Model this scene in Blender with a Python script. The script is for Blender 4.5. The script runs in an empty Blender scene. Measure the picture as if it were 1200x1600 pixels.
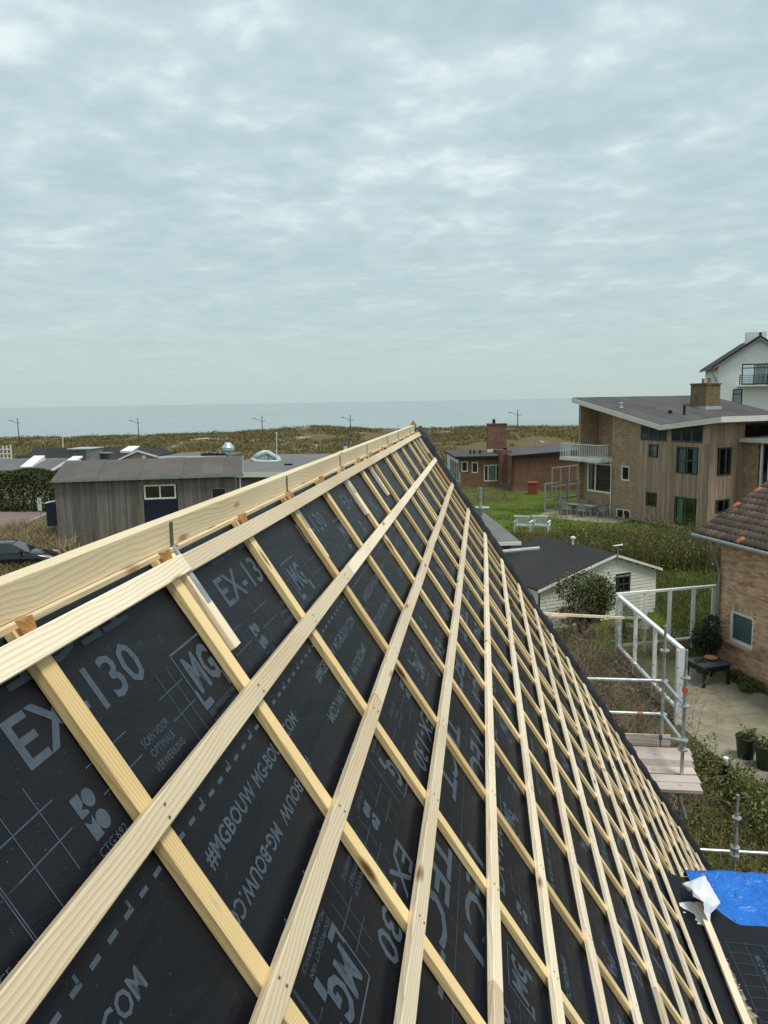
import bpy, math, random
import numpy as np
from mathutils import Vector, Matrix, noise as mnoise

random.seed(7)
RNG = np.random.default_rng(11)
SC = bpy.context.scene
COL = SC.collection

# ------------------------------------------------------------------ camera
CAM = Vector((0.0, 0.0, 8.5))
RIGHT = Vector((0.9919679, 0.12534416, -0.01698609))
UP = Vector((-0.00124994, 0.14399521, 0.9895776))
FWD = Vector((-0.12648369, 0.98160798, -0.1429953))
cam = bpy.data.cameras.new('camera')
cam.sensor_fit = 'VERTICAL'
cam.sensor_height = 24.0
cam.sensor_width = 18.0
cam.lens = 18.0
cam.clip_start = 0.05
cam.clip_end = 60000
camo = bpy.data.objects.new('camera', cam)
COL.objects.link(camo)
mw = Matrix((RIGHT, UP, -FWD)).transposed().to_4x4()
mw.translation = CAM
camo.matrix_world = mw
SC.camera = camo

# ------------------------------------------------------------------ sky, sun, exposure
SUN_DIR = Vector((0.32, -0.20, 0.926)).normalized()
SUN_EL = math.asin(SUN_DIR.z)
SUN_AZ = math.atan2(SUN_DIR.x, SUN_DIR.y)
world = bpy.data.worlds.new('World')
SC.world = world
world.use_nodes = True


def build_world():
    nt = world.node_tree
    N, L = nt.nodes, nt.links
    N.clear()

    def nd(t, **k):
        n = N.new(t)
        for a, b in k.items():
            setattr(n, a, b)
        return n

    def mth(op, a, b=None, c=None):
        n = nd('ShaderNodeMath', operation=op)
        for i, v in enumerate((a, b, c)):
            if v is None:
                continue
            if isinstance(v, (int, float)):
                n.inputs[i].default_value = v
            else:
                L.new(v, n.inputs[i])
        return n.outputs[0]
    sky = nd('ShaderNodeTexSky')
    sky.sky_type = 'NISHITA'
    sky.sun_disc = False
    sky.sun_elevation = SUN_EL
    sky.sun_rotation = SUN_AZ
    tc = nd('ShaderNodeTexCoord')
    sep = nd('ShaderNodeSeparateXYZ')
    L.new(tc.outputs['Generated'], sep.inputs[0])
    z = mth('MAXIMUM', sep.outputs[2], 0.0)
    zz = mth('ADD', z, 0.095)
    cx = mth('DIVIDE', sep.outputs[0], zz)
    cy = mth('DIVIDE', sep.outputs[1], zz)
    comb = nd('ShaderNodeCombineXYZ')
    L.new(cx, comb.inputs[0])
    L.new(cy, comb.inputs[1])

    def nz(scale, detail, rough, off, dist=0.0, sx=1.0, sy=1.0):
        mp = nd('ShaderNodeMapping')
        mp.inputs['Location'].default_value = off
        mp.inputs['Scale'].default_value = (sx, sy, 1)
        mp.inputs['Rotation'].default_value = (0, 0, 0.35)
        L.new(comb.outputs[0], mp.inputs[0])
        t = nd('ShaderNodeTexNoise')
        t.inputs['Scale'].default_value = scale
        t.inputs['Detail'].default_value = detail
        t.inputs['Roughness'].default_value = rough
        t.inputs['Distortion'].default_value = dist
        L.new(mp.outputs[0], t.inputs['Vector'])
        return t.outputs[0]
    big = nz(0.75, 4, 0.5, (3.1, 1.7, 0), 0.2)
    mid = nz(2.6, 4, 0.5, (0.4, 5.2, 0), 0.35)
    fine = nz(8.0, 4, 0.5, (7.3, 2.2, 0), 0.25)
    m = mth('ADD', mth('MULTIPLY', big, 0.30), mth('ADD', mth('MULTIPLY', mid, 0.43), mth('MULTIPLY', fine, 0.27)))
    ramp = nd('ShaderNodeValToRGB')
    e = ramp.color_ramp.elements
    e[0].position = 0.36
    e[0].color = (0.189, 0.239, 0.267, 1)
    e[1].position = 0.68
    e[1].color = (0.395, 0.429, 0.431, 1)
    a = e.new(0.46)
    a.color = (0.214, 0.265, 0.288, 1)
    a = e.new(0.535)
    a.color = (0.246, 0.297, 0.314, 1)
    a = e.new(0.59)
    a.color = (0.296, 0.345, 0.353, 1)
    L.new(m, ramp.inputs[0])
    # far clouds melt into a grey-green band of air low over the sea
    hz = mth('SUBTRACT', 1.0, mth('MINIMUM', mth('DIVIDE', z, 0.34), 1.0))
    hz = mth('POWER', hz, 1.25)
    hmix = nd('ShaderNodeMixRGB')
    L.new(hz, hmix.inputs[0])
    L.new(ramp.outputs[0], hmix.inputs[1])
    hmix.inputs[2].default_value = (0.200, 0.250, 0.246, 1)
    # clouds are given in finished radiance; the background strength is 0.1
    up = nd('ShaderNodeMixRGB', blend_type='MULTIPLY')
    up.inputs[0].default_value = 1.0
    L.new(hmix.outputs[0], up.inputs[1])
    up.inputs[2].default_value = (10.6, 10.6, 10.5, 1)
    mix = nd('ShaderNodeMixRGB')
    mix.inputs[0].default_value = 0.95
    L.new(sky.outputs[0], mix.inputs[1])
    L.new(up.outputs[0], mix.inputs[2])
    bg = nd('ShaderNodeBackground')
    bg.inputs['Strength'].default_value = 0.1
    L.new(mix.outputs[0], bg.inputs[0])
    out = nd('ShaderNodeOutputWorld')
    L.new(bg.outputs[0], out.inputs[0])


build_world()
sl = bpy.data.lights.new('sun', 'SUN')
sl.energy = 1.15
sl.angle = math.radians(18)
sl.color = (1.0, 0.95, 0.87)
so = bpy.data.objects.new('sun', sl)
COL.objects.link(so)
so.rotation_euler = (-SUN_DIR).to_track_quat('-Z', 'Y').to_euler()
SC.view_settings.view_transform = 'Standard'
SC.view_settings.look = 'None'
SC.view_settings.gamma = 1.0
SC.view_settings.use_curve_mapping = False
SC.view_settings.exposure = 1.2

# ------------------------------------------------------------------ helpers


def ray(px, py):
    return RIGHT * ((px - 600) / 1200.0) + UP * ((800 - py) / 1200.0) + FWD


def on_z(px, py, z):
    d = ray(px, py)
    return CAM + d * ((z - CAM.z) / d.z)


def on_y(px, py, y):
    d = ray(px, py)
    return CAM + d * (y / d.y)


def on_wall(px, py, p0, f):
    """the point of the vertical plane through p0 along f, as (distance along f, height)"""
    d = ray(px, py)
    n = Vector((-f.y, f.x, 0))
    t = (Vector((p0.x, p0.y, 0)) - Vector((CAM.x, CAM.y, 0))).dot(n) / d.dot(n)
    p = CAM + d * t
    return (Vector((p.x - p0.x, p.y - p0.y, 0)).dot(f), p.z)


class MB:
    """collects faces; build() links them as one mesh object"""

    def __init__(self):
        self.v = []
        self.f = []

    def add(self, vs, fs):
        o = len(self.v)
        self.v += [tuple(p) for p in vs]
        self.f += [tuple(i + o for i in q) for q in fs]
        return self

    def box(self, x0, x1, y0, y1, z0, z1):
        if x1 < x0: x0, x1 = x1, x0
        if y1 < y0: y0, y1 = y1, y0
        if z1 < z0: z0, z1 = z1, z0
        return self.add([(x0, y0, z0), (x1, y0, z0), (x1, y1, z0), (x0, y1, z0), (x0, y0, z1), (x1, y0, z1), (x1, y1, z1), (x0, y1, z1)],
                        [(0, 3, 2, 1), (4, 5, 6, 7), (0, 1, 5, 4), (1, 2, 6, 5), (2, 3, 7, 6), (3, 0, 4, 7)])

    def obox(self, c, ax, ay, az):
        c, ax, ay, az = Vector(c), Vector(ax), Vector(ay), Vector(az)
        vs = [c + ax * i + ay * j + az * k for k in (-1, 1) for j in (-1, 1) for i in (-1, 1)]
        return self.add(vs, [(0, 2, 3, 1), (4, 5, 7, 6), (0, 1, 5, 4), (1, 3, 7, 5), (3, 2, 6, 7), (2, 0, 4, 6)])

    def quad(self, *p):
        return self.add(p, [tuple(range(len(p)))])

    def prism(self, poly, vec):
        n = len(poly)
        vec = Vector(vec)
        a = [Vector(p) for p in poly]
        b = [p + vec for p in a]
        fs = [tuple(range(n))[::-1], tuple(range(n, 2 * n))]
        fs += [(i, (i + 1) % n, n + (i + 1) % n, n + i) for i in range(n)]
        return self.add(a + b, fs)

    def tube(self, pts, r, n=8, caps=True):
        pts = [Vector(p) for p in pts]
        rs = r if isinstance(r, (list, tuple)) else [r] * len(pts)
        vs, fs = [], []
        for i, p in enumerate(pts):
            d = (pts[min(i + 1, len(pts) - 1)] - pts[max(i - 1, 0)]).normalized()
            u = d.orthogonal().normalized() if abs(d.z) < 0.95 else d.cross(Vector((0, 1, 0))).normalized()
            if abs(d.z) < 0.95:
                u = d.cross(Vector((0, 0, 1))).normalized()
            w = d.cross(u)
            for k in range(n):
                a = 2 * math.pi * k / n
                vs.append(p + (u * math.cos(a) + w * math.sin(a)) * rs[i])
        for i in range(len(pts) - 1):
            for k in range(n):
                k2 = (k + 1) % n
                fs.append((i * n + k, i * n + k2, (i + 1) * n + k2, (i + 1) * n + k))
        if caps:
            fs.append(tuple(range(n))[::-1])
            fs.append(tuple(range((len(pts) - 1) * n, len(pts) * n)))
        return self.add(vs, fs)

    def lathe(self, prof, c=(0, 0, 0), n=16):
        c = Vector(c)
        vs, fs = [], []
        for r, z in prof:
            for k in range(n):
                a = 2 * math.pi * k / n
                vs.append(c + Vector((r * math.cos(a), r * math.sin(a), z)))
        for i in range(len(prof) - 1):
            for k in range(n):
                k2 = (k + 1) % n
                fs.append((i * n + k, i * n + k2, (i + 1) * n + k2, (i + 1) * n + k))
        fs.append(tuple(range(n))[::-1])
        fs.append(tuple(range((len(prof) - 1) * n, len(prof) * n)))
        return self.add(vs, fs)

    def mesh(self, name, m=None, smooth=False):
        me = bpy.data.meshes.new(name)
        me.from_pydata(self.v, [], self.f)
        if m:
            me.materials.append(m)
        if smooth:
            me.polygons.foreach_set('use_smooth', [True] * len(me.polygons))
        me.update()
        return me

    def build(self, name, m, parent=None, smooth=False, mat_world=None):
        return link(name, self.mesh(name, m, smooth), parent, mat_world)


def link(name, me, parent=None, mx=None):
    o = bpy.data.objects.new(name, me)
    COL.objects.link(o)
    if parent is not None:
        o.parent = parent
    if mx is not None:
        o.matrix_local = mx
    return o


def tag(o, label=None, cat=None, group=None, kind=None):
    if label: o['label'] = label
    if cat: o['category'] = cat
    if group: o['group'] = group
    if kind: o['kind'] = kind
    return o


def thing(name, label, cat, loc=(0, 0, 0), rz=0.0, group=None):
    o = bpy.data.objects.new(name, None)
    o.empty_display_size = 0.2
    COL.objects.link(o)
    o.location = loc
    o.rotation_euler = (0, 0, rz)
    return tag(o, label, cat, group)


def copy_tree(o, parent=None):
    c = o.copy()
    COL.objects.link(c)
    if parent is not None:
        c.parent = parent
    for ch in o.children:
        copy_tree(ch, c)
    return c


def np_mesh(name, verts, faces, m, smooth=False):
    """verts (n,3), faces (k,3) or (k,4) arrays"""
    verts = np.asarray(verts, dtype=np.float32)
    faces = np.asarray(faces, dtype=np.int32)
    me = bpy.data.meshes.new(name)
    k, w = faces.shape
    me.vertices.add(len(verts))
    me.vertices.foreach_set('co', verts.ravel())
    me.loops.add(k * w)
    me.loops.foreach_set('vertex_index', faces.ravel())
    me.polygons.add(k)
    me.polygons.foreach_set('loop_start', np.arange(0, k * w, w, dtype=np.int32))
    if smooth:
        me.polygons.foreach_set('use_smooth', np.ones(k, dtype=bool))
    me.materials.append(m)
    me.update(calc_edges=True)
    return me


# ------------------------------------------------------------------ materials
class NT:
    def __init__(self, name):
        self.m = bpy.data.materials.new(name)
        self.m.use_nodes = True
        self.t = self.m.node_tree
        self.N, self.L = self.t.nodes, self.t.links
        self.b = self.N['Principled BSDF']

    def nd(self, t, **k):
        n = self.N.new(t)
        for a, b in k.items():
            setattr(n, a, b)
        return n

    def put(self, v, s):
        if v is None:
            return
        if hasattr(v, 'is_linked') or isinstance(v, bpy.types.NodeSocket):
            self.L.new(v, s)
        else:
            if isinstance(v, (tuple, list)) and len(v) == 3 and s.type == 'RGBA':
                v = (*v, 1)
            s.default_value = v

    def math(self, op, a, b=None, c=None, clamp=False):
        n = self.nd('ShaderNodeMath', operation=op)
        n.use_clamp = clamp
        for i, v in enumerate((a, b, c)):
            self.put(v, n.inputs[i])
        return n.outputs[0]

    def mix(self, f, a, b, blend='MIX'):
        n = self.nd('ShaderNodeMixRGB', blend_type=blend)
        self.put(f, n.inputs[0])
        self.put(a, n.inputs[1])
        self.put(b, n.inputs[2])
        return n.outputs[0]

    def coord(self, scale=(1, 1, 1), loc=(0, 0, 0), rot=(0, 0, 0), kind='Object', rnd=0.0):
        tc = self.nd('ShaderNodeTexCoord')
        v = tc.outputs[kind]
        if rnd:
            oi = self.nd('ShaderNodeObjectInfo')
            s = self.nd('ShaderNodeVectorMath', operation='SCALE')
            s.inputs[0].default_value = (rnd, rnd * 0.73, rnd * 1.31)
            self.L.new(oi.outputs['Random'], s.inputs['Scale'])
            a = self.nd('ShaderNodeVectorMath', operation='ADD')
            self.L.new(v, a.inputs[0])
            self.L.new(s.outputs[0], a.inputs[1])
            v = a.outputs[0]
        mp = self.nd('ShaderNodeMapping')
        mp.inputs['Location'].default_value = loc
        mp.inputs['Rotation'].default_value = rot
        mp.inputs['Scale'].default_value = scale
        self.L.new(v, mp.inputs[0])
        return mp.outputs[0]

    def noise(self, vec, scale, detail=4, rough=0.55, dist=0.0, out=0):
        t = self.nd('ShaderNodeTexNoise')
        t.inputs['Scale'].default_value = scale
        t.inputs['Detail'].default_value = detail
        t.inputs['Roughness'].default_value = rough
        t.inputs['Distortion'].default_value = dist
        self.put(vec, t.inputs['Vector'])
        return t.outputs[out]

    def ramp(self, f, stops, interp='LINEAR'):
        r = self.nd('ShaderNodeValToRGB')
        r.color_ramp.interpolation = interp
        e = r.color_ramp.elements
        while len(e) < len(stops):
            e.new(0.5)
        for x, (p, c) in zip(e, stops):
            x.position = p
            x.color = (*c, 1) if len(c) == 3 else c
        self.put(f, r.inputs[0])
        return r.outputs[0]

    def rand(self):
        return self.nd('ShaderNodeObjectInfo').outputs['Random']

    def island(self):
        return self.nd('ShaderNodeNewGeometry').outputs['Random Per Island']

    def bump(self, h, strength=0.3, dist=0.01):
        b = self.nd('ShaderNodeBump')
        b.inputs['Strength'].default_value = strength
        b.inputs['Distance'].default_value = dist
        self.put(h, b.inputs['Height'])
        self.L.new(b.outputs[0], self.b.inputs['Normal'])

    def set(self, col=None, rough=None, spec=None, metal=None):
        self.put(col, self.b.inputs['Base Color'])
        self.put(rough, self.b.inputs['Roughness'])
        self.put(spec, self.b.inputs['Specular IOR Level'])
        self.put(metal, self.b.inputs['Metallic'])
        return self.m


def sc3(c, k):
    return tuple(min(1.0, x * k) for x in c)


def plain(name, col, rough=0.6, spec=0.4, metal=0.0, scale=6.0, amt=0.25, bump=0.0, rnd=0.0, isl=0.0, bscale=None, stretch=(1, 1, 1)):
    t = NT(name)
    v = t.coord(scale=stretch)
    n = t.noise(v, scale, 5, 0.6)
    c = t.ramp(n, [(0.3, sc3(col, 1 - amt)), (0.7, sc3(col, 1 + amt))])
    if rnd:
        k = t.ramp(t.rand(), [(0, (1 - rnd,) * 3), (1, (1 + 0.0,) * 3)])
        c = t.mix(1.0, c, k, 'MULTIPLY')
    if isl:
        k = t.ramp(t.island(), [(0, (1 - isl,) * 3), (1, (1.0,) * 3)])
        c = t.mix(1.0, c, k, 'MULTIPLY')
    if bump:
        t.bump(t.noise(v, bscale or scale * 6, 4, 0.6), bump, 0.01)
    return t.set(c, rough, spec, metal)


def wood(name, light, dark, knot, rings=105.0, bump=0.15, rnd=0.27, rough=0.62):
    """sawn softwood: grain along local x, each piece with its own cut"""
    t = NT(name)
    v = t.coord(scale=(0.38, 1, 1), rnd=37.0)
    warp = t.noise(v, 3.2, 3, 0.5)
    sep = t.nd('ShaderNodeSeparateXYZ')
    t.L.new(v, sep.inputs[0])
    # distance from a pith far outside the piece, bent by the warp
    cy = t.math('ADD', t.math('MULTIPLY', sep.outputs[1], 1.0), t.math('MULTIPLY', warp, 0.085))
    rad = t.math('ADD', cy, t.math('MULTIPLY', sep.outputs[2], 0.55))
    s = t.math('FRACT', t.math('MULTIPLY', rad, rings))
    late = t.math('POWER', s, 2.2)
    fib = t.noise(t.coord(scale=(3, 220, 220), rnd=11.0), 1.0, 3, 0.6)
    blot = t.noise(v, 4.0, 3, 0.5)
    g = t.math('ADD', t.math('MULTIPLY', late, 0.85), t.math('MULTIPLY', t.math('SUBTRACT', fib, 0.5), 0.55))
    g = t.math('ADD', g, t.math('MULTIPLY', t.math('SUBTRACT', blot, 0.5), 1.3), clamp=True)
    c = t.mix(g, light, dark)
    kv = t.nd('ShaderNodeTexVoronoi', feature='F1')
    kv.inputs['Scale'].default_value = 1.0
    t.put(t.coord(scale=(3.0, 11, 11), rnd=23.0), kv.inputs['Vector'])
    kn = t.ramp(kv.outputs['Distance'], [(0.06, (1, 1, 1)), (0.15, (0, 0, 0))])
    c = t.mix(kn, c, knot)
    k = t.ramp(t.rand(), [(0, (1 - rnd, 1 - rnd * 1.15, 1 - rnd * 1.4)), (0.6, (1, 1, 1)), (1, (1.06, 1.03, 0.98))])
    c = t.mix(1.0, c, k, 'MULTIPLY')
    t.bump(g, bump, 0.002)
    return t.set(c, rough, 0.3)


def brickmat(name, c1, c2, mortar, bw=0.22, rh=0.065, bump=0.5):
    t = NT(name)
    tc = t.nd('ShaderNodeTexCoord')
    sep = t.nd('ShaderNodeSeparateXYZ')
    t.L.new(tc.outputs['Object'], sep.inputs[0])
    comb = t.nd('ShaderNodeCombineXYZ')
    t.L.new(t.math('ADD', sep.outputs[0], sep.outputs[1]), comb.inputs[0])
    t.L.new(sep.outputs[2], comb.inputs[1])
    b = t.nd('ShaderNodeTexBrick')
    b.inputs['Scale'].default_value = 1.0
    b.inputs['Brick Width'].default_value = bw
    b.inputs['Row Height'].default_value = rh
    b.inputs['Mortar Size'].default_value = 0.006
    b.inputs['Color1'].default_value = (*c1, 1)
    b.inputs['Color2'].default_value = (*c2, 1)
    b.inputs['Mortar'].default_value = (*mortar, 1)
    b.inputs['Bias'].default_value = -0.1
    t.L.new(comb.outputs[0], b.inputs['Vector'])
    n = t.noise(t.coord(), 2.3, 6, 0.7)
    k = t.ramp(n, [(0.3, (0.66, 0.66, 0.68)), (0.7, (1.22, 1.18, 1.12))])
    n2 = t.noise(t.coord(scale=(1, 1, 3)), 9, 3, 0.6)
    k2 = t.ramp(n2, [(0.3, (0.72, 0.74, 0.76)), (0.7, (1.2, 1.18, 1.15))])
    c = t.mix(1.0, t.mix(1.0, b.outputs[0], k, 'MULTIPLY'), k2, 'MULTIPLY')
    t.bump(b.outputs['Fac'], -bump, 0.006)
    return t.set(c, 0.85, 0.2)


def leafmat(name, c1, c2, c3, rough=0.6, trans=0.0):
    t = NT(name)
    n = t.noise(t.coord(), 0.9, 3, 0.6)
    f = t.math('ADD', t.math('MULTIPLY', t.island(), 0.6), t.math('MULTIPLY', n, 0.5))
    c = t.ramp(f, [(0.22, c1), (0.55, c2), (0.9, c3)])
    return t.set(c, rough, 0.25)


def glassmat(name, tint=(0.55, 0.62, 0.63), refl=0.30):
    t = NT(name)
    tr = t.nd('ShaderNodeBsdfTransparent')
    tr.inputs[0].default_value = (*tint, 1)
    gl = t.nd('ShaderNodeBsdfGlossy')
    gl.inputs['Roughness'].default_value = 0.03
    gl.inputs['Color'].default_value = (0.9, 0.95, 1, 1)
    lw = t.nd('ShaderNodeLayerWeight')
    lw.inputs['Blend'].default_value = 0.35
    ms = t.nd('ShaderNodeMixShader')
    t.L.new(t.math('ADD', t.math('MULTIPLY', lw.outputs['Fresnel'], 0.7), refl * 0.35, clamp=True), ms.inputs[0])
    t.L.new(tr.outputs[0], ms.inputs[1])
    t.L.new(gl.outputs[0], ms.inputs[2])
    t.L.new(ms.outputs[0], t.N['Material Output'].inputs[0])
    return t.m


M = {}
M['batten'] = wood('sawn_pale_batten', (0.88, 0.79, 0.615), (0.66, 0.485, 0.31), (0.30, 0.17, 0.08))
M['counter'] = wood('sawn_orange_batten', (0.86, 0.67, 0.36), (0.64, 0.42, 0.17), (0.22, 0.11, 0.05), rings=120)
M['ridge'] = wood('sawn_ridge_board', (0.74, 0.63, 0.43), (0.55, 0.43, 0.27), (0.34, 0.22, 0.11), rings=150, rnd=0.05)
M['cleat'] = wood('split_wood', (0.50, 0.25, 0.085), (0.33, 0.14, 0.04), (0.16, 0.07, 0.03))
M['pinkwood'] = wood('pink_plank', (0.78, 0.64, 0.52), (0.60, 0.44, 0.33), (0.35, 0.2, 0.13))
M['deck'] = wood('weathered_plank', (0.56, 0.49, 0.44), (0.34, 0.28, 0.25), (0.16, 0.12, 0.1), rings=30, bump=0.3, rnd=0.25, rough=0.85)


def membrane():
    t = NT('roof_membrane')
    v = t.coord()
    n = t.noise(v, 3.0, 5, 0.6)
    c = t.ramp(n, [(0.3, (0.0042, 0.0052, 0.0078)), (0.7, (0.0078, 0.0092, 0.0130))])
    dust = t.noise(v, 14, 5, 0.75)
    dm = t.ramp(dust, [(0.62, (0, 0, 0)), (0.8, (0.35, 0.35, 0.35))])
    c = t.mix(dm, c, (0.075, 0.075, 0.078))
    sp = t.noise(v, 240, 2, 0.5)
    sm = t.ramp(sp, [(0.735, (0, 0, 0)), (0.76, (0.5, 0.5, 0.5))])
    c = t.mix(sm, c, (0.2, 0.19, 0.17))
    wr = t.noise(t.coord(scale=(1.0, 2.4, 1), rot=(0, 0, 0.5)), 5.0, 3, 0.5, 0.7)
    tex = t.noise(v, 420, 2, 0.5)
    t.bump(t.math('ADD', wr, t.math('MULTIPLY', tex, 0.03)), 0.32, 0.022)
    return t.set(c, 0.46, 0.22)


M['membrane'] = membrane()
M['print'] = plain('grey_blue_print', (0.060, 0.080, 0.105), 0.6, 0.25, scale=30, amt=0.2)
M['verge'] = plain('black_wrapped_verge', (0.013, 0.013, 0.014), 0.42, 0.45, scale=9, amt=0.3, bump=0.5, bscale=20)
M['white'] = plain('white_paint', (0.78, 0.78, 0.75), 0.5, 0.4, scale=3, amt=0.06)
M['white_wood'] = plain('white_stained_boards', (0.82, 0.81, 0.69), 0.6, 0.3, scale=2.5, amt=0.07, rnd=0.07)
M['cream'] = plain('cream_fascia', (0.70, 0.68, 0.62), 0.6, 0.3, scale=2, amt=0.1)
M['plaster'] = plain('white_plaster', (0.77, 0.77, 0.75), 0.85, 0.2, scale=1.2, amt=0.06)
M['anthracite'] = plain('anthracite_paint', (0.045, 0.06, 0.066), 0.45, 0.4, amt=0.15)
M['black'] = plain('black_paint', (0.012, 0.012, 0.013), 0.45, 0.4, amt=0.2)
M['navy'] = plain('dark_blue_panel', (0.010, 0.013, 0.030), 0.5, 0.35, amt=0.2)
M['steel'] = plain('galvanised_tube', (0.42, 0.44, 0.45), 0.42, 0.5, metal=0.55, scale=14, amt=0.3, bump=0.08)
M['zinc'] = plain('zinc_sheet', (0.46, 0.52, 0.54), 0.45, 0.5, metal=0.4, scale=4, amt=0.15)
M['grey_plastic'] = plain('grey_plastic', (0.22, 0.23, 0.23), 0.5, 0.4)
M['lamp_grey'] = plain('lamp_post_paint', (0.075, 0.085, 0.095), 0.5, 0.4)
M['brown_brick'] = brickmat('brown_brick', (0.46, 0.31, 0.19), (0.29, 0.19, 0.12), (0.38, 0.31, 0.235))
M['red_brick'] = brickmat('red_brick', (0.255, 0.125, 0.08), (0.18, 0.085, 0.056), (0.22, 0.16, 0.125))
M['chim_brick'] = brickmat('mossy_brick', (0.26, 0.185, 0.10), (0.15, 0.115, 0.06), (0.17, 0.14, 0.095))
M['mortar'] = plain('lime_mortar', (0.40, 0.31, 0.245), 0.9, 0.15, amt=0.12, scale=10)


def bricks_geo():
    t = NT('salmon_bricks')
    i = t.island()
    c = t.ramp(i, [(0.0, (0.42, 0.25, 0.165)), (0.3, (0.58, 0.365, 0.24)), (0.65, (0.66, 0.45, 0.30)), (0.9, (0.70, 0.52, 0.37)), (1.0, (0.42, 0.21, 0.12))])
    n = t.noise(t.coord(), 1.4, 4, 0.6)
    k = t.ramp(n, [(0.3, (0.78, 0.76, 0.74)), (0.7, (1.12, 1.08, 1.02))])
    c = t.mix(1.0, c, k, 'MULTIPLY')
    t.bump(t.noise(t.coord(), 60, 4, 0.7), 0.3, 0.004)
    return t.set(c, 0.88, 0.15)


M['salmon'] = bricks_geo()


def tilemat():
    t = NT('old_clay_tiles')
    c = t.ramp(t.rand(), [(0.0, (0.085, 0.066, 0.058)), (0.35, (0.115, 0.083, 0.070)), (0.62, (0.165, 0.105, 0.08)), (0.86, (0.27, 0.115, 0.07)), (0.945, (0.50, 0.17, 0.08))], 'CONSTANT')
    n = t.noise(t.coord(rnd=9), 16, 5, 0.7)
    k = t.ramp(n, [(0.3, (0.6, 0.62, 0.62)), (0.7, (1.35, 1.3, 1.2))])
    c = t.mix(1.0, c, k, 'MULTIPLY')
    return t.set(c, 0.7, 0.3)


M['tile'] = tilemat()


def cladding(name, c1, c2, c3):
    t = NT(name)
    i = t.island()
    c = t.ramp(i, [(0.0, c1), (0.5, c2), (1.0, c3)])
    n = t.noise(t.coord(scale=(7, 7, 0.35)), 2.0, 5, 0.65)
    k = t.ramp(n, [(0.3, (0.62, 0.62, 0.63)), (0.7, (1.25, 1.22, 1.18))])
    return t.set(t.mix(1.0, c, k, 'MULTIPLY'), 0.8, 0.2)


M['cedar'] = cladding('weathered_cedar', (0.31, 0.215, 0.15), (0.37, 0.265, 0.19), (0.44, 0.325, 0.24))
M['grey_clad'] = cladding('grey_weathered_boards', (0.135, 0.118, 0.105), (0.185, 0.163, 0.146), (0.235, 0.208, 0.188))


def felt(name, col, amt=0.25):
    t = NT(name)
    n = t.noise(t.coord(), 0.5, 6, 0.65)
    c = t.ramp(n, [(0.3, sc3(col, 1 - amt)), (0.7, sc3(col, 1 + amt))])
    f = t.noise(t.coord(), 60, 3, 0.7)
    k = t.ramp(f, [(0.3, (0.85,) * 3), (0.7, (1.12,) * 3)])
    c = t.mix(1.0, c, k, 'MULTIPLY')
    r = t.ramp(t.rand(), [(0, (0.88,) * 3), (1, (1.1,) * 3)])
    return t.set(t.mix(1.0, c, r, 'MULTIPLY'), 0.8, 0.25)


M['felt'] = felt('dark_roofing_felt', (0.075, 0.072, 0.07))
M['felt_dark'] = felt('black_roofing_felt', (0.032, 0.031, 0.031))
M['felt_brown'] = felt('brown_roofing_felt', (0.115, 0.10, 0.09), 0.15)
M['felt_grey'] = felt('grey_roofing_felt', (0.14, 0.14, 0.135), 0.2)
M['glass'] = glassmat('window_glass')
M['screen_glass'] = glassmat('clear_screen_glass', (0.90, 0.93, 0.92), 0.10)
M['curtain'] = plain('net_curtain', (0.72, 0.72, 0.70), 0.9, 0.1, scale=3, amt=0.1)
M['interior'] = plain('dim_interior', (0.10, 0.095, 0.09), 0.9, 0.1)
M['blind'] = plain('pale_blind', (0.55, 0.6, 0.6), 0.8, 0.2, amt=0.08)
M['car'] = plain('black_car_paint', (0.010, 0.010, 0.013), 0.12, 0.6, scale=2, amt=0.1)
M['rubber'] = plain('tyre_rubber', (0.015, 0.015, 0.015), 0.8, 0.2)
M['rim'] = plain('alloy_rim', (0.5, 0.5, 0.52), 0.3, 0.5, metal=0.8)
M['lens'] = plain('headlight_lens', (0.6, 0.63, 0.66), 0.1, 0.6)
M['car_glass'] = plain('tinted_car_glass', (0.02, 0.025, 0.028), 0.06, 0.7)
M['pot_green'] = plain('dark_green_pot', (0.012, 0.030, 0.020), 0.4, 0.45, amt=0.2)
M['terracotta'] = plain('terracotta', (0.34, 0.17, 0.09), 0.8, 0.2)
M['bin'] = plain('rust_red_bin', (0.25, 0.065, 0.03), 0.6, 0.3)
M['blue_sign'] = plain('blue_sign', (0.02, 0.09, 0.40), 0.4, 0.4, amt=0.05)
M['red_mark'] = plain('red_clip', (0.6, 0.12, 0.09), 0.5, 0.4)
M['teak'] = plain('silvered_teak', (0.30, 0.29, 0.27), 0.8, 0.2, scale=12, amt=0.2)
M['cloth'] = plain('white_paper_sheet', (0.72, 0.73, 0.78), 0.8, 0.2, scale=5, amt=0.06, bump=0.2)


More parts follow.
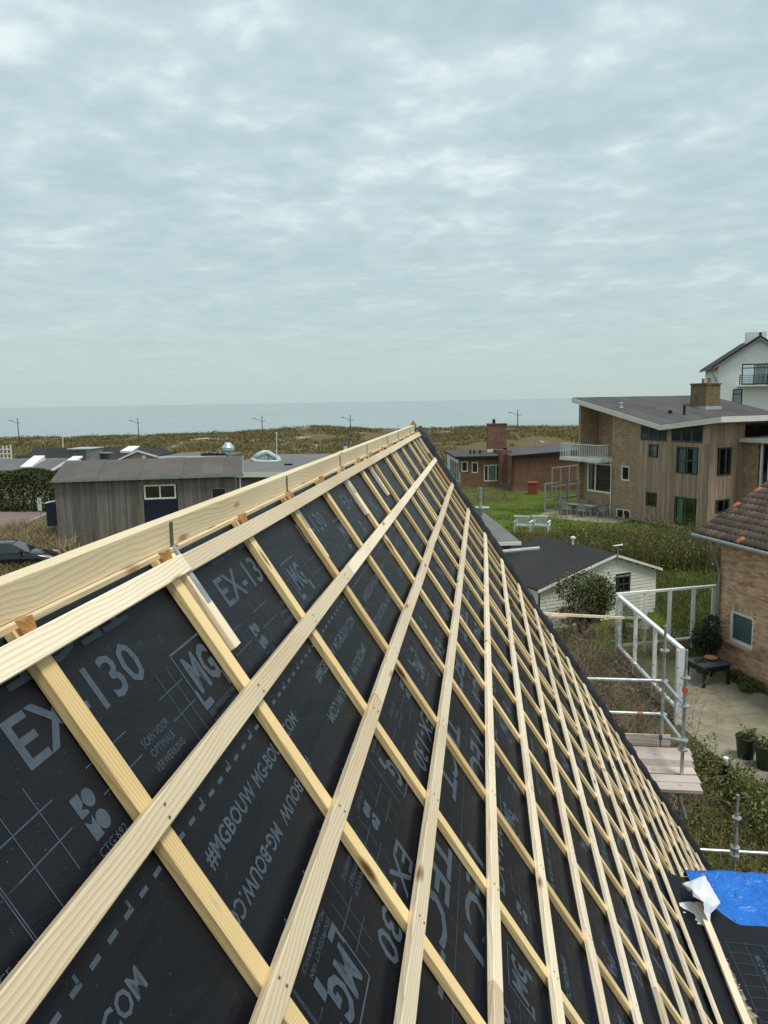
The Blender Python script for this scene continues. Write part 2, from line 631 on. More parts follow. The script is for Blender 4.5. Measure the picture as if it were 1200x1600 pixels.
def tarpmat():
    t = NT('blue_tarpaulin')
    n = t.noise(t.coord(), 2.6, 4, 0.6)
    c = t.ramp(n, [(0.3, (0.002, 0.105, 0.46)), (0.7, (0.006, 0.17, 0.66))])
    s = t.noise(t.coord(scale=(1, 2.6, 1)), 9, 4, 0.6, 1.2)
    sm = t.ramp(s, [(0.67, (0, 0, 0)), (0.74, (0.55, 0.55, 0.55))])
    c = t.mix(sm, c, (0.2, 0.36, 0.72))
    r1 = t.noise(t.coord(scale=(1, 0.55, 1), rot=(0, 0, 0.4)), 5.5, 3, 0.5, 0.9)
    r2 = t.noise(t.coord(scale=(0.6, 1, 1), rot=(0, 0, -0.5)), 13, 3, 0.5, 0.6)
    f1 = t.math('ABSOLUTE', t.math('SUBTRACT', r1, 0.5))
    f2 = t.math('ABSOLUTE', t.math('SUBTRACT', r2, 0.5))
    t.bump(t.math('ADD', f1, t.math('MULTIPLY', f2, 0.4)), 0.9, 0.10)
    return t.set(c, 0.34, 0.5)


M['tarp'] = tarpmat()


def patio():
    t = NT('stained_concrete')
    v = t.coord()
    n = t.noise(v, 0.8, 6, 0.65, 0.3)
    c = t.ramp(n, [(0.3, (0.175, 0.152, 0.108)), (0.5, (0.25, 0.225, 0.165)), (0.72, (0.335, 0.31, 0.245))])
    n2 = t.noise(v, 5, 5, 0.7)
    k = t.ramp(n2, [(0.3, (0.76, 0.76, 0.73)), (0.7, (1.14, 1.14, 1.12))])
    c = t.mix(1.0, c, k, 'MULTIPLY')
    n3 = t.noise(v, 1.7, 3, 0.6)
    c = t.mix(t.ramp(n3, [(0.56, (0, 0, 0)), (0.72, (0.5, 0.5, 0.5))]), c, (0.115, 0.105, 0.06))
    t.bump(t.noise(v, 40, 4, 0.7), 0.3, 0.01)
    return t.set(c, 0.85, 0.2)


M['patio'] = patio()


def ground():
    t = NT('grass_and_soil')
    v = t.coord()
    n = t.noise(v, 0.33, 6, 0.65)
    c = t.ramp(n, [(0.3, (0.058, 0.060, 0.024)), (0.48, (0.085, 0.088, 0.03)), (0.62, (0.125, 0.110, 0.048)), (0.76, (0.20, 0.16, 0.095))])
    n2 = t.noise(v, 3.0, 5, 0.75)
    k = t.ramp(n2, [(0.3, (0.6, 0.62, 0.6)), (0.7, (1.3, 1.25, 1.2))])
    c = t.mix(1.0, c, k, 'MULTIPLY')
    # beyond the houses: bare dune sand between the grass
    sep = t.nd('ShaderNodeSeparateXYZ')
    t.L.new(v, sep.inputs[0])
    far = t.math('MULTIPLY', t.math('SUBTRACT', sep.outputs[1], 88.0), 0.06, clamp=True)
    ns = t.noise(t.coord(scale=(1, 0.45, 1)), 0.14, 6, 0.7)
    sand = t.ramp(ns, [(0.56, (0.125, 0.098, 0.048)), (0.63, (0.36, 0.30, 0.22)), (0.72, (0.44, 0.38, 0.30))])
    beach = t.math('MULTIPLY', t.math('SUBTRACT', sep.outputs[1], 240.0), 0.03, clamp=True)
    sand = t.mix(beach, sand, (0.42, 0.37, 0.295))
    c = t.mix(far, c, sand)
    t.bump(n2, 0.5, 0.05)
    return t.set(c, 0.9, 0.15)


M['ground'] = ground()


def lawn():
    t = NT('lawn')
    v = t.coord()
    n = t.noise(v, 0.6, 6, 0.65)
    c = t.ramp(n, [(0.3, (0.050, 0.078, 0.010)), (0.55, (0.085, 0.122, 0.016)), (0.75, (0.15, 0.15, 0.04))])
    n2 = t.noise(v, 7.0, 5, 0.75)
    k = t.ramp(n2, [(0.3, (0.65, 0.66, 0.6)), (0.7, (1.25, 1.25, 1.2))])
    t.bump(n2, 0.6, 0.05)
    return t.set(t.mix(1.0, c, k, 'MULTIPLY'), 0.9, 0.15)


M['lawn'] = lawn()


def road():
    t = NT('clay_paver_road')
    v = t.coord()
    b = t.nd('ShaderNodeTexBrick')
    b.inputs['Scale'].default_value = 1.0
    b.inputs['Brick Width'].default_value = 0.21
    b.inputs['Row Height'].default_value = 0.105
    b.inputs['Mortar Size'].default_value = 0.006
    b.inputs['Color1'].default_value = (0.27, 0.19, 0.185, 1)
    b.inputs['Color2'].default_value = (0.20, 0.14, 0.14, 1)
    b.inputs['Mortar'].default_value = (0.14, 0.115, 0.105, 1)
    t.put(v, b.inputs['Vector'])
    n = t.noise(v, 0.5, 5, 0.65)
    k = t.ramp(n, [(0.3, (0.78, 0.78, 0.8)), (0.7, (1.2, 1.18, 1.15))])
    return t.set(t.mix(1.0, b.outputs[0], k, 'MULTIPLY'), 0.85, 0.2)


M['road'] = road()
M['sand'] = plain('dune_sand', (0.40, 0.335, 0.25), 0.95, 0.1, scale=0.6, amt=0.15, bump=0.3)
M['kerb'] = plain('concrete_kerb', (0.38, 0.36, 0.33), 0.85, 0.2, amt=0.15)


def sea():
    t = NT('sea_water')
    v = t.coord()
    n = t.noise(t.coord(scale=(0.006, 0.022, 1)), 1.0, 5, 0.6)
    c = t.ramp(n, [(0.3, (0.17, 0.225, 0.225)), (0.7, (0.25, 0.305, 0.30))])
    sep = t.nd('ShaderNodeSeparateXYZ')
    t.L.new(v, sep.inputs[0])
    w = t.noise(t.coord(scale=(0.004, 0.012, 1)), 1.0, 4, 0.6)
    # breakers: foam lines parallel to the beach, nearer lines denser
    y = t.math('ADD', sep.outputs[1], t.math('MULTIPLY', t.math('SUBTRACT', w, 0.5), 90.0))
    fr = t.math('FRACT', t.math('DIVIDE', y, 58.0))
    ln = t.math('MULTIPLY', t.math('GREATER_THAN', fr, 0.80), t.math('SUBTRACT', 1.0, t.math('DIVIDE', t.math('SUBTRACT', sep.outputs[1], 400.0), 420.0), clamp=True))
    brk = t.noise(t.coord(scale=(0.010, 0.05, 1)), 1.0, 4, 0.7)
    ln = t.math('MULTIPLY', ln, t.ramp(brk, [(0.46, (0, 0, 0)), (0.56, (1, 1, 1))]))
    shore = t.math('SUBTRACT', 1.0, t.math('DIVIDE', t.math('SUBTRACT', y, 440.0), 40.0), clamp=True)
    foam = t.math('MAXIMUM', t.math('MULTIPLY', ln, 0.75), shore, clamp=True)
    c = t.mix(foam, c, (0.78, 0.78, 0.75))
    r = t.mix(foam, (0.22,) * 3, (0.9,) * 3)
    t.bump(t.noise(t.coord(scale=(0.25, 0.8, 1)), 1.0, 4, 0.6), 0.35, 0.5)
    return t.set(c, r, 0.5)


M['sea'] = sea()
M['leaf_hedge'] = leafmat('evergreen_hedge_leaf', (0.024, 0.036, 0.010), (0.055, 0.075, 0.018), (0.11, 0.12, 0.035))
M['leaf_bush'] = leafmat('green_bush_leaf', (0.030, 0.044, 0.014), (0.075, 0.10, 0.03), (0.19, 0.20, 0.07))
M['leaf_dark'] = leafmat('dark_shrub_leaf', (0.010, 0.020, 0.010), (0.022, 0.042, 0.018), (0.055, 0.075, 0.03))
M['leaf_young'] = leafmat('spring_leaf', (0.05, 0.065, 0.018), (0.115, 0.135, 0.036), (0.24, 0.25, 0.075))
M['leaf_reed'] = leafmat('dry_reed_leaf', (0.085, 0.080, 0.025), (0.155, 0.130, 0.050), (0.26, 0.20, 0.10))
M['leaf_weed'] = leafmat('weed_leaf', (0.05, 0.070, 0.013), (0.095, 0.125, 0.022), (0.19, 0.19, 0.055))
M['dune_grass'] = leafmat('marram_grass', (0.085, 0.080, 0.022), (0.150, 0.126, 0.042), (0.27, 0.215, 0.095))
M['pale_grass'] = leafmat('pale_marram', (0.15, 0.12, 0.06), (0.25, 0.20, 0.105), (0.36, 0.29, 0.17))
M['twig'] = leafmat('bare_twigs', (0.11, 0.078, 0.055), (0.19, 0.135, 0.098), (0.29, 0.215, 0.16))
M['bark'] = plain('bark', (0.08, 0.062, 0.048), 0.9, 0.1, amt=0.3, bump=0.4)
M['soil'] = plain('dark_soil', (0.05, 0.038, 0.028), 0.95, 0.1, amt=0.3, bump=0.5)
M['debris'] = plain('crumbled_board', (0.42, 0.36, 0.28), 0.95, 0.1, scale=30, amt=0.4, bump=0.6, isl=0.5)
M['duct'] = plain('silver_duct', (0.40, 0.48, 0.49), 0.5, 0.4, metal=0.15, amt=0.1)
M['tape'] = plain('paper_tape', (0.62, 0.60, 0.52), 0.7, 0.3, amt=0.1)
M['hole'] = plain('nail_head', (0.13, 0.12, 0.11), 0.5, 0.4, metal=0.4)

# ------------------------------------------------------------------ terrain, road, sea


def smooth(a, b, x):
    t = max(0.0, min(1.0, (x - a) / (b - a)))
    return t * t * (3 - 2 * t)


def fbm(x, y, s, o=0.0, n=3):
    v, a, t = 0.0, 1.0, 0.0
    for i in range(n):
        v += a * mnoise.noise(Vector((x * s + o, y * s - o * 0.7, o * 0.3 + i * 5.1)))
        t += a
        a *= 0.5
        s *= 2.03
    return v / t


def height(x, y):
    h = 0.0
    if y > 84:
        k = smooth(84, 150, y)
        d = fbm(x, y * 1.3, 0.045, 3.0, 4)
        h += k * (0.15 + 1.5 * d)
        # higher dunes left of the ridge end and again right of it
        h += 1.3 * math.exp(-((x + 46) / 20) ** 2) * smooth(115, 165, y)
        h += 0.9 * math.exp(-((x - 8) / 16) ** 2) * smooth(125, 170, y)
        h -= 0.6 * smooth(-62, -95, x) * k
        h -= 14.8 * smooth(205, 330, y) + 3.0 * smooth(330, 470, y)
    return h


def build_ground():
    xs = np.concatenate([np.linspace(-900, -181, 26), np.linspace(-180, 120, 151), np.linspace(121, 900, 28)])
    ys = np.concatenate([np.linspace(-160, 80, 40), np.linspace(82, 250, 85), np.linspace(254, 540, 50)])
    V = np.array([(x, y, height(x, y)) for y in ys for x in xs], dtype=np.float32)
    nx, ny = len(xs), len(ys)
    i = np.arange(nx - 1)
    j = np.arange(ny - 1)
    a = (j[:, None] * nx + i[None, :]).ravel()
    F = np.stack([a, a + 1, a + nx + 1, a + nx], 1)
    tag(link('ground', np_mesh('ground', V, F, M['ground'], True)), kind='structure')
    s = MB().quad((-40000, 330, -13.5), (40000, 330, -13.5), (40000, 48000, -13.5), (-40000, 48000, -13.5))
    tag(s.build('sea', M['sea']), kind='structure')


build_ground()


def sheet(name, pts, z, m, kind='structure'):
    b = MB()
    b.add([(p[0], p[1], z) for p in pts], [tuple(range(len(pts)))])
    return tag(b.build(name, m), kind=kind)


def gpt(px, py):
    p = on_z(px, py, 0.0)
    return (p.x, p.y)


sheet('road', [(-75, 40), (-32.0, 45.6), (-33.4, 52.0), (-35.6, 61.0), (-75, 58.0)], 0.012, M['road'])
kb = MB()
kb.prism([(-31.95, 45.6, 0.0), (-31.8, 45.6, 0.0), (-33.2, 52.0, 0.0), (-33.35, 52.0, 0.0)], (0, 0, 0.11))
kb.prism([(-33.35, 52.0, 0.0), (-33.2, 52.0, 0.0), (-35.4, 61.2, 0.0), (-35.55, 61.2, 0.0)], (0, 0, 0.11))
kb.prism([(-75, 58.05, 0.0), (-35.55, 61.05, 0.0), (-35.55, 61.2, 0.0), (-75, 58.2, 0.0)], (0, 0, 0.11))
tag(kb.build('kerb', M['kerb']), kind='structure')
sheet('lawn', [(-9, 44), (16, 44), (18, 52), (11, 70), (-4, 76), (-16, 66)], 0.008, M['lawn'])
sheet('garden_lawn', [(2.0, 24.6), (8.4, 25.2), (16, 30), (16, 38.5), (0, 38.5), (-2, 30)], 0.010, M['lawn'])
sheet('garden_path', [gpt(955, 1003), gpt(985, 983), gpt(1050, 975), gpt(1105, 985), gpt(1118, 1000), gpt(1095, 1008), gpt(1045, 992)], 0.016, M['patio'])
sheet('patio', [(5.05, 20.0), (4.65, 24.9), (7.1, 25.9), (7.5, 23.4), (8.6, 20.7), (12, 16.0), (9.5, 13.5), (6.6, 15.6), (5.75, 17.2)], 0.014, M['patio'])
def sand_patches():
    for k, (cx, cy, rx, ry) in enumerate(((-47, 121, 17, 6.5), (-30, 138, 9, 5), (-64, 132, 10, 6), (-36, 118, 7, 4), (-20, 150, 6, 4), (4, 168, 5, 3), (-52, 150, 8, 3))):
        n = 46
        V, F, idx = [], [], {}
        for j in range(n):
            for i in range(n):
                x, y = cx + rx * 1.3 * (2 * i / (n - 1) - 1), cy + ry * 1.3 * (2 * j / (n - 1) - 1)
                V.append((x, y, height(x, y) + 0.06))
        for j in range(n - 1):
            for i in range(n - 1):
                x, y, z = V[j * n + i]
                d = math.hypot((x - cx) / rx, (y - cy) / ry) + 0.75 * fbm(x, y, 0.30, 5.0 + k, 4)
                if d < 0.85:
                    F.append((j * n + i, j * n + i + 1, (j + 1) * n + i + 1, (j + 1) * n + i))
        tag(link('sand', np_mesh('sand', V, F, M['sand'], True)), kind='structure')


sand_patches()
sheet('terrace', [gpt(842, 805), gpt(870, 793), gpt(905, 794), gpt(994, 812), gpt(960, 818), gpt(900, 814)], 0.018, M['patio'])

# ------------------------------------------------------------------ the roof in the foreground
HH = 0.82
RN = Vector((0.8385518, 0, 0.5448219))
RS = Vector((0.5448219, 0, -0.8385518))
RU = Vector((0, 1, 0))


def RP(u, s, w):
    return CAM + RN * (w - HH) + RS * s + RU * u


house = thing('house', 'steep roof in black printed membrane under a lattice of fresh pale battens', 'house', (-0.82, 4.6, 0))
HINV = Matrix.Translation((0.82, -4.6, 0))


def frame(o, x, y, z):
    m = Matrix((x, y, z)).transposed().to_4x4()
    m.translation = o
    return HINV @ m


def beam_mesh(L, W, T, m, segs=8, bow=0.004, ch=0.0018):
    """sawn lath: x along, top face at z=0, slightly bowed, arrises eased"""
    W2 = W / 2
    sec = [(-W2 + ch, 0), (W2 - ch, 0), (W2, -ch), (W2, -T + ch), (W2 - ch, -T), (-W2 + ch, -T), (-W2, -T + ch), (-W2, -ch)]
    b = MB()
    vs, fs = [], []
    a, c = random.uniform(-bow, bow), random.uniform(-bow, bow)
    n = len(sec)
    for i in range(segs + 1):
        t = i / segs
        dy = a * math.sin(math.pi * t) + c * math.sin(2.2 * math.pi * t)
        for y, z in sec:
            vs.append((t * L, y + dy, z))
    for i in range(segs):
        for k in range(n):
            k2 = (k + 1) % n
            fs.append((i * n + k, (i + 1) * n + k, (i + 1) * n + k2, i * n + k2))
    fs.append(tuple(range(n)))
    fs.append(tuple(range(segs * n, (segs + 1) * n))[::-1])
    b.add(vs, fs)
    return b.mesh('lath', m)


def lath_u(name, u0, u1, sc, wtop, W, T, m, segs=8):
    o = link(name, beam_mesh(u1 - u0, W, T, m, segs), house, frame(RP(u0, sc + random.uniform(-.001, .001), wtop), RU, -RS, RN))
    return o


def lath_s(name, uc, s0, s1, wtop, W, T, m, segs=8):
    return link(name, beam_mesh(s1 - s0, W, T, m, segs), house, frame(RP(uc, s0, wtop), RS, RU, RN))


U_END = 9.12
# tile battens: right-hand edges measured down the slope
rights = [0.308, 0.664, 1.014, 1.372, 1.730, 2.097] + [2.097 + 0.3585 * k for k in range(1, 14)]
BW, BT = 0.048, 0.022
joints = {0: [3.05], 1: [2.42, 5.4], 2: [2.9], 3: [1.9, 4.9], 4: [3.6], 5: [2.9, 6.2]}
for i, r in enumerate(rights):
    u0 = -1.2 if r < 3.9 else 6.06
    cuts = [u0] + joints.get(i, [random.uniform(2.2, 3.6), random.uniform(5.2, 7.0)]) + [U_END - 0.10 + random.uniform(-.03, .05)]
    cuts = [c for k, c in enumerate(cuts) if k == 0 or c > u0]
    for a, b in zip(cuts[:-1], cuts[1:]):
        lath_u('tile_batten', a + 0.001, b - 0.001, r - BW / 2, random.uniform(-.001, .0015), BW, BT, M['batten'], 10)
# the top batten, in two lengths
lath_u('top_batten', -1.2, 1.790, -0.070, 0.001, 0.049, BT, M['batten'])
lath_u('top_batten', 1.793, 5.3, -0.069, -0.0005, 0.049, BT, M['batten'])
lath_u('top_batten', 5.303, U_END, -0.070, 0.0, 0.049, BT, M['batten'])
# counter battens up the slope
crights = [-0.55, 0.03, 0.60, 1.185, 1.757, 2.36, 2.955, 3.578, 4.155, 4.70, 5.25, 5.86, 6.29, 6.43, 7.08, 7.70, 8.28, 8.62, 9.10]
CW, CT = 0.046, 0.022
for c in crights:
    if c < 6.1:
        se = 3.93
    else:
        se = 6.75
    j = random.uniform(1.9, 2.6)
    lath_s('counter_batten', c - CW / 2, -0.112, j - 0.001, -BT, CW, CT, M['counter'], 6)
    lath_s('counter_batten', c - CW / 2 + 0.001, j + 0.001, se, -BT, CW, CT, M['counter'], 6)
# short stubs beside some of them that carry the ridge brackets
stubs = [1.808, 2.975, 4.125, 5.04, 6.52, 7.78, 8.98]
for k, c in enumerate(stubs):
    lath_s('bracket_stub', c - 0.020, -0.108, 0.172 + 0.01 * (k % 2), -0.0225 + (0.012 if k == 0 else 0), 0.040, 0.034 if k == 0 else CT, M['batten'], 2)

# nails and knots on the near battens
nl = MB()
for i, r in enumerate(rights[:9]):
    for c in crights:
        if -0.2 < c < 5:
            for d in (-0.010, 0.011):
                p = RP(c - 0.023 + random.uniform(-.012, .012), r - BW / 2 + d, 0.0020)
                nl.obox(p, RU * 0.0022, RS * 0.0022, RN * 0.0006)
no = nl.build('nail_heads', M['hole'], house, mat_world=HINV)
no['kind'] = 'stuff'

# --- membrane sheets with their print
SH_W = -0.0445


def txt_mesh(s, bold=0.0):
    key = ('_t', s, bold)
    if key in _TXT:
        return _TXT[key]
    cu = bpy.data.curves.new('lettering', 'FONT')
    cu.body = s
    cu.size = 1.0
    cu.offset = bold
    cu.resolution_u = 2
    ob = bpy.data.objects.new('lettering', cu)
    me = bpy.data.meshes.new_from_object(ob)
    v = np.array([p.co[:2] for p in me.vertices])
    f = [tuple(p.vertices) for p in me.polygons]
    bpy.data.objects.remove(ob)
    bpy.data.meshes.remove(me)
    v[:, 0] -= v[:, 0].min()
    _TXT[key] = (v, f)
    return _TXT[key]


_TXT = {}


class Print:
    """flat print in a sheet's own plane: x along the ridge, y up the slope"""

    def __init__(self, zf):
        self.b = MB()
        self.zf = zf

    def put(self, v, f, o, rot):
        k = -1.0 if rot else 1.0
        vs = [(o[0] + k * x, o[1] + k * y) for x, y in v]
        self.b.add([(x, y, self.zf(x, y) + 0.0007) for x, y in vs], f)

    def text(self, s, x, y, w, h, o, rot, bold=0.0):
        v, f = txt_mesh(s, bold)
        v = v / np.array([v[:, 0].max(), 0.72])
        self.put([(x + a * w, y + b * h) for a, b in v], f, o, rot)

    def line(self, x0, y0, x1, y1, t, o, rot):
        d = Vector((x1 - x0, y1 - y0))
        n = Vector((-d.y, d.x)).normalized() * t / 2
        self.put([(x0 - n.x, y0 - n.y), (x1 - n.x, y1 - n.y), (x1 + n.x, y1 + n.y), (x0 + n.x, y0 + n.y)], [(0, 1, 2, 3)], o, rot)

    def poly(self, pts, o, rot):
        self.put(pts, [tuple(range(len(pts)))], o, rot)

    def disc(self, x, y, r, o, rot, n=20, sy=1.0):
        self.poly([(x + r * math.cos(2 * math.pi * k / n), y + sy * r * math.sin(2 * math.pi * k / n)) for k in range(n)], o, rot)

    def block(self, o, rot, fine=True):
        """one repeat: type name, logo box, mark of approval, notes"""
        self.text('EX-130', 0, 0, 0.42, 0.088, o, rot, 0.012)
        # logo: open box with two heavy letters
        L = self.line
        L(0.525, 0.0, 0.71, 0.0, 0.005, o, rot)
        L(0.5275, 0.0, 0.5275, -0.095, 0.005, o, rot)
        L(0.7075, 0.0, 0.7075, -0.055, 0.005, o, rot)
        self.poly([(0.525, -0.095), (0.537, -0.095), (0.537, -0.128), (0.575, -0.128), (0.575, -0.145), (0.525, -0.145)], o, rot)
        self.poly([(0.685, -0.105), (0.71, -0.105), (0.71, -0.145), (0.685, -0.145)], o, rot)
        self.text('MG', 0.55, -0.108, 0.135, 0.088, o, rot, 0.035)
        # mark of approval: four cut shapes
        self.poly([(0.026, -0.075), (0.050, -0.075), (0.050, -0.092), (0.0385, -0.0985), (0.050, -0.105), (0.050, -0.111), (0.026, -0.111)][:7], o, rot)
        self.disc(0.0665, -0.092, 0.0155, o, rot)
        self.poly([(0.026, -0.116), (0.038, -0.127), (0.050, -0.116), (0.050, -0.152), (0.026, -0.152)], o, rot)
        self.disc(0.0665, -0.134, 0.0165, o, rot)
        self.text('CTG 692', 0.016, -0.178, 0.085, 0.015, o, rot)
        if fine:
            self.text('SCAN VOOR', 0.262, -0.104, 0.115, 0.0165, o, rot)
            self.text('OPTIMALE', 0.270, -0.130, 0.100, 0.0165, o, rot)
            self.text('VERWERKING', 0.255, -0.156, 0.130, 0.0165, o, rot)
            self.text('EEN PRODUCT VAN', 0.53, -0.162, 0.17, 0.0125, o, rot)
            self.text('MG-BOUWSERVICE', 0.53, -0.184, 0.185, 0.0125, o, rot)
        # measuring grid
        for y in (-0.055, -0.108, -0.200):
            for x0, x1 in ((-0.20, 0.0), (0.10, 0.245), (0.395, 0.515), (0.725, 0.80)):
                L(x0, y, x1, y, 0.0021, o, rot)
        for x in (-0.165, -0.10, -0.035, 0.125, 0.185, 0.435, 0.485, 0.765):
            y0 = random.choice((-0.225, -0.21, -0.16))
            L(x, y0, x, -0.012, 0.0021, o, rot)


def sheet_part(s0, s1, u0=-1.3, u1=9.22, tilt=0.0024, prints=None):
    o0 = RP(0, 0, SH_W)

    def zf(x, y):
        return -tilt + tilt * (-y - s0) / (s1 - s0)
    b = MB()
    nx = 24
    ys = np.linspace(-s0, -s1, 6)
    vs = [(u0 + (u1 - u0) * i / nx, y, zf(0, y)) for y in ys for i in range(nx + 1)]
    fs = [(j * (nx + 1) + i, (j + 1) * (nx + 1) + i, (j + 1) * (nx + 1) + i + 1, j * (nx + 1) + i + 1) for j in range(5) for i in range(nx)]
    b.add(vs, fs)
    so_ = b.build('membrane_sheet', M['membrane'], house, False, frame(o0, RU, -RS, RN))
    if prints:
        p = Print(zf)
        prints(p)
        po = link('lettering', p.b.mesh('lettering', M['print']), so_)
    return so_


PER = 0.935


def dashes(p, s):
    u = -0.3
    k = 0
    while u < 5.5:
        p.line(u, -s, u + 0.026, -s, 0.0085, (0, 0), False)
        if k % 3 == 1:
            p.line(u + 0.0225, -s, u + 0.0225, -s + 0.016, 0.007, (0, 0), False)
        u += 0.052
        k += 1


def rowB(p, s_up, s_dn, u_up=1.24, u_dn=1.82):
    for k in range(-1, 8):
        d = k * PER
        p.text('#MGBOUW', 0, 0, 0.278, 0.036, (u_up + d, -s_up), False, 0.022)
        p.text('MG-BOUW.COM', 0.298, 0, 0.36, 0.036, (u_up + d, -s_up), False, 0.022)
        p.text('#MGBOUW', 0, 0, 0.278, 0.036, (u_dn + d, -s_dn), True, 0.022)
        p.text('MG-BOUW.COM', 0.31, 0, 0.36, 0.036, (u_dn + d, -s_dn), True, 0.022)


def prints1(p):
    for k in range(-1, 9):
        p.block((1.02 + k * PER, -0.088), False, k < 4)
        p.text('TECT', 0.0, 0, 0.42, 0.066, (1.50 + k * PER, 0.094), True, 0.02)
    dashes(p, 0.352)
    rowB(p, 0.44, 0.510)
    dashes(p, 0.645)


def big(p, s, off):
    for k in range(-1, 9):
        p.text('TECT', 0, 0, 0.62, 0.13, (2.30 + off + k * PER, -s), True, 0.018)


def grid(p, s):
    for k in range(90):
        u = -0.3 + k * 0.1
        p.line(u, -s - 0.035, u, -s + 0.035, 0.002, (0, 0), False)
    p.line(-0.5, -s, 9.0, -s, 0.002, (0, 0), False)


def prints2(p):
    for k in range(-1, 8):
        p.block((2.0 + k * PER, -0.895), True, k < 3)
    dashes(p, 1.005)
    big(p, 1.035, 0.0)
    grid(p, 1.205)
    big(p, 1.245, 0.25)
    for k in range(-1, 8):
        p.block((1.55 + k * PER, -1.48), False, False)
    rowB(p, 1.80, 1.865, 1.5, 1.7)
    grid(p, 1.93)


def prints_far(s):
    def f(p):
        for k in range(0, 8):
            p.block((1.9 + k * PER, -(s + 0.36)), True, False)
            p.block((1.5 + k * PER, -(s + 0.62)), False, False)
        grid(p, s + 0.12)
        big(p, s + 0.92, 0.3)
        rowB(p, s + 1.24, s + 1.30)
    return f


sheet_part(-0.118, 0.655, prints=prints1)
sheet_part(0.645, 2.10, prints=prints2)
sheet_part(2.09, 3.50, prints=prints_far(2.10))
sheet_part(3.49, 4.95, prints=prints_far(3.50))
sheet_part(4.94, 6.95, u0=5.9)
# the other slope, its mirror about the ridge
XR = -0.82
ms = MB()
pl = [RP(u, s, SH_W) for u, s in ((-1.3, -0.118), (9.22, -0.118), (9.22, 6.95), (-1.3, 6.95))]
ms.quad(*[Vector((2 * XR - p.x, p.y, p.z)) for p in pl][::-1])
ms.build('membrane_sheet', M['membrane'], house, mat_world=HINV)


def ridge_box(name, x0, x1, z0, z1, u0, u1, m):
    b = MB()
    c = 0.0015
    sec = [(x0 + c, z0), (x1 - c, z0), (x1, z0 + c), (x1, z1 - c), (x1 - c, z1), (x0 + c, z1), (x0, z1 - c), (x0, z0 + c)]
    # local x along the board so that its grain runs along it
    b.prism([(0, x - x0, z - z0) for x, z in sec], (u1 - u0, 0, 0))
    mm = Matrix(((0, 1, 0), (-1, 0, 0), (0, 0, 1))).transposed().to_4x4()
    mm = Matrix.Translation((x0, u0, 8.5 + z0)) @ Matrix(((0, 1, 0, 0), (1, 0, 0, 0), (0, 0, 1, 0), (0, 0, 0, 1)))
    # mirrored frame would flip faces, so build with y reversed
    b2 = MB()
    b2.prism([(0, -(x - x0), z - z0) for x, z in sec][::-1], (u1 - u0, 0, 0))
    mm = Matrix.Translation((x0, u0, 8.5 + z0)) @ Matrix.Rotation(math.pi / 2, 4, 'Z')
    return link(name, b2.mesh(name, m), house, HINV @ mm)


ridge_box('ridge_board', -0.842, -0.800, -0.3635, -0.294, -1.3, 4.29, M['ridge'])
ridge_box('ridge_board', -0.842, -0.800, -0.3635, -0.292, 4.292, 9.24, M['ridge'])
ridge_box('ridge_plank', -0.851, -0.789, -0.425, -0.3645, -1.3, 3.376, M['ridge'])
ridge_box('ridge_plank', -0.851, -0.789, -0.425, -0.3645, 3.378, 9.22, M['ridge'])
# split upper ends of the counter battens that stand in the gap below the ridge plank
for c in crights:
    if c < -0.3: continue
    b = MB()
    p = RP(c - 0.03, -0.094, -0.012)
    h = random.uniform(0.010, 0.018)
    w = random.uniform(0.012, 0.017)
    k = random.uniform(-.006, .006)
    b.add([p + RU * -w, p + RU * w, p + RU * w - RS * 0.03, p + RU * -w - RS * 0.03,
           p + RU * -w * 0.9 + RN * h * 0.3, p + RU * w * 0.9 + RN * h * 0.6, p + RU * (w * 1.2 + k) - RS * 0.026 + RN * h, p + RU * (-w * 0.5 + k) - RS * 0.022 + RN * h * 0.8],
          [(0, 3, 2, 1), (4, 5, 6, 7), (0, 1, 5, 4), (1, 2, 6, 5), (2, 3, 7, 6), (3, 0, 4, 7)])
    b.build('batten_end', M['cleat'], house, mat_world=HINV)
# steel brackets: strap on the board, tongue over the gap, plate on the stub
for u, st in zip((1.878, 3.08, 4.29, 5.33, 6.51, 7.37, 8.57), stubs):
    b = MB()
    b.box(-0.7995, -0.7975, u - 0.009, u + 0.009, 8.5 - 0.362, 8.5 - 0.300)
    b.box(-0.7995, -0.785, u - 0.009, u + 0.009, 8.5 - 0.3635, 8.5 - 0.3615)
    b.build('ridge_bracket', M['hole'], house, mat_world=HINV)
    b = MB()
    w0 = 0.0045 if st < 2 else -0.0205 + 0.001
    top = -0.0105 if st < 2 else -0.0225
    b.obox(RP(st - 0.017, -0.005, top + 0.0016), RU * 0.0115, RS * 0.047, RN * 0.0014)
    b.obox(RP(st - 0.017, -0.108, -0.004), RU * 0.007, RS * 0.016, RN * 0.0012)
    for d in (-0.018, 0.005, 0.028):
        b.obox(RP(st - 0.017 + random.uniform(-.004, .004), -0.005 + d, top + 0.0034), RU * 0.0025, RS * 0.0025, RN * 0.0006)
    b.build('bracket_plate', M['steel'], house, mat_world=HINV)['kind'] = 'stuff'
b = MB()
b.prism([(-0.86, 9.245, 8.05), (-0.77, 9.245, 8.05), (-0.785, 9.245, 8.215), (-0.822, 9.245, 8.268), (-0.853, 9.245, 8.215)], (0, 0.05, 0))
b.build('ridge_end_piece', M['cleat'], house, mat_world=HINV)

# wrapped verge at the far gable


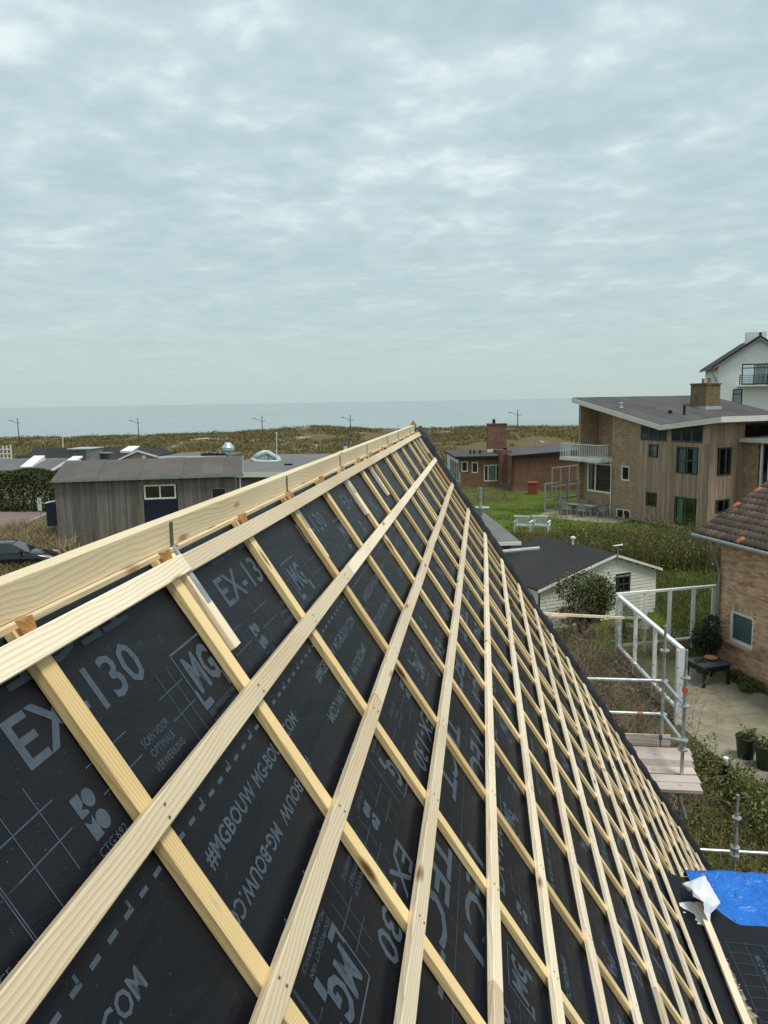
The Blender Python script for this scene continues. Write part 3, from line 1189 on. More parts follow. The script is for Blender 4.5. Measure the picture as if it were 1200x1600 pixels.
def verge():
    b = MB()
    sec = [(9.165, -0.046), (9.185, -0.006), (9.205, 0.026), (9.235, 0.040), (9.285, 0.038), (9.325, 0.012), (9.345, -0.10), (9.345, -0.30)]
    n = 320
    vs, fs = [], []
    for i in range(n + 1):
        s = -0.15 + 7.1 * i / n
        for k, (u, w) in enumerate(sec):
            a = 0 if k in (0, 7) else 1
            d = fbm(s * 2.4, k * 0.6, 1.0, 2.0, 3)
            e = fbm(s * 7.0, k * 0.9, 1.0, 8.0, 2)
            vs.append(RP(u + a * 0.035 * d, s, w + a * (0.034 * d + 0.034 * e)))
    m = len(sec)
    for i in range(n):
        for k in range(m - 1):
            fs.append((i * m + k, (i + 1) * m + k, (i + 1) * m + k + 1, i * m + k + 1))
    b.add(vs, fs)
    b.build('verge_wrap', M['verge'], house, True, HINV)


verge()
# walls under the roof
ev = RP(0, 6.7, -0.30)
b = MB()
xe = ev.x - 0.35
pr = [(xe, 0.0), (xe, ev.z + 0.30), (XR, 7.75), (2 * XR - xe, ev.z + 0.30), (2 * XR - xe, 0.0)]
b.prism([(x, 9.05, z) for x, z in pr], (0, 0.2, 0))
b.build('gable_wall', M['red_brick'], house, mat_world=HINV)
b = MB()
b.prism([(x, -1.25, z) for x, z in pr], (0, 0.2, 0))
b.build('gable_wall', M['red_brick'], house, mat_world=HINV)
b = MB()
b.box(xe - 0.2, xe, -1.05, 9.05, 0, ev.z + 0.25)
b.build('side_wall', M['red_brick'], house, mat_world=HINV)
b = MB()
b.box(2 * XR - xe, 2 * XR - xe + 0.2, -1.05, 9.05, 0, ev.z + 0.25)
b.build('side_wall', M['red_brick'], house, mat_world=HINV)

# --- the flat roofed annexe with tarpaulin and loose pieces
AZ = 4.70
annexe_x0 = RP(0, 3.98, SH_W).x
annexe = MB()
annexe.box(annexe_x0 - 0.03, 4.6, -1.0, 5.90, 4.45, AZ)
ao = annexe.build('flat_roof', M['felt_dark'], house, mat_world=HINV)
b = MB()
b.box(annexe_x0 + 0.4, 4.4, -0.9, 5.78, 0, 4.45)
b.build('annexe_wall', M['red_brick'], house, mat_world=HINV)


def wav(x, y, a, s, o):
    return a * fbm(x, y, s, o, 3)


def tarp():
    nx, ny = 60, 44
    x0, x1, y0, y1 = 1.62, 4.7, 3.9, 5.99
    vs, fs = [], []
    for j in range(ny + 1):
        for i in range(nx + 1):
            x = x0 + (x1 - x0) * i / nx
            y = y0 + (y1 - y0) * j / ny
            if x < 2.2:   # left edge runs slantwise
                x += max(0, (5.75 - y)) * 0.16 * (2.2 - x) / 0.58
            z = AZ + 0.018 + 0.9 * abs(wav(x + 0.35 * y, y * 0.5, 0.055, 3.4, 4.0)) + abs(wav(x, y, 0.012, 8, 1.0))
            z += 0.050 * smooth(5.70, 5.93, y) * (0.7 + 0.6 * fbm(x, 0, 1.5, 6))
            z -= 0.10 * smooth(5.93, 5.99, y)
            vs.append((x, y, z))
    for j in range(ny):
        for i in range(nx):
            a = j * (nx + 1) + i
            fs.append((a, a + 1, a + nx + 2, a + nx + 1))
    o = link('tarpaulin', np_mesh('tarpaulin', vs, fs, M['tarp'], True))
    return tag(o, 'bright blue tarpaulin spread over the far end of the flat roof', 'tarpaulin')


tarp()


def offcut():
    """the printed membrane that laps from the slope on to the flat roof"""
    nx, ny = 46, 60
    vs, fs = [], []
    for j in range(ny + 1):
        for i in range(nx + 1):
            y = 1.0 + (5.28 - 1.0) * j / ny
            x = 1.44 + (2.38 - 1.44) * i / nx
            y2 = y + 0.52 * smooth(4.2, 5.28, y) * smooth(1.85, 1.50, x)
            z = AZ + 0.052 + wav(x, y, 0.014, 2.6, 9.0) + wav(x, y, 0.004, 9, 2.0)
            z += 0.03 * smooth(1.62, 1.44, x)
            vs.append((x, y2, z))
    for j in range(ny):
        for i in range(nx):
            a = j * (nx + 1) + i
            fs.append((a, a + 1, a + nx + 2, a + nx + 1))
    o = link('membrane_offcut', np_mesh('membrane_offcut', vs, fs, M['membrane'], True))
    p = Print(lambda x, y: AZ + 0.0535 + wav(x, y, 0.014, 2.6, 9.0) + wav(x, y, 0.004, 9, 2.0))
    # print turned a quarter so that it reads down the sheet
    q = Print(lambda x, y: 0.0)
    for k in range(4):
        q.block((0.1 + k * PER, 0), False, False)
    q.text('#MGBOUW', 0, 0, 0.278, 0.036, (2.95, 0.12), False, 0.022)
    q.text('MG-BOUW.COM', 0.31, 0, 0.36, 0.036, (2.95, 0.12), False, 0.022)
    q.text('MG', 0, 0, 0.2, 0.12, (2.75, -0.06), False, 0.035)
    for k in range(40):
        q.line(0.0 + k * 0.1, -0.3, 0.04 + k * 0.1, 0.3, 0.003, (0, 0), False)
    for k in range(6):
        q.line(0, -0.28 + k * 0.12, 3.9, -0.30 + k * 0.12, 0.003, (0, 0), False)
    vv = []
    for x, y, z in q.b.v:
        wx, wy = 1.98 - y, 1.35 + x
        if wy > 5.1:
            wy = 5.1
        vv.append((wx, wy, p.zf(wx, wy) + 0.001))
    lb = MB()
    lb.v, lb.f = vv, q.b.f
    lb.build('lettering', M['print'], o)
    return tag(o, 'black printed membrane sheet lying on the flat roof below the loose batten', 'roofing sheet')


offcut()


def lath_free(name, a, b, W, T, m, label, cat, up=Vector((0, 0, 1))):
    x = (b - a).normalized()
    y = up.cross(x).normalized()
    z = x.cross(y)
    mm = Matrix((x, y, z)).transposed().to_4x4()
    mm.translation = a
    o = link(name, beam_mesh((b - a).length, W, T, m))
    o.matrix_world = mm
    return tag(o, label, cat)


zb = AZ + 0.105
lath_free('loose_batten', on_z(1092, 1409, zb), on_z(1186, 1640, zb), 0.048, 0.030, M['batten'],
          'loose pale batten on the black flat roof, one end by the white paper', 'batten')


def paper():
    P = [((1066, 1381), .115), ((1083, 1376), .135), ((1101, 1368), .10), ((1111, 1386), .09), ((1125, 1411), .10),
         ((1079, 1393), .15), ((1082, 1391), .21), ((1096, 1390), .20), ((1108, 1398), .17),
         ((1083, 1401), .19), ((1098, 1409), .22), ((1112, 1417), .13), ((1110, 1428), .10), ((1108, 1444), .085), ((1100, 1425), .16)]
    vs = [on_z(p[0], p[1], AZ + h) for p, h in P]
    fs = [(0, 5, 6), (0, 6, 1), (1, 6, 7), (1, 7, 2), (2, 7, 8), (2, 8, 3), (3, 8, 4), (6, 9, 10), (6, 10, 7), (7, 10, 8), (8, 10, 11), (8, 11, 4), (10, 14, 11), (11, 14, 12), (14, 13, 12), (4, 11, 12)]
    b = MB().add(vs, [f[::-1] for f in fs])
    Q = [((1060, 1409), .085), ((1078, 1408), .095), ((1087, 1409), .09), ((1066, 1425), .09), ((1083, 1428), .075), ((1097, 1426), .075), ((1073, 1441), .08), ((1090, 1443), .075), ((1101, 1445), .07)]
    b.add([on_z(p[0], p[1], AZ + h - 0.005) for p, h in Q], [(0, 3, 4, 1), (1, 4, 5, 2), (3, 6, 7, 4), (4, 7, 8, 5)])
    o = b.build('paper_sheet', M['cloth'], None, False)
    o.data.polygons.foreach_set('use_smooth', [True] * len(o.data.polygons))
    ss = o.modifiers.new('soft', 'SUBSURF')
    ss.subdivision_type = 'SIMPLE'
    ss.levels = ss.render_levels = 3
    tx = bpy.data.textures.new('crumple', 'CLOUDS')
    tx.noise_scale = 0.07
    tx.noise_depth = 1
    tx.noise_basis = 'VORONOI_F2_F1'
    dm = o.modifiers.new('crumple', 'DISPLACE')
    dm.texture = tx
    dm.texture_coords = 'GLOBAL'
    dm.strength = 0.014
    dm.mid_level = 0.4
    sd = o.modifiers.new('thick', 'SOLIDIFY')
    sd.thickness = 0.0012
    return tag(o, 'crumpled white sheet of paper folded over on the flat roof beside the blue tarpaulin', 'paper')


paper()


def crumbs():
    b = MB()
    for k in range(420):
        t = random.random()
        px = 1111 + 64 * t + random.gauss(0, 1.0 + 2.6 * t)
        py = 1462 + 138 * t + random.gauss(0, 6)
        p = on_z(px, py, AZ + 0.062)
        r = random.uniform(0.0015, 0.007) * (0.5 + t)
        a = Vector((random.uniform(-1, 1), random.uniform(-1, 1), random.uniform(-.3, .3))).normalized()
        c = a.cross(Vector((0, 0, 1))).normalized()
        b.obox(p, a * r * random.uniform(1, 3.2), c * r, Vector((0, 0, 1)) * r * 0.5)
    return tag(b.build('crumbled_board', M['debris']), kind='stuff')


crumbs()

# ------------------------------------------------------------------ building kit


def rzm(o, a=0.0):
    return Matrix.Translation(Vector(o)) @ Matrix.Rotation(a, 4, 'Z')


def window(root, o, a, w, h, m, fw=0.06, cols=(), rows=(), curtain=None, sill=None, name='window', back=True, panel=None):
    """framed pane; local x along the wall, -y outwards, z up"""
    b = MB()
    b.box(0, w, -0.02, 0.05, 0, fw).box(0, w, -0.02, 0.05, h - fw, h)
    b.box(0, fw, -0.021, 0.051, fw, h - fw).box(w - fw, w, -0.021, 0.051, fw, h - fw)
    for c in cols:
        b.box(w * c - fw * .4, w * c + fw * .4, -0.018, 0.048, fw, h - fw)
    for r in rows:
        b.box(fw, w - fw, -0.016, 0.046, h * r - fw * .4, h * r + fw * .4)
    if sill:
        b.box(-0.06, w + 0.06, -0.10, 0.05, -0.07, -0.002)
    o = b.build(name, m, root, mat_world=rzm(o, a))
    MB().quad((fw, 0.02, fw), (w - fw, 0.02, fw), (w - fw, 0.02, h - fw), (fw, 0.02, h - fw)).build('pane', M['glass'], o)
    if curtain:
        c = MB()
        for x0, x1 in curtain:
            n = max(3, int((x1 - x0) * w / 0.07))
            vs, fs = [], []
            for i in range(n + 1):
                x = w * (x0 + (x1 - x0) * i / n)
                y = 0.13 + (0.03 if i % 2 else 0)
                vs += [(x, y, fw), (x, y, h - fw)]
            for i in range(n):
                fs.append((2 * i, 2 * i + 2, 2 * i + 3, 2 * i + 1))
            c.add(vs, fs)
        co = c.build('curtain', M['curtain'], o)
        if len(curtain) > 1: co['kind'] = 'stuff'
    return o


def wall(root, name, o, a, L, top, holes, m, t=0.22, z0=0.0):
    """wall with real openings; top is a height or a function of x"""
    tf = top if callable(top) else (lambda x: top)
    xs = sorted({0.0, L} | {v for h in holes for v in (h[0], h[1])})
    if callable(top):
        xs = sorted(set(xs) | {L * k / 8 for k in range(9)})
    zs = sorted({z0} | {v for h in holes for v in (h[2], h[3])})
    b = MB()
    for x0, x1 in zip(xs[:-1], xs[1:]):
        if x1 - x0 < 1e-4: continue
        for k, za in enumerate(zs):
            last = k == len(zs) - 1
            zb0 = tf(x0) if last else zs[k + 1]
            zb1 = tf(x1) if last else zs[k + 1]
            xm, zm = (x0 + x1) / 2, (za + min(zb0, zb1)) / 2
            if any(h[0] < xm < h[1] and h[2] < zm < h[3] for h in holes):
                continue
            b.quad((x0, 0, za), (x1, 0, za), (x1, 0, zb1), (x0, 0, zb0))
            b.quad((x1, t, za), (x0, t, za), (x0, t, zb0), (x1, t, zb1))
    for h in holes:
        x0, x1, za, zb = h
        b.quad((x0, 0, za), (x0, t, za), (x1, t, za), (x1, 0, za))
        b.quad((x0, 0, zb), (x1, 0, zb), (x1, t, zb), (x0, t, zb))
        b.quad((x0, 0, za), (x0, 0, zb), (x0, t, zb), (x0, t, za))
        b.quad((x1, 0, za), (x1, t, za), (x1, t, zb), (x1, 0, zb))
    b.quad((0, 0, z0), (0, 0, tf(0)), (0, t, tf(0)), (0, t, z0))
    b.quad((L, 0, z0), (L, t, z0), (L, t, tf(L)), (L, 0, tf(L)))
    return b.build(name, m, root, mat_world=rzm(o, a))


def boards(root, name, o, a, L, top, holes, m, bw=0.14, gap=0.008, z0=0.0, t=0.025, horiz=False):
    """vertical cladding with an open joint between boards, split round the openings"""
    tf = top if callable(top) else (lambda x: top)
    b = MB()
    x = 0.0
    while x < L - 0.02:
        x1 = min(L, x + bw * random.uniform(0.93, 1.07))
        xm = (x + x1) / 2
        segs = [(z0, min(tf(x), tf(x1)))]
        for h in holes:
            if h[0] - bw * 0.4 < xm < h[1] + bw * 0.4:
                ns = []
                for s0, s1 in segs:
                    if h[3] <= s0 or h[2] >= s1:
                        ns.append((s0, s1))
                        continue
                    if h[2] > s0: ns.append((s0, h[2]))
                    if h[3] < s1: ns.append((h[3], s1))
                segs = ns
        d = random.uniform(0, 0.006)
        for s0, s1 in segs:
            if s1 - s0 > 0.02:
                b.box(x, x1 - gap, -t - d, 0.0, s0, s1)
        x = x1
    o = b.build(name, m, root, mat_world=rzm(o, a))
    o['kind'] = 'stuff'
    return o


def frame2(p0, f):
    a = math.atan2(f.y, f.x)
    return a


def gable_roof(root, name, L, d0, dr, d1, ze0, zr, ze1, over, m, th=0.16, edge=None, x0=0.0):
    """two roof slabs; ridge along local x at y=dr; slabs are separate parts"""
    for k, (ya, za, yb, zb) in enumerate(((d0, ze0, dr, zr), (d1, ze1, dr, zr))):
        b = MB()
        pr = [(x0 - over, ya, za), (x0 - over, yb, zb), (x0 - over, yb, zb + th), (x0 - over, ya, za + th)]
        if k:
            pr = pr[::-1]
        b.prism(pr[::-1], (L + 2 * over, 0, 0))
        b.build(name, m, root)


def place_on(px, py, zf, y0=20.0, y1=120.0):
    """first point of the pixel's ray that lies under the surface zf(x, y)"""
    y = y0
    while y < y1:
        p = on_y(px, py, y)
        if p.z <= zf(p.x, p.y):
            return p
        y += 0.1
    return on_y(px, py, y1)


# ------------------------------------------------------------------ brown house with the butterfly roof
def brown_house():
    f = Vector((0.552, -0.834, 0)).normalized()
    bdir = Vector((-f.y, f.x, 0))
    P0 = on_z(905, 797, 0)
    P0.z = 0
    a = frame2(P0, f)
    root = thing('brown_house', 'tall brown house of brick and weathered timber under a butterfly roof with white fascia', 'house', P0, a)
    W = lambda px, py: on_wall(px, py, P0, f)
    PF = P0 - bdir * 0.55
    WF = lambda px, py: on_wall(px, py, PF, f)
    xa, za = WF(893, 621.5)
    xb, zb = WF(1031, 664)
    xc, zc = WF(1127, 651)
    D = 14.2
    TH = 0.34

    def rz(x):
        if x < xb:
            return za + (zb - za) * (x - xa) / (xb - xa)
        return zb + (zc - zb) * (x - xb) / (xc - xb)
    # roof: white edged slab with felt on top, a strip at a time
    b = MB()
    b.prism([(xa, -0.55, za - TH), (xb, -0.55, zb - TH), (xb, -0.55, zb), (xa, -0.55, za)], (0, D, 0))
    b.build('fascia', M['cream'], root)
    b = MB()
    b.prism([(xb, -0.55, zb - TH), (xc, -0.55, zc - TH), (xc, -0.55, zc), (xb, -0.55, zb)], (0, D, 0))
    b.build('fascia', M['cream'], root)
    for s0, s1 in ((xa, xb), (xb, xc)):
        n = 7
        for k in range(n):
            y0, y1 = -0.50 + (D - 0.1) * k / n, -0.50 + (D - 0.1) * (k + 1) / n
            b = MB()
            e0 = 0.05 if s0 == xa else 0.0
            e1 = 0.05 if s1 == xc else 0.0
            dz = 0.006 * (k % 2)
            b.prism([(s0 + e0, y0, rz(s0 + e0) + 0.003), (s1 - e1, y0, rz(s1 - e1) + 0.003), (s1 - e1, y0, rz(s1 - e1) + 0.03 + dz), (s0 + e0, y0, rz(s0 + e0) + 0.03 + dz)], (0, y1 - y0 - 0.012, 0))
            b.build('felt_strip', M['felt'], root)
    x925 = W(925, 740)[0]
    x955 = W(956, 740)[0]
    x993 = W(994, 740)[0]
    xk = W(1107, 740)[0]
    xl = -0.25
    under = lambda x: rz(x) - TH - 0.01
    # brick face right of the loggia
    h1 = (W(970, 740)[0], W(983, 740)[0], W(976, 751)[1], W(976, 728)[1])
    h2 = (W(962, 802)[0], W(984.5, 804)[0], W(972, 811)[1], W(972, 795)[1])
    wall(root, 'brick_wall', (x955, 0, 0), 0, x993 - x955, lambda x: under(x + x955),
         [(h1[0] - x955, h1[1] - x955, h1[2], h1[3]), (h2[0] - x955, h2[1] - x955, h2[2], h2[3])], M['brown_brick'])
    window(root, (h1[0], 0.05, h1[2]), 0, h1[1] - h1[0], h1[3] - h1[2], M['white'], 0.09)
    window(root, (h2[0], 0.05, h2[2]), 0, h2[1] - h2[0], h2[3] - h2[2], M['white'], 0.10, cols=(0.5,))
    # loggia: fin at the left, set-back wall with the balcony doors, floor
    wall(root, 'brick_fin', (xl, 1.75, 0), -math.pi / 2, 1.75, lambda x: under(xl) - 0.02, [], M['brown_brick'], 0.24)
    zfl = W(940, 716)[1]
    b = MB()
    b.box(xl + 0.25, x955 - 0.003, 0.02, 1.7, zfl - 0.2, zfl)
    b.build('loggia_floor', M['cream'], root)
    dw = (x925 + 0.25, x955 - 0.1)
    wall(root, 'loggia_wall', (xl + 0.25, 1.75, 0), 0, x955 - xl - 0.25, lambda x: under(x + xl + 0.25), [(dw[0] - xl - 0.25, dw[1] - xl - 0.25, zfl + 0.02, under(dw[1]) - 0.25)], M['brown_brick'], 0.2, z0=zfl)
    hh = under(dw[1]) - 0.27 - zfl
    window(root, (dw[0], 1.70, zfl + 0.02), 0, dw[1] - dw[0], hh, M['white'], 0.11, cols=(0.5,), rows=(2.15 / hh,), curtain=((0.06, 0.2), (0.56, 0.68)), name='balcony_door')
    wall(root, 'side_return', (x955, 1.75, 0), -math.pi / 2, 1.73, lambda x: under(x955), [], M['brown_brick'], 0.1, z0=zfl)
    g = (W(911, 745)[0], W(954, 750)[0], W(930, 770)[1], W(930, 724)[1])
    wall(root, 'lower_wall', (xl + 0.24, 0.35, 0), 0, x955 - xl - 0.24, zfl - 0.2, [(g[0] - xl - 0.24, g[1] - xl - 0.24 - 0.05, g[2], g[3])], M['brown_brick'], 0.2)
    window(root, (g[0], 0.42, g[2]), 0, g[1] - g[0] - 0.05, g[3] - g[2], M['white'], 0.13, cols=(0.30,), curtain=((0.03, 0.12),))
    # balcony slab, railing
    s0 = on_z(880, 716, zfl - 0.1)
    bx0, by = -1.0, -1.15
    b = MB()
    b.box(bx0, x955 - 0.25, by, -0.002, zfl - 0.24, zfl - 0.02)
    b.build('balcony_slab', M['cream'], root)
    b = MB()
    rt = zfl + 0.98
    b.box(bx0 + 0.02, x955 - 0.27, by + 0.02, by + 0.07, rt, rt + 0.05)
    b.box(x955 - 0.32, x955 - 0.27, by + 0.07, -0.01, rt, rt + 0.05)
    b.box(bx0 + 0.02, bx0 + 0.07, by + 0.07, -0.01, rt, rt + 0.05)
    r = b.build('railing', M['white'], root)
    n = 22
    bm_ = MB()
    bm_.box(-0.014, 0.014, -0.014, 0.014, zfl - 0.05, rt)
    bal = bm_.mesh('baluster', M['white'])
    for k in range(n):
        x = bx0 + 0.045 + (x955 - 0.295 - bx0 - 0.045) * k / (n - 1)
        link('baluster', bal, r, Matrix.Translation((x, by + 0.045, 0)))
    for k in range(1, 7):
        for x in (x955 - 0.295, bx0 + 0.045):
            link('baluster', bal, r, Matrix.Translation((x, by + 0.045 + 1.05 * k / 7, 0)))
    # timber face
    holes = []
    for (p0, p1, q0, q1) in ((1014, 1027.5, 715, 694), (1057, 1090.5, 741, 698), (1011, 1025, 791, 769), (1055, 1086, 822, 777)):
        pm = (p0 + p1) / 2
        holes.append((W(p0, (q0 + q1) / 2)[0], W(p1, (q0 + q1) / 2)[0], W(pm, q0)[1], W(pm, q1)[1]))
    zcl = W(1022, 686)[1]
    wall(root, 'backing_wall', (x993, 0.0, 0), 0, xk - x993, lambda x: under(x + x993), [(h[0] - x993, h[1] - x993, h[2], h[3]) for h in holes], M['black'], 0.2)
    boards(root, 'cladding', (x993, -0.002, 0), 0, xk - x993, zcl - 0.12, [(h[0] - x993, h[1] - x993, h[2], h[3]) for h in holes], M['cedar'])
    for k, h in enumerate(holes):
        ww = h[1] - h[0]
        window(root, (h[0], -0.02, h[2]), 0, ww, h[3] - h[2], M['anthracite'], 0.10 if k % 2 else 0.09,
               cols=(0.52,) if k % 2 else (), rows=(0.5,) if k == 1 else (), curtain={1: ((0.05, 0.36), (0.7, 0.95)), 3: ((0.04, 0.3),), 0: ((0.4, 0.9),)}.get(k))
    # clerestory bands under the fascia
    for p0, p1, n in ((1002, 1043, 3), (1050, 1099, 3)):
        u0, u1 = W(p0, 678)[0], W(p1, 678)[0]
        b = MB()
        pb = MB()
        e = 0.07
        for k in range(n):
            v0, v1 = u0 + (u1 - u0) * k / n, u0 + (u1 - u0) * (k + 1) / n
            t0, t1 = under(v0) - 0.02, under(v1) - 0.02
            b.prism([(v0, -0.05, zcl - 0.10), (v0 + e, -0.05, zcl - 0.10), (v0 + e, -0.05, t0), (v0, -0.05, t0)], (0, 0.048, 0))
            b.prism([(v1 - e, -0.05, zcl - 0.10), (v1, -0.05, zcl - 0.10), (v1, -0.05, t1), (v1 - e, -0.05, t1)], (0, 0.048, 0))
            b.prism([(v0 + e, -0.048, zcl - 0.10), (v1 - e, -0.048, zcl - 0.10), (v1 - e, -0.048, zcl), (v0 + e, -0.048, zcl)], (0, 0.046, 0))
            pb.quad((v0 + e, -0.02, zcl), (v1 - e, -0.02, zcl), (v1 - e, -0.02, t1), (v0 + e, -0.02, t0))
        o = b.build('clerestory', M['anthracite'], root)
        po = pb.build('pane', M['car_glass'], o)
        po['kind'] = 'stuff'
    b = MB()
    for u0, u1 in ((x993, W(1002, 678)[0]), (W(1043, 678)[0], W(1050, 678)[0]), (W(1099, 678)[0], xk)):
        b.prism([(u0, -0.03, zcl - 0.115), (u1, -0.03, zcl - 0.115), (u1, -0.03, under(u1)), (u0, -0.03, under(u0))], (0, 0.027, 0))
    o = b.build('cladding_post', M['cedar'], root)
    o['kind'] = 'stuff'
    # right end: the face that turns away, then the low wing
    K = P0 + f * xk
    WE = lambda px, py: on_wall(px, py, K, bdir)
    dE = WE(1160, 740)[0]
    eh = []
    for p0, p1, q0, q1 in ((1122, 1141.5, 743, 699), (1118, 1138, 801, 780)):
        pm = (p0 + p1) / 2
        eh.append((WE(p0, (q0 + q1) / 2)[0], WE(p1, (q0 + q1) / 2)[0], WE(pm, q0)[1], WE(pm, q1)[1]))
    wall(root, 'end_backing', (xk, 0, 0), math.pi / 2, dE, under(xk), eh, M['black'], 0.2)
    boards(root, 'end_cladding', (xk + 0.003, 0, 0), math.pi / 2, dE, under(xk) - 0.02, eh, M['cedar'])
    for h in eh:
        window(root, (xk + 0.03, h[0], h[2]), math.pi / 2, h[1] - h[0], h[3] - h[2], M['anthracite'], 0.10)
    # wing
    WW = lambda px, py: on_wall(px, py, K + bdir * (dE - 0.5), f)
    zw = WW(1162, 684)[1]
    b = MB()
    b.box(xk + 0.02, xk + 8.0, dE - 0.5, D, zw - 0.28, zw)
    b.build('wing_fascia', M['cream'], root)
    b = MB()
    b.box(xk + 0.02, xk + 7.95, dE - 0.45, D, zw + 0.003, zw + 0.03)
    b.build('wing_roof', M['felt'], root)
    wall(root, 'wing_wall', (xk + 0.0, dE, 0), 0, 1.1, zw - 0.29, [], M['brown_brick'], 0.2)
    wing = MB()
    for k in range(7):
        wing = MB()
        x = xk + 1.25 + k * 0.55
        wing.box(x, x + 0.12, dE - 0.02, dE + 0.14, 0, zw - 0.29)
        wing.build('wing_mullion', M['white'], root)
    MB().quad((xk + 1.1, dE + 0.08, 0), (xk + 5.2, dE + 0.08, 0), (xk + 5.2, dE + 0.08, zw - 0.3), (xk + 1.1, dE + 0.08, zw - 0.3)).build('wing_glazing', M['glass'], root)
    b = MB()
    b.box(xk + 0.05, xk + 7.5, dE + 2.6, D - 0.3, 0, zw - 0.3)
    b.build('wing_core', M['interior'], root)
    # hidden sides
    b = MB()
    b.box(xl, xl + 0.2, 1.76, D - 1, 0, min(under(xl), under(xl + .2)))
    b.build('rear_side_wall', M['brown_brick'], root)
    wall(root, 'rear_wall', (xk, D - 1.0, 0), math.pi, xk - xl, lambda x: under(xk - x) - 0.02, [], M['brown_brick'], 0.2)
    # things on the roof
    inv = Matrix.Rotation(-a, 4, 'Z')

    def loc(p):
        return inv @ (p - P0)

    def surf(x, y):
        l = loc(Vector((x, y, 0)))
        return rz(l.x) if -0.5 < l.y < D else -9
    p = loc(place_on(1090, 637, surf, 45, 80))
    b = MB()
    zc0 = p.z - 0.35
    # chimney stack: slightly battered, sides in courses
    b.prism([(p.x - 0.72, p.y, zc0), (p.x + 0.72, p.y, zc0), (p.x + 0.72, p.y + 1.5, zc0), (p.x - 0.72, p.y + 1.5, zc0)], (0, 0, 2.05))
    ch = b.build('chimney', M['chim_brick'], root)
    b = MB()
    b.box(p.x - 0.78, p.x + 0.78, p.y - 0.06, p.y + 1.56, zc0 + 2.05, zc0 + 2.16)
    b.build('chimney_cap', M['chim_brick'], ch)
    b = MB()
    b.box(p.x - 0.82, p.x + 0.82, p.y - 0.1, p.y + 1.6, zc0 + 0.12, zc0 + 0.44)
    b.build('lead_flashing', M['zinc'], ch)
    b = MB()
    for dx, hh_ in ((-0.2, 0.35), (0.3, 0.18)):
        b = MB()
        b.lathe([(0.11, 0), (0.10, hh_), (0.05, hh_ + 0.03)], (p.x + dx, p.y + 0.7, zc0 + 2.16), 10)
        b.build('chimney_pot', M['terracotta'], ch)
    for px, py, r_, h_, mm in ((970, 637, 0.13, 0.28, 'zinc'), (1047, 647, 0.12, 0.18, 'black'), (1069, 649, 0.09, 0.62, 'black')):
        p = loc(place_on(px, py, surf, 45, 80))
        b = MB()
        b.lathe([(r_ * 1.5, -0.05), (r_ * 1.3, 0.05), (r_, 0.06), (r_, h_), (r_ * 1.35, h_ + 0.01), (r_ * 1.3, h_ + 0.09), (0.01, h_ + 0.12)], p, 10)
        b.build('roof_vent', M[mm], root)
    # drain pipe at the corner of the brickwork
    b = MB()
    b.tube([(x955 - 0.02, -0.12, zfl - 0.25), (x955 + 0.02, -0.09, zfl - 0.6), (x955 + 0.02, -0.09, 0)], 0.04, 8)
    b.build('drain_pipe', M['cream'], root)
    return P0, f, bdir


BH = brown_house()


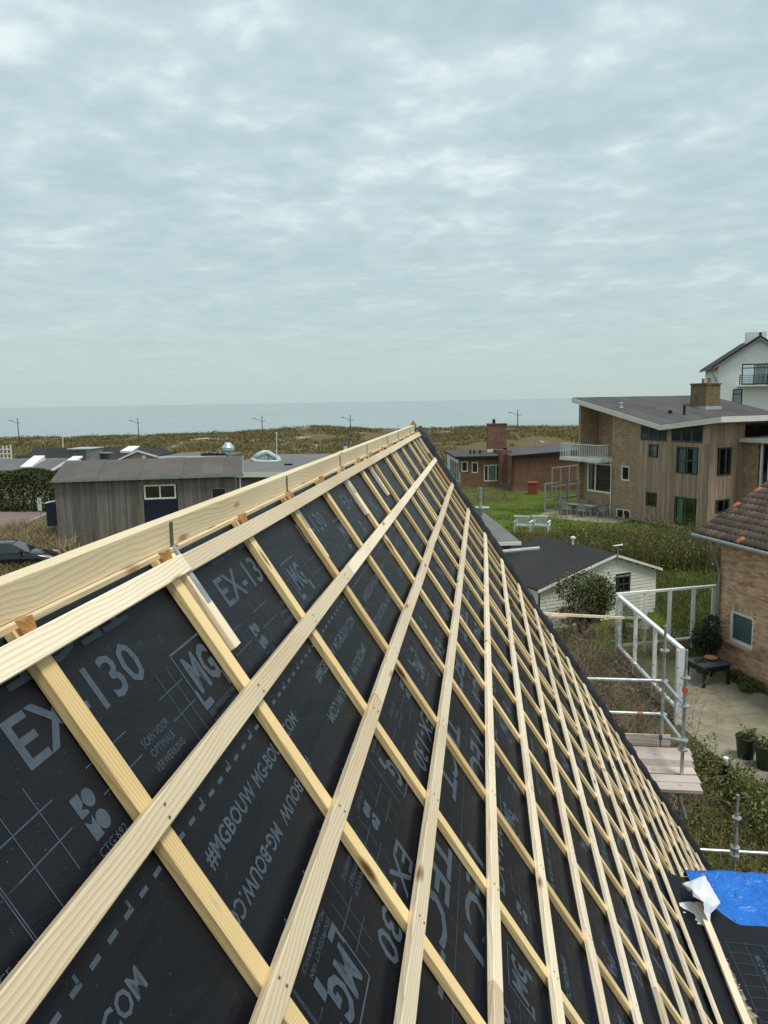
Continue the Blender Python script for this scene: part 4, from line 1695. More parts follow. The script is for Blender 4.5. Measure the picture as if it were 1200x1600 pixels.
# ------------------------------------------------------------------ white gabled house at the right edge
def white_house():
    f = Vector((0.985, -0.17, 0)).normalized()
    bd = Vector((-f.y, f.x, 0))
    P0 = on_y(1117, 700, 84)
    P0.z = 0
    a = frame2(P0, f)
    root = thing('white_house', 'tall white plastered house with dark gabled roof and steel balconies at the right edge', 'house', P0, a)
    W = lambda px, py: on_wall(px, py, P0, f)
    ax, az = W(1187, 529)
    ez = W(1117, 570)[1]
    L = 2 * ax
    D = 13.0
    top = lambda x: ez + (az - ez) * (1 - abs(x - ax) / ax)
    dz0, dz1 = W(1180, 592)[1], W(1180, 568)[1]
    dx0 = W(1159, 580)[0]
    wh = (W(1144.5, 620)[0], W(1160, 620)[0], W(1152, 632)[1], W(1152, 608)[1])
    wall(root, 'gable_wall', (0, 0, 0), 0, L, top, [(dx0, dx0 + 3.6, dz0 - 0.6, dz1), wh], M['plaster'])
    b = MB()
    b.box(0, 0.2, 0.22, D, 0, ez).box(L - 0.2, L, 0.22, D, 0, ez)
    o = b.build('side_wall', M['plaster'], root)
    o['kind'] = 'stuff'
    window(root, (dx0, 0.06, dz0 - 0.6), 0, 3.6, dz1 - dz0 + 0.6, M['anthracite'], 0.13, cols=(0.33, 0.66), rows=(0.8,), curtain=((0.36, 0.64),), name='balcony_door')
    window(root, (wh[0], 0.06, wh[2]), 0, wh[1] - wh[0], wh[3] - wh[2], M['anthracite'], 0.12, rows=(0.68,), curtain=((0.1, 0.9),))
    for s in (-1, 1):
        b = MB()
        x1 = ax + s * (ax + 0.55)
        ze = ez - (az - ez) / ax * 0.55
        pr = [(ax, -0.45, az + 0.06), (x1, -0.45, ze + 0.06), (x1, -0.45, ze + 0.28), (ax, -0.45, az + 0.30)]
        b.prism(pr if s < 0 else pr[::-1], (0, D + 0.9, 0))
        b.build('roof', M['felt_dark'], root)
        b = MB()
        pr = [(ax, -0.48, az - 0.10), (x1, -0.48, ze - 0.10), (x1, -0.48, ze + 0.055), (ax, -0.48, az + 0.055)]
        b.prism(pr if s < 0 else pr[::-1], (0, 0.10, 0))
        b.build('verge_board', M['grey_plastic'], root)
    # balconies
    bz = W(1180, 602)[1]
    bx0 = W(1152, 600)[0]
    b = MB()
    b.box(bx0, bx0 + 5.2, -1.3, -0.002, bz - 0.12, bz)
    bo = b.build('balcony', M['cream'], root)
    b = MB()
    for k in range(5):
        b = MB()
        x = bx0 + 0.06 + k * 1.27
        b.box(x - 0.05, x + 0.05, -1.28, -1.2, bz - 0.1, bz + 1.05)
        b.build('railing_post', M['black'], bo)
    for k in range(5):
        b = MB()
        z = bz + 0.2 + 0.2 * k
        b.box(bx0, bx0 + 5.1, -1.26, -1.22, z - 0.02, z + 0.02)
        b.build('railing_bar', M['black'], bo)
    sz = W(1112, 606)[1]
    b = MB()
    b.box(-0.75, -0.005, 0.6, 3.0, sz - 0.1, sz)
    bo = b.build('balcony', M['cream'], root)
    for y in (0.65, 1.8, 2.95):
        b = MB()
        b.box(-0.72, -0.64, y - 0.05, y + 0.05, sz, sz + 1.05)
        b.build('railing_post', M['black'], bo)
    for k in range(4):
        b = MB()
        z = sz + 0.25 + 0.25 * k
        b.box(-0.70, -0.66, 0.6, 3.0, z - 0.02, z + 0.02).box(-0.7, 0, 0.58, 0.62, z - 0.02, z + 0.02)
        o = b.build('railing_bar', M['black'], bo)
        o['kind'] = 'stuff'
    # gutter with its swan neck
    b = MB()
    ze = ez - (az - ez) / ax * 0.55
    b.tube([(-0.62, -0.4, ze + 0.05), (-0.62, D, ze + 0.05)], 0.09, 8)
    b.build('gutter', M['anthracite'], root)
    b = MB()
    b.tube([(-0.60, -0.3, ze), (-0.58, -0.3, ze - 0.5), (-0.10, -0.10, ze - 1.3), (-0.07, -0.10, ze - 2.0), (-0.07, -0.10, 0)], 0.055, 8)
    b.build('downpipe', M['grey_plastic'], root)
    cx, cz = W(1184, 518)
    b = MB()
    b.box(ax - 0.95, ax + 0.95, 2.0, 3.0, az - 0.6, cz + 0.1)
    b.build('chimney', M['plaster'], root)
    b = MB()
    b.lathe([(0.14, 0), (0.12, 0.3), (0.02, 0.34)], (ax, -0.3, az + 0.28), 8)
    b.build('ridge_finial', M['black'], root)


white_house()


# ------------------------------------------------------------------ low red brick house in the middle distance
def low_house():
    f = Vector((0.988, 0.155, 0)).normalized()
    bd = Vector((-f.y, f.x, 0))
    P0 = on_y(717, 760, 75)
    P0.z = 0
    a = frame2(P0, f)
    root = thing('low_house', 'low red brick house with flat grey roof and two brick chimneys below the dunes', 'house', P0, a)
    W = lambda px, py: on_wall(px, py, P0, f)
    zt = W(750, 713)[1]
    x1 = W(806, 730)[0]
    D = 10.0
    hs = []
    for p0, p1, q0, q1 in ((721, 731, 737, 721), (737, 747, 739, 722), (756, 780, 752, 726)):
        hs.append((W(p0, (q0 + q1) / 2)[0], W(p1, (q0 + q1) / 2)[0], W((p0 + p1) / 2, q0)[1], W((p0 + p1) / 2, q1)[1]))
    wall(root, 'brick_wall', (0, 0, 0), 0, x1, zt - 0.2, hs, M['red_brick'])
    for k, h in enumerate(hs):
        window(root, (h[0], 0.05, h[2]), 0, h[1] - h[0], h[3] - h[2], M['white'], 0.09, cols=(0.28, 0.8) if k == 2 else (), curtain=((0.3, 0.75),) if k == 2 else None)
    # glazed left end
    wall(root, 'end_wall', (0, D, 0), -math.pi / 2, D, zt - 0.2, [(D - 7.8, D - 0.4, 0.35, zt - 0.5)], M['white'], 0.15)
    window(root, (0.03, 7.8, 0.35), -math.pi / 2, 7.4, zt - 0.85, M['white'], 0.22, cols=(0.25, 0.5, 0.75), name='glazed_front')
    b = MB()
    b.box(-0.35, x1 - 0.02, -0.35, D, zt - 0.2, zt)
    b.build('roof_slab', M['felt'], root)
    b = MB()
    b.box(-0.37, x1 - 0.02, -0.39, -0.352, zt - 0.18, zt + 0.04)
    b.build('roof_edge', M['black'], root)
    b = MB()
    b.box(0.1, x1, D - 0.2, D - 0.01, 0, zt - 0.2)
    b.build('rear_wall', M['red_brick'], root)
    # right block, nearer, its roof rising to the right
    PR = on_y(800, 765, 72.0)
    xr0 = (PR - P0).dot(f)
    yr = (PR - P0).dot(bd)
    WR = lambda px, py: on_wall(px, py, Vector((PR.x, PR.y, 0)), f)
    LR = WR(915, 740)[0]
    z0, z1 = WR(806, 712)[1], WR(905, 702.5)[1]
    zz = lambda x: z0 + (z1 - z0) * x / LR
    wall(root, 'brick_wall', (xr0, yr, 0), 0, LR, lambda x: zz(x) - 0.18, [], M['red_brick'])
    b = MB()
    b.prism([(xr0 - 0.1, yr - 0.3, z0 - 0.18), (xr0 + LR + 0.3, yr - 0.3, z1 - 0.18), (xr0 + LR + 0.3, yr - 0.3, z1), (xr0 - 0.1, yr - 0.3, z0)], (0, 11, 0))
    b.build('roof_slab', M['felt'], root)
    b = MB()
    b.prism([(xr0 - 0.1, yr - 0.34, z0 - 0.2), (xr0 + LR + 0.3, yr - 0.34, z1 - 0.2), (xr0 + LR + 0.3, yr - 0.34, z1 + 0.05), (xr0 - 0.1, yr - 0.34, z0 + 0.05)], (0, 0.036, 0))
    b.build('roof_edge', M['black'], root)
    wall(root, 'brick_wall', (xr0, yr + 10, 0), -math.pi / 2, 10, z0 - 0.2, [], M['red_brick'])
    wall(root, 'brick_wall', (xr0 + LR, yr, 0), math.pi / 2, 10, z1 - 0.2, [], M['red_brick'])
    # chimneys
    cx = W(787.5, 730)[0]
    czt = W(787, 702)[1]
    b = MB()
    pl = [(cx - 0.62, -0.75), (cx - 0.45, -0.95), (cx + 0.45, -0.95), (cx + 0.62, -0.75), (cx + 0.62, -0.002), (cx - 0.62, -0.002)]
    b.prism([(x, y, 0) for x, y in pl], (0, 0, czt))
    c = b.build('chimney', M['red_brick'], root)
    b = MB()
    b.lathe([(0.2, 0), (0.2, 0.15), (0.26, 0.16), (0.05, 0.3)], (cx, -0.45, czt), 10)
    b.build('chimney_pot', M['black'], c)
    p = on_y(776, 690, 82)
    q = Matrix.Rotation(-a, 4, 'Z') @ (p - P0)
    zt2 = on_y(776, 663, 82).z
    b = MB()
    b.box(q.x - 0.98, q.x + 0.98, q.y - 0.4, q.y + 0.5, zt - 0.5, zt2)
    c = b.build('chimney', M['red_brick'], root)
    b = MB()
    b.box(q.x - 1.04, q.x + 1.04, q.y - 0.46, q.y + 0.56, zt2, zt2 + 0.1)
    b.build('chimney_cap', M['red_brick'], c)
    b = MB()
    b.lathe([(0.16, 0), (0.16, 0.32), (0.22, 0.33), (0.04, 0.5)], (q.x - 0.3, q.y, zt2 + 0.1), 10)
    b.build('chimney_pot', M['black'], c)
    b = MB()
    b.box(q.x - 1.1, q.x + 0.4, q.y - 0.5, q.y - 0.402, zt, zt + 0.28)
    b.build('lead_flashing', M['cream'], c)
    for px in (735, 741, 750):
        p = Matrix.Rotation(-a, 4, 'Z') @ (on_y(px, 705, 79) - P0)
        b = MB()
        b.lathe([(0.14, 0), (0.1, 0.02), (0.1, 0.3), (0.15, 0.32), (0.03, 0.42)], (p.x, p.y, zt), 8)
        b.build('roof_vent', M['black'], root)


low_house()


# ------------------------------------------------------------------ grey timber cabin
def cabin():
    f = Vector((0.956, 0.292, 0)).normalized()
    bd = Vector((-f.y, f.x, 0))
    P0 = on_y(88.5, 800, 43)
    P0.z = 0
    a = frame2(P0, f)
    root = thing('timber_cabin', 'grey timber clad cabin with low felt roof and dark blue door beyond the ridge board', 'cabin', P0, a)
    W = lambda px, py: on_wall(px, py, P0, f)
    PF = P0 - bd * 0.3
    xe0, ze = on_wall(80, 751, PF, f)
    L = W(366, 750)[0]
    xe1 = on_wall(379, 747, PF, f)[0]
    PRd = P0 + bd * 3.6
    zr = on_wall(250, 717, PRd, f)[1]
    door = (W(226, 790)[0], W(276, 785)[0], 0.25, W(250, 757)[1])
    sw = (W(330, 772)[0], W(354, 772)[0], W(342, 792)[1], W(342, 762)[1])
    wt = ze - 0.05
    wall(root, 'backing_wall', (0, 0, 0), 0, L, wt, [door, sw], M['black'])
    boards(root, 'cladding', (0, -0.003, 0), 0, L, wt, [door, sw], M['grey_clad'], 0.125, 0.007)
    zm = W(250, 780)[1]
    window(root, (door[0], 0.04, zm), 0, door[1] - door[0], door[3] - zm, M['white'], 0.10, cols=(0.5,))
    b = MB()
    b.box(door[0] + 0.002, door[1] - 0.002, 0.03, 0.10, door[2], zm - 0.004)
    d = b.build('door', M['navy'], root)
    b = MB()
    b.box(door[0] + 0.12, door[0] + 0.16, -0.03, 0.029, 1.2, 1.4)
    b.build('door_handle', M['steel'], d)
    window(root, (sw[0], 0.02, sw[2]), 0, sw[1] - sw[0], sw[3] - sw[2], M['grey_plastic'], 0.08)
    # set back right corner with a white post
    wall(root, 'end_wall', (L, 0.0, 0), math.pi / 2, 6.8, lambda y: wt + (zr - ze) * (1 - abs(y - 3.6) / 3.6), [], M['grey_clad'], 0.2)
    wall(root, 'end_wall', (0, 6.8, 0), -math.pi / 2, 6.8, lambda y: wt + (zr - ze) * (1 - abs(y - 3.2) / 3.6), [], M['grey_clad'], 0.2)
    b = MB()
    b.box(xe1 - 0.20, xe1 - 0.12, 0.0, 0.08, 0, wt)
    b.build('corner_post', M['white'], root)
    b = MB()
    b.box(0.1, L - 0.1, 6.6, 6.79, 0, wt)
    b.build('rear_wall', M['grey_clad'], root)
    # roof sheets, one by one
    n = 9
    wd = (xe1 - xe0) / n
    for k in range(n):
        x0, x1 = xe0 + wd * k, xe0 + wd * (k + 1)
        dz = 0.034 * (k % 2) + 0.004
        for ya, za, yb, zb in ((-0.30, ze, 3.6, zr), (7.2, ze - 0.02, 3.605, zr)):
            b = MB()
            pr = [(x0, ya, za + dz), (x0, yb, zb + dz), (x0, yb, zb + dz + 0.03), (x0, ya, za + dz + 0.03)]
            if ya < 0: pr = pr[::-1]
            b.prism(pr, (wd + (0.06 if k < n - 1 else 0), 0, 0))
            b.build('roof_sheet', M['felt_brown'], root)
    b = MB()
    b.box(xe0 - 0.02, xe1 + 0.02, -0.36, -0.31, ze - 0.12, ze + 0.05)
    b.build('eaves_board', M['grey_plastic'], root)
    b = MB()
    b.prism([(xe1 + 0.005, -0.36, ze - 0.12), (xe1 + 0.005, 3.6, zr - 0.12), (xe1 + 0.005, 3.6, zr + 0.06), (xe1 + 0.005, -0.36, ze + 0.06)], (0.05, 0, 0))
    b.build('verge_board', M['grey_plastic'], root)
    # dark box on the left end wall
    zt, zb_ = on_y(80, 786, 43.2).z, on_y(80, 821, 43.2).z
    b = MB()
    b.box(-0.62, -0.01, 0.1, 0.6, zb_, zt)
    bo = b.build('wall_box', M['navy'], root)
    b = MB()
    b.prism([(-0.66, 0.05, zt), (-0.005, 0.05, zt + 0.14), (-0.005, 0.05, zt + 0.18), (-0.66, 0.05, zt + 0.04)], (0, 0.6, 0))
    b.build('box_lid', M['white'], bo)


cabin()


# ------------------------------------------------------------------ roofs at the far left
def left_houses():
    P0 = on_y(-60, 760, 63)
    P0.z = 0
    f = Vector((1, 0.03, 0)).normalized()
    a = frame2(P0, f)
    root = thing('cottage', 'cottage with grey felt roof and open skylight behind the tall hedge', 'house', P0, a)
    W = lambda px, py: on_wall(px, py, P0, f)
    x1, ze = W(77, 737)
    bd = Vector((-f.y, f.x, 0))
    zr = on_wall(60, 717, P0 + bd * 4.0, f)[1]
    wall(root, 'front_wall', (0, 0.35, 0), 0, x1 - 0.2, ze, [], M['cream'], 0.2)
    wall(root, 'gable_wall', (x1 - 0.2, 0.35, 0), math.pi / 2, 7.3, lambda y: ze + (zr - ze) * (1 - abs(y - 3.65) / 3.65), [], M['cedar'], 0.2)
    n = 7
    for k in range(n):
        w = x1 / n
        for ya, za, yb, zb in ((0, ze, 4.0, zr), (8.0, ze, 4.0, zr)):
            b = MB()
            dz = 0.01 * (k % 2)
            pr = [(w * k, ya, za + dz), (w * k, yb, zb + dz), (w * k, yb, zb + dz + 0.05), (w * k, ya, za + dz + 0.05)]
            if ya == 0: pr = pr[::-1]
            b.prism(pr, (w, 0, 0))
            b.build('roof_sheet', M['felt_grey'], root)
    for ya, yb in ((-0.03, 4.0), (8.03, 4.0)):
        b = MB()
        pr = [(x1 + 0.003, ya, ze - 0.12), (x1 + 0.003, yb, zr - 0.12), (x1 + 0.003, yb, zr + 0.08), (x1 + 0.003, ya, ze + 0.08)]
        if ya < 0: pr = pr[::-1]
        b.prism(pr, (0.08, 0, 0))
        b.build('verge_board', M['white'], root)
    b = MB()
    b.box(0, x1, -0.1, -0.003, ze - 0.1, ze + 0.04)
    b.build('gutter', M['cream'], root)
    # skylights
    sl_ = (zr - ze) / 4.0
    for px0, px1, y0, y1, lift in ((20, 38, 1.1, 3.5, 0.35), (78, 94, 3.0, 4.2, 0.12)):
        xa, xb = W(px0, 724)[0] * 1.0, W(px1, 724)[0]
        b = MB()
        b.add([(xa, y0, ze + sl_ * y0 + 0.05), (xb, y0, ze + sl_ * y0 + 0.05), (xb, y1, ze + sl_ * min(y1, 4) + 0.05), (xa, y1, ze + sl_ * min(y1, 4) + 0.05),
               (xa, y0, ze + sl_ * y0 + 0.15), (xb, y0, ze + sl_ * y0 + 0.15), (xb, y1, ze + sl_ * min(y1, 4) + 0.1 + lift), (xa, y1, ze + sl_ * min(y1, 4) + 0.1 + lift)],
              [(0, 3, 2, 1), (4, 5, 6, 7), (0, 1, 5, 4), (1, 2, 6, 5), (2, 3, 7, 6), (3, 0, 4, 7)])
        b.build('skylight', M['white'], root)
    for k in range(4):
        x = W(11 + 6 * k, 745)[0]
        window(root, (x, 0.32, ze - 1.5), 0, 0.42, 1.3, M['white'], 0.06)
    # the larger dark roof behind with a cross gable
    P1 = on_y(25, 740, 80)
    P1.z = 0
    f1 = Vector((1, 0.02, 0)).normalized()
    r2 = thing('dark_roofed_house', 'house with wide dark roof, white verge and zinc dormer in the middle distance at left', 'house', P1, frame2(P1, f1))
    W1 = lambda px, py: on_wall(px, py, P1, f1)
    xe, ze = W1(215, 724)
    zr = W1(100, 701)[1] - 0.25
    b = MB()
    for k in range(6):
        w = xe / 6
        for ya, za, yb, zb in ((0, ze, 4.5, zr), (9, ze, 4.5, zr)):
            b = MB()
            pr = [(w * k, ya, za), (w * k, yb, zb), (w * k, yb, zb + 0.12), (w * k, ya, za + 0.12)]
            if ya == 0: pr = pr[::-1]
            b.prism(pr, (w, 0, 0))
            b.build('roof_sheet', M['felt_dark'], r2)
    b = MB()
    b.box(0.2, xe - 0.2, 0.4, 8.6, 0, ze)
    b.build('wall', M['cedar'], r2)
    ga, gz = W1(224, 702)
    g0, g1 = W1(176, 724), W1(255, 711)
    yg = -1.4
    b = MB()
    hw = g1[0] - ga
    zl = g1[1] - (gz - g1[1]) * 0.0
    gl0 = (g0[0], g0[1])
    pts = [(gl0[0] + 0.3, 0), (g1[0] - 0.3, 0), (g1[0] - 0.3, g1[1] - 0.1), (ga, gz - 0.22), (gl0[0] + 0.3, gl0[1] - 0.1)]
    b.prism([(x, yg, z) for x, z in pts], (0, 4.0, 0))
    b.build('gable_wall', M['cedar'], r2)
    for (x0, z0), (x1_, z1_) in ((gl0, (ga, gz)), ((ga, gz), g1)):
        b = MB()
        b.prism([(x0, yg - 0.2, z0 - 0.18), (x1_, yg - 0.2, z1_ - 0.18), (x1_, yg - 0.2, z1_), (x0, yg - 0.2, z0)], (0, 0.1, 0))
        b.build('verge_board', M['white'], r2)
        b = MB()
        b.prism([(x0, yg - 0.099, z0 - 0.1), (x1_, yg - 0.099, z1_ - 0.1), (x1_, yg - 0.099, z1_ + 0.02), (x0, yg - 0.099, z0 + 0.02)], (0, 5.5, 0))
        b.build('roof_sheet', M['felt_dark'], r2)
    wx, wz = W1(234, 713)
    b = MB()
    b.lathe([(0.22, 0), (0.22, 0.06)], (0, 0, 0), 12)
    o = b.build('round_window', M['white'], r2)
    o.matrix_local = Matrix.Translation((wx, yg - 0.06, wz)) @ Matrix.Rotation(math.pi / 2, 4, 'X')
    # zinc box dormer
    q0, q1 = on_y(108, 722, 70), on_y(141, 702, 70)
    i1 = Matrix.Rotation(-frame2(P1, f1), 4, 'Z')
    c0, c1 = i1 @ (q0 - P1), i1 @ (q1 - P1)
    b = MB()
    b.box(c0.x, c1.x, c0.y, c0.y + 2.5, c0.z - 2.6, c1.z)
    d = b.build('box_dormer', M['grey_plastic'], r2)
    for k in range(3):
        b = MB()
        w = (c1.x - c0.x) * 0.8 / 3
        b.box(c0.x + w * k + 0.02, c0.x + w * (k + 1) - 0.02, c0.y - 0.03, c0.y - 0.002, c0.z - 0.5, c1.z - 0.08)
        b.build('dormer_panel', M['lamp_grey'], d)
    b = MB()
    b.box(c0.x - 0.1, c1.x + 0.1, c0.y - 0.1, c0.y + 2.6, c1.z, c1.z + 0.08)
    b.build('dormer_roof', M['zinc'], d)
    q = i1 @ (on_y(162, 722, 72) - P1)
    q2 = i1 @ (on_y(162, 709, 72) - P1)
    b = MB()
    b.box(q.x - 0.4, q.x + 0.4, q.y, q.y + 0.8, q.z - 3, q2.z)
    c = b.build('chimney', M['lamp_grey'], r2)
    b = MB()
    b.box(q.x - 0.62, q.x + 0.62, q.y - 0.15, q.y + 0.95, q2.z, q2.z + 0.1)
    b.build('chimney_cap', M['grey_plastic'], c)
    for px in (27, 34):
        q = i1 @ (on_y(px, 711, 78) - P1)
        b = MB()
        b.box(q.x - 0.25, q.x + 0.25, q.y, q.y + 0.5, q.z - 2.5, q.z)
        b.build('chimney', M['lamp_grey'], r2)
    for px in (197,):
        q = i1 @ (on_y(px, 703, 83) - P1)
        b = MB()
        b.prism([(q.x - 0.7, q.y, q.z - 0.35), (q.x + 0.7, q.y, q.z - 0.35), (q.x + 0.9, q.y + 1.6, q.z + 0.1), (q.x - 0.4, q.y + 1.6, q.z + 0.1)], (0, 0, 0.25))
        b.build('skylight', M['white'], r2)


left_houses()


# ------------------------------------------------------------------ flat roofed pavilion with silver ducts
def duct_house():
    Y0 = 60.0
    z = 2.95
    A = on_y(386, 745, Y0)
    B = on_y(520, 745, Y0)
    P0 = Vector((A.x, Y0, 0))
    root = thing('flat_roofed_pavilion', 'flat roofed grey building carrying silver ventilation ducts and a steel exhaust cowl', 'building', P0, 0)
    Lw = B.x - A.x + 3.0
    xs_ = on_y(356, 713, 68).x - P0.x - 0.35
    D = 22.0
    b = MB()
    b.box(xs_, Lw, 0, D, z - 0.3, z)
    b.build('roof_slab', M['felt_grey'], root)
    b = MB()
    b.box(xs_ - 0.02, Lw, -0.05, -0.003, z - 0.36, z + 0.06)
    b.build('roof_edge', M['cream'], root)
    b = MB()
    b.box(xs_ + 0.1, Lw - 0.3, 0.5, D - 0.5, 0, z - 0.3)
    b.build('wall', M['grey_clad'], root)
    P = lambda px, py, y: on_y(px, py, y) - P0
    yy = 72
    pts = [P(396, 717, yy), P(404, 711, yy + .2), P(413, 707, yy + .5), P(419, 708, yy + .9), P(428, 713, yy + .9), P(434, 716, yy + 0.6), P(436, 720, yy + .2), P(433, 723, yy), P(415, 723.5, yy - .2), P(399, 722, yy - .2), P(395.5, 719, yy - .1), P(396, 717, yy)]
    b = MB()
    b.tube(pts, 0.27, 12)
    d = b.build('air_duct', M['duct'], root, True)
    for k in (1, 4, 8):
        b = MB()
        p, q = pts[k], pts[k + 1]
        m_ = (p + q) / 2
        t = (q - p).normalized() * 0.04
        b.tube([m_ - t, m_ + t], 0.295, 12)
        b.build('duct_collar', M['zinc'], d)
    for k in (3, 6, 9):
        b = MB()
        b.box(pts[k].x - 0.08, pts[k].x + 0.08, pts[k].y - 0.08, pts[k].y + 0.08, z, pts[k].z)
        b.build('duct_leg', M['steel'], d)
    a0, a1 = P(250, 713, 66), P(322, 713, 66)
    p0 = P(357, 716, 67)
    p1 = P(357, 691, 67)
    h = p1.z - z
    b = MB()
    b.lathe([(0.32, 0), (0.32, h * .45), (0.42, h * .5), (0.42, h * .56), (0.36, h * .60), (0.56, h * .66), (0.56, h * .78), (0.30, h * .96), (0.28, h)], (p0.x, a0.y + 1.0, z + 0.0), 14)
    b.build('exhaust_cowl', M['zinc'], root)
    # low white parapet of the part behind the cabin, with a row of dark planters
    a0, a1 = P(250, 713, 66), P(322, 713, 66)
    b = MB()
    xw = P(352, 713, 66).x
    b.box(a0.x, xw - 0.02, a0.y, a0.y + 5, 0, a0.z - 0.25)
    b.build('side_wing', M['grey_clad'], root)
    b = MB()
    b.box(a0.x - 0.1, xw, a0.y + 0.002, a0.y + 5.1, a0.z - 0.245, a0.z - 0.03)
    b.build('wing_roof', M['felt_grey'], root)
    b = MB()
    b.box(a0.x - 0.1, xw, a0.y - 0.12, a0.y, a0.z - 0.245, a0.z)
    b.build('parapet', M['white'], root)
    for k in range(9):
        p = P(316 + 4 * k, 714, 66.6)
        b = MB()
        r_ = random.uniform(0.14, 0.2)
        b.lathe([(r_ * .7, 0), (r_, r_ * .8), (r_ * .6, r_ * 1.6)], (p.x, p.y, (a0.z - 0.029) if p.x < P(352, 713, 66).x - 0.2 else z + 0.001), 8)
        b.build('roof_ballast', M['black'], root)
    b = MB()
    q = P(450, 727, 67)
    b.box(q.x - 0.35, q.x + 0.35, q.y, q.y + 0.4, z, z + 0.14)
    b.build('roof_outlet', M['black'], root)


duct_house()


# ------------------------------------------------------------------ red roofed neighbour with salmon bricks
def red_house():
    wdir = Vector((0.365, -0.931, 0)).normalized()      # along the wall, towards the camera
    inn = Vector((-wdir.y, wdir.x, 0))                 # into the house
    C = on_y(1121, 1000, 24.6)
    P0 = Vector((C.x, C.y, 0))
    a = frame2(P0, wdir)
    root = thing('brick_house', 'salmon brick house with old pantile roof and one white window at the right edge', 'house', P0, a)
    W = lambda px, py: on_wall(px, py, P0, wdir)
    L, D = 7.0, 7.5
    # eaves line
    PE = P0 - inn * 0.38
    xe, ze = on_wall(1087, 833, PE, wdir)
    wt = ze + 0.12
    wx0, wx1 = W(1139, 980)[0], W(1176.5, 990)[0]
    wz0, wz1 = W(1141, 1001)[1], W(1141, 952)[1]
    hole = (wx0, wx1, wz0, wz1)
    wall(root, 'wall_core', (0, 0.012, 0), 0, L, wt, [hole], M['mortar'], 0.2)
    b = MB()
    rh = 0.0625
    rows = int(wt / rh)
    for r in range(rows):
        z = r * rh + 0.004
        x = -0.002 if r % 2 == 0 else -0.112
        while x < L:
            w = 0.209
            x0, x1 = max(0, x), min(L, x + w)
            if r == int(wz1 / rh) + 1 and False:
                pass
            zs0, zs1 = z, z + rh - 0.011
            if x1 - x0 > 0.02:
                inside = zs1 > wz0 - 0.06 and zs0 < wz1 + 0.2 and x1 > wx0 and x0 < wx1
                spans = [(x0, x1)]
                if inside:
                    spans = [(x0, min(x1, wx0)), (max(x0, wx1), x1)]
                for s0, s1 in spans:
                    if s1 - s0 > 0.015:
                        d = random.uniform(0, 0.006)
                        b.box(s0, s1, -0.004 - d, 0.02, zs0, zs1)
            x += 0.22
    # soldier course over the window
    x = wx0 + 0.003
    while x < wx1 - 0.03:
        b.box(x, x + 0.052, -0.006 - random.uniform(0, .004), 0.02, wz1 + 0.004, wz1 + 0.205)
        x += 0.0635
    o = b.build('bricks', M['salmon'], root)
    o['kind'] = 'stuff'
    window(root, (wx0, 0.05, wz0), 0, wx1 - wx0, wz1 - wz0, M['white'], 0.085)
    b = MB()
    b.quad((wx0 + 0.08, 0.12, wz0 + 0.08), (wx1 - 0.08, 0.12, wz0 + 0.08), (wx1 - 0.08, 0.12, wz1 - 0.08), (wx0 + 0.08, 0.12, wz1 - 0.08))
    b.build('blind', M['blind'], root)
    b = MB()
    b.box(wx0 - 0.03, wx1 + 0.03, -0.09, 0.03, wz0 - 0.075, wz0 - 0.004)
    b.build('window_sill', M['salmon'], root)
    b = MB()
    yr = D / 2
    # roof pitch from the sloping verge
    best = None
    E = PE + wdir * xe
    E.z = ze
    for deg in range(25, 56):
        th = math.radians(deg)
        d = inn * math.cos(th) + Vector((0, 0, math.sin(th)))
        p = E + d * 3.0 - CAM
        px = 600 + 1200 * p.dot(RIGHT) / p.dot(FWD)
        py = 800 - 1200 * p.dot(UP) / p.dot(FWD)
        want = 833 + (px - 1087) * (755 - 833) / (1200 - 1087)
        if best is None or abs(py - want) < best[0]:
            best = (abs(py - want), th)
    th = best[1]
    zr = ze + math.tan(th) * (yr + 0.38)
    wall(root, 'gable_wall', (0, D, 0), -math.pi / 2, D, lambda y: wt + (zr - ze - 0.2) * (1 - abs(y - yr) / yr), [], M['red_brick'], 0.2)
    wall(root, 'gable_wall', (L, 0, 0), math.pi / 2, D, lambda y: wt + (zr - ze - 0.2) * (1 - abs(y - yr) / yr), [], M['red_brick'], 0.2)
    wall(root, 'rear_wall', (L, D, 0), math.pi, L, wt, [], M['red_brick'], 0.2)
    cs, sn = math.cos(th), math.sin(th)
    for sgn in (1, -1):
        b = MB()
        ya, yb = (-0.36, yr) if sgn > 0 else (D + 0.36, yr)
        pr = [(xe, ya, ze - 0.06), (xe, yb, zr - 0.06), (xe, yb, zr - 0.002), (xe, ya, ze - 0.002)]
        b.prism(pr[::-1] if sgn > 0 else pr, (L - xe + 0.3, 0, 0))
        b.build('roof_deck', M['felt_dark'], root)
    # pantiles: one shape, laid one by one
    tw, tl, gauge = 0.205, 0.36, 0.30
    prof = []
    for k in range(9):
        t = k / 8
        prof.append((t * (tw + 0.02), 0.028 * math.sin(2 * math.pi * (t * 0.92 + 0.02)) + 0.03))
    b = MB()
    vs, fs = [], []
    for j, (yy, zz) in enumerate(((0.0, 0.022), (tl, 0.0))):
        for x, z in prof:
            vs.append((x, yy, z + zz))
    n = len(prof)
    for k in range(n - 1):
        fs.append((k, k + 1, n + k + 1, n + k))
    for x, z in prof:
        vs.append((x, 0.0, z + 0.022 - 0.016))
    for k in range(n - 1):
        fs.append((2 * n + k, 2 * n + k + 1, k + 1, k))
    b.add(vs, fs)
    tile = b.mesh('roof_tile', M['tile'], True)
    slope = (yr + 0.38) / cs
    nrow = int(slope / gauge)
    ncol = int((L - xe + 0.25) / tw)
    rest = MB()
    cnt = 0
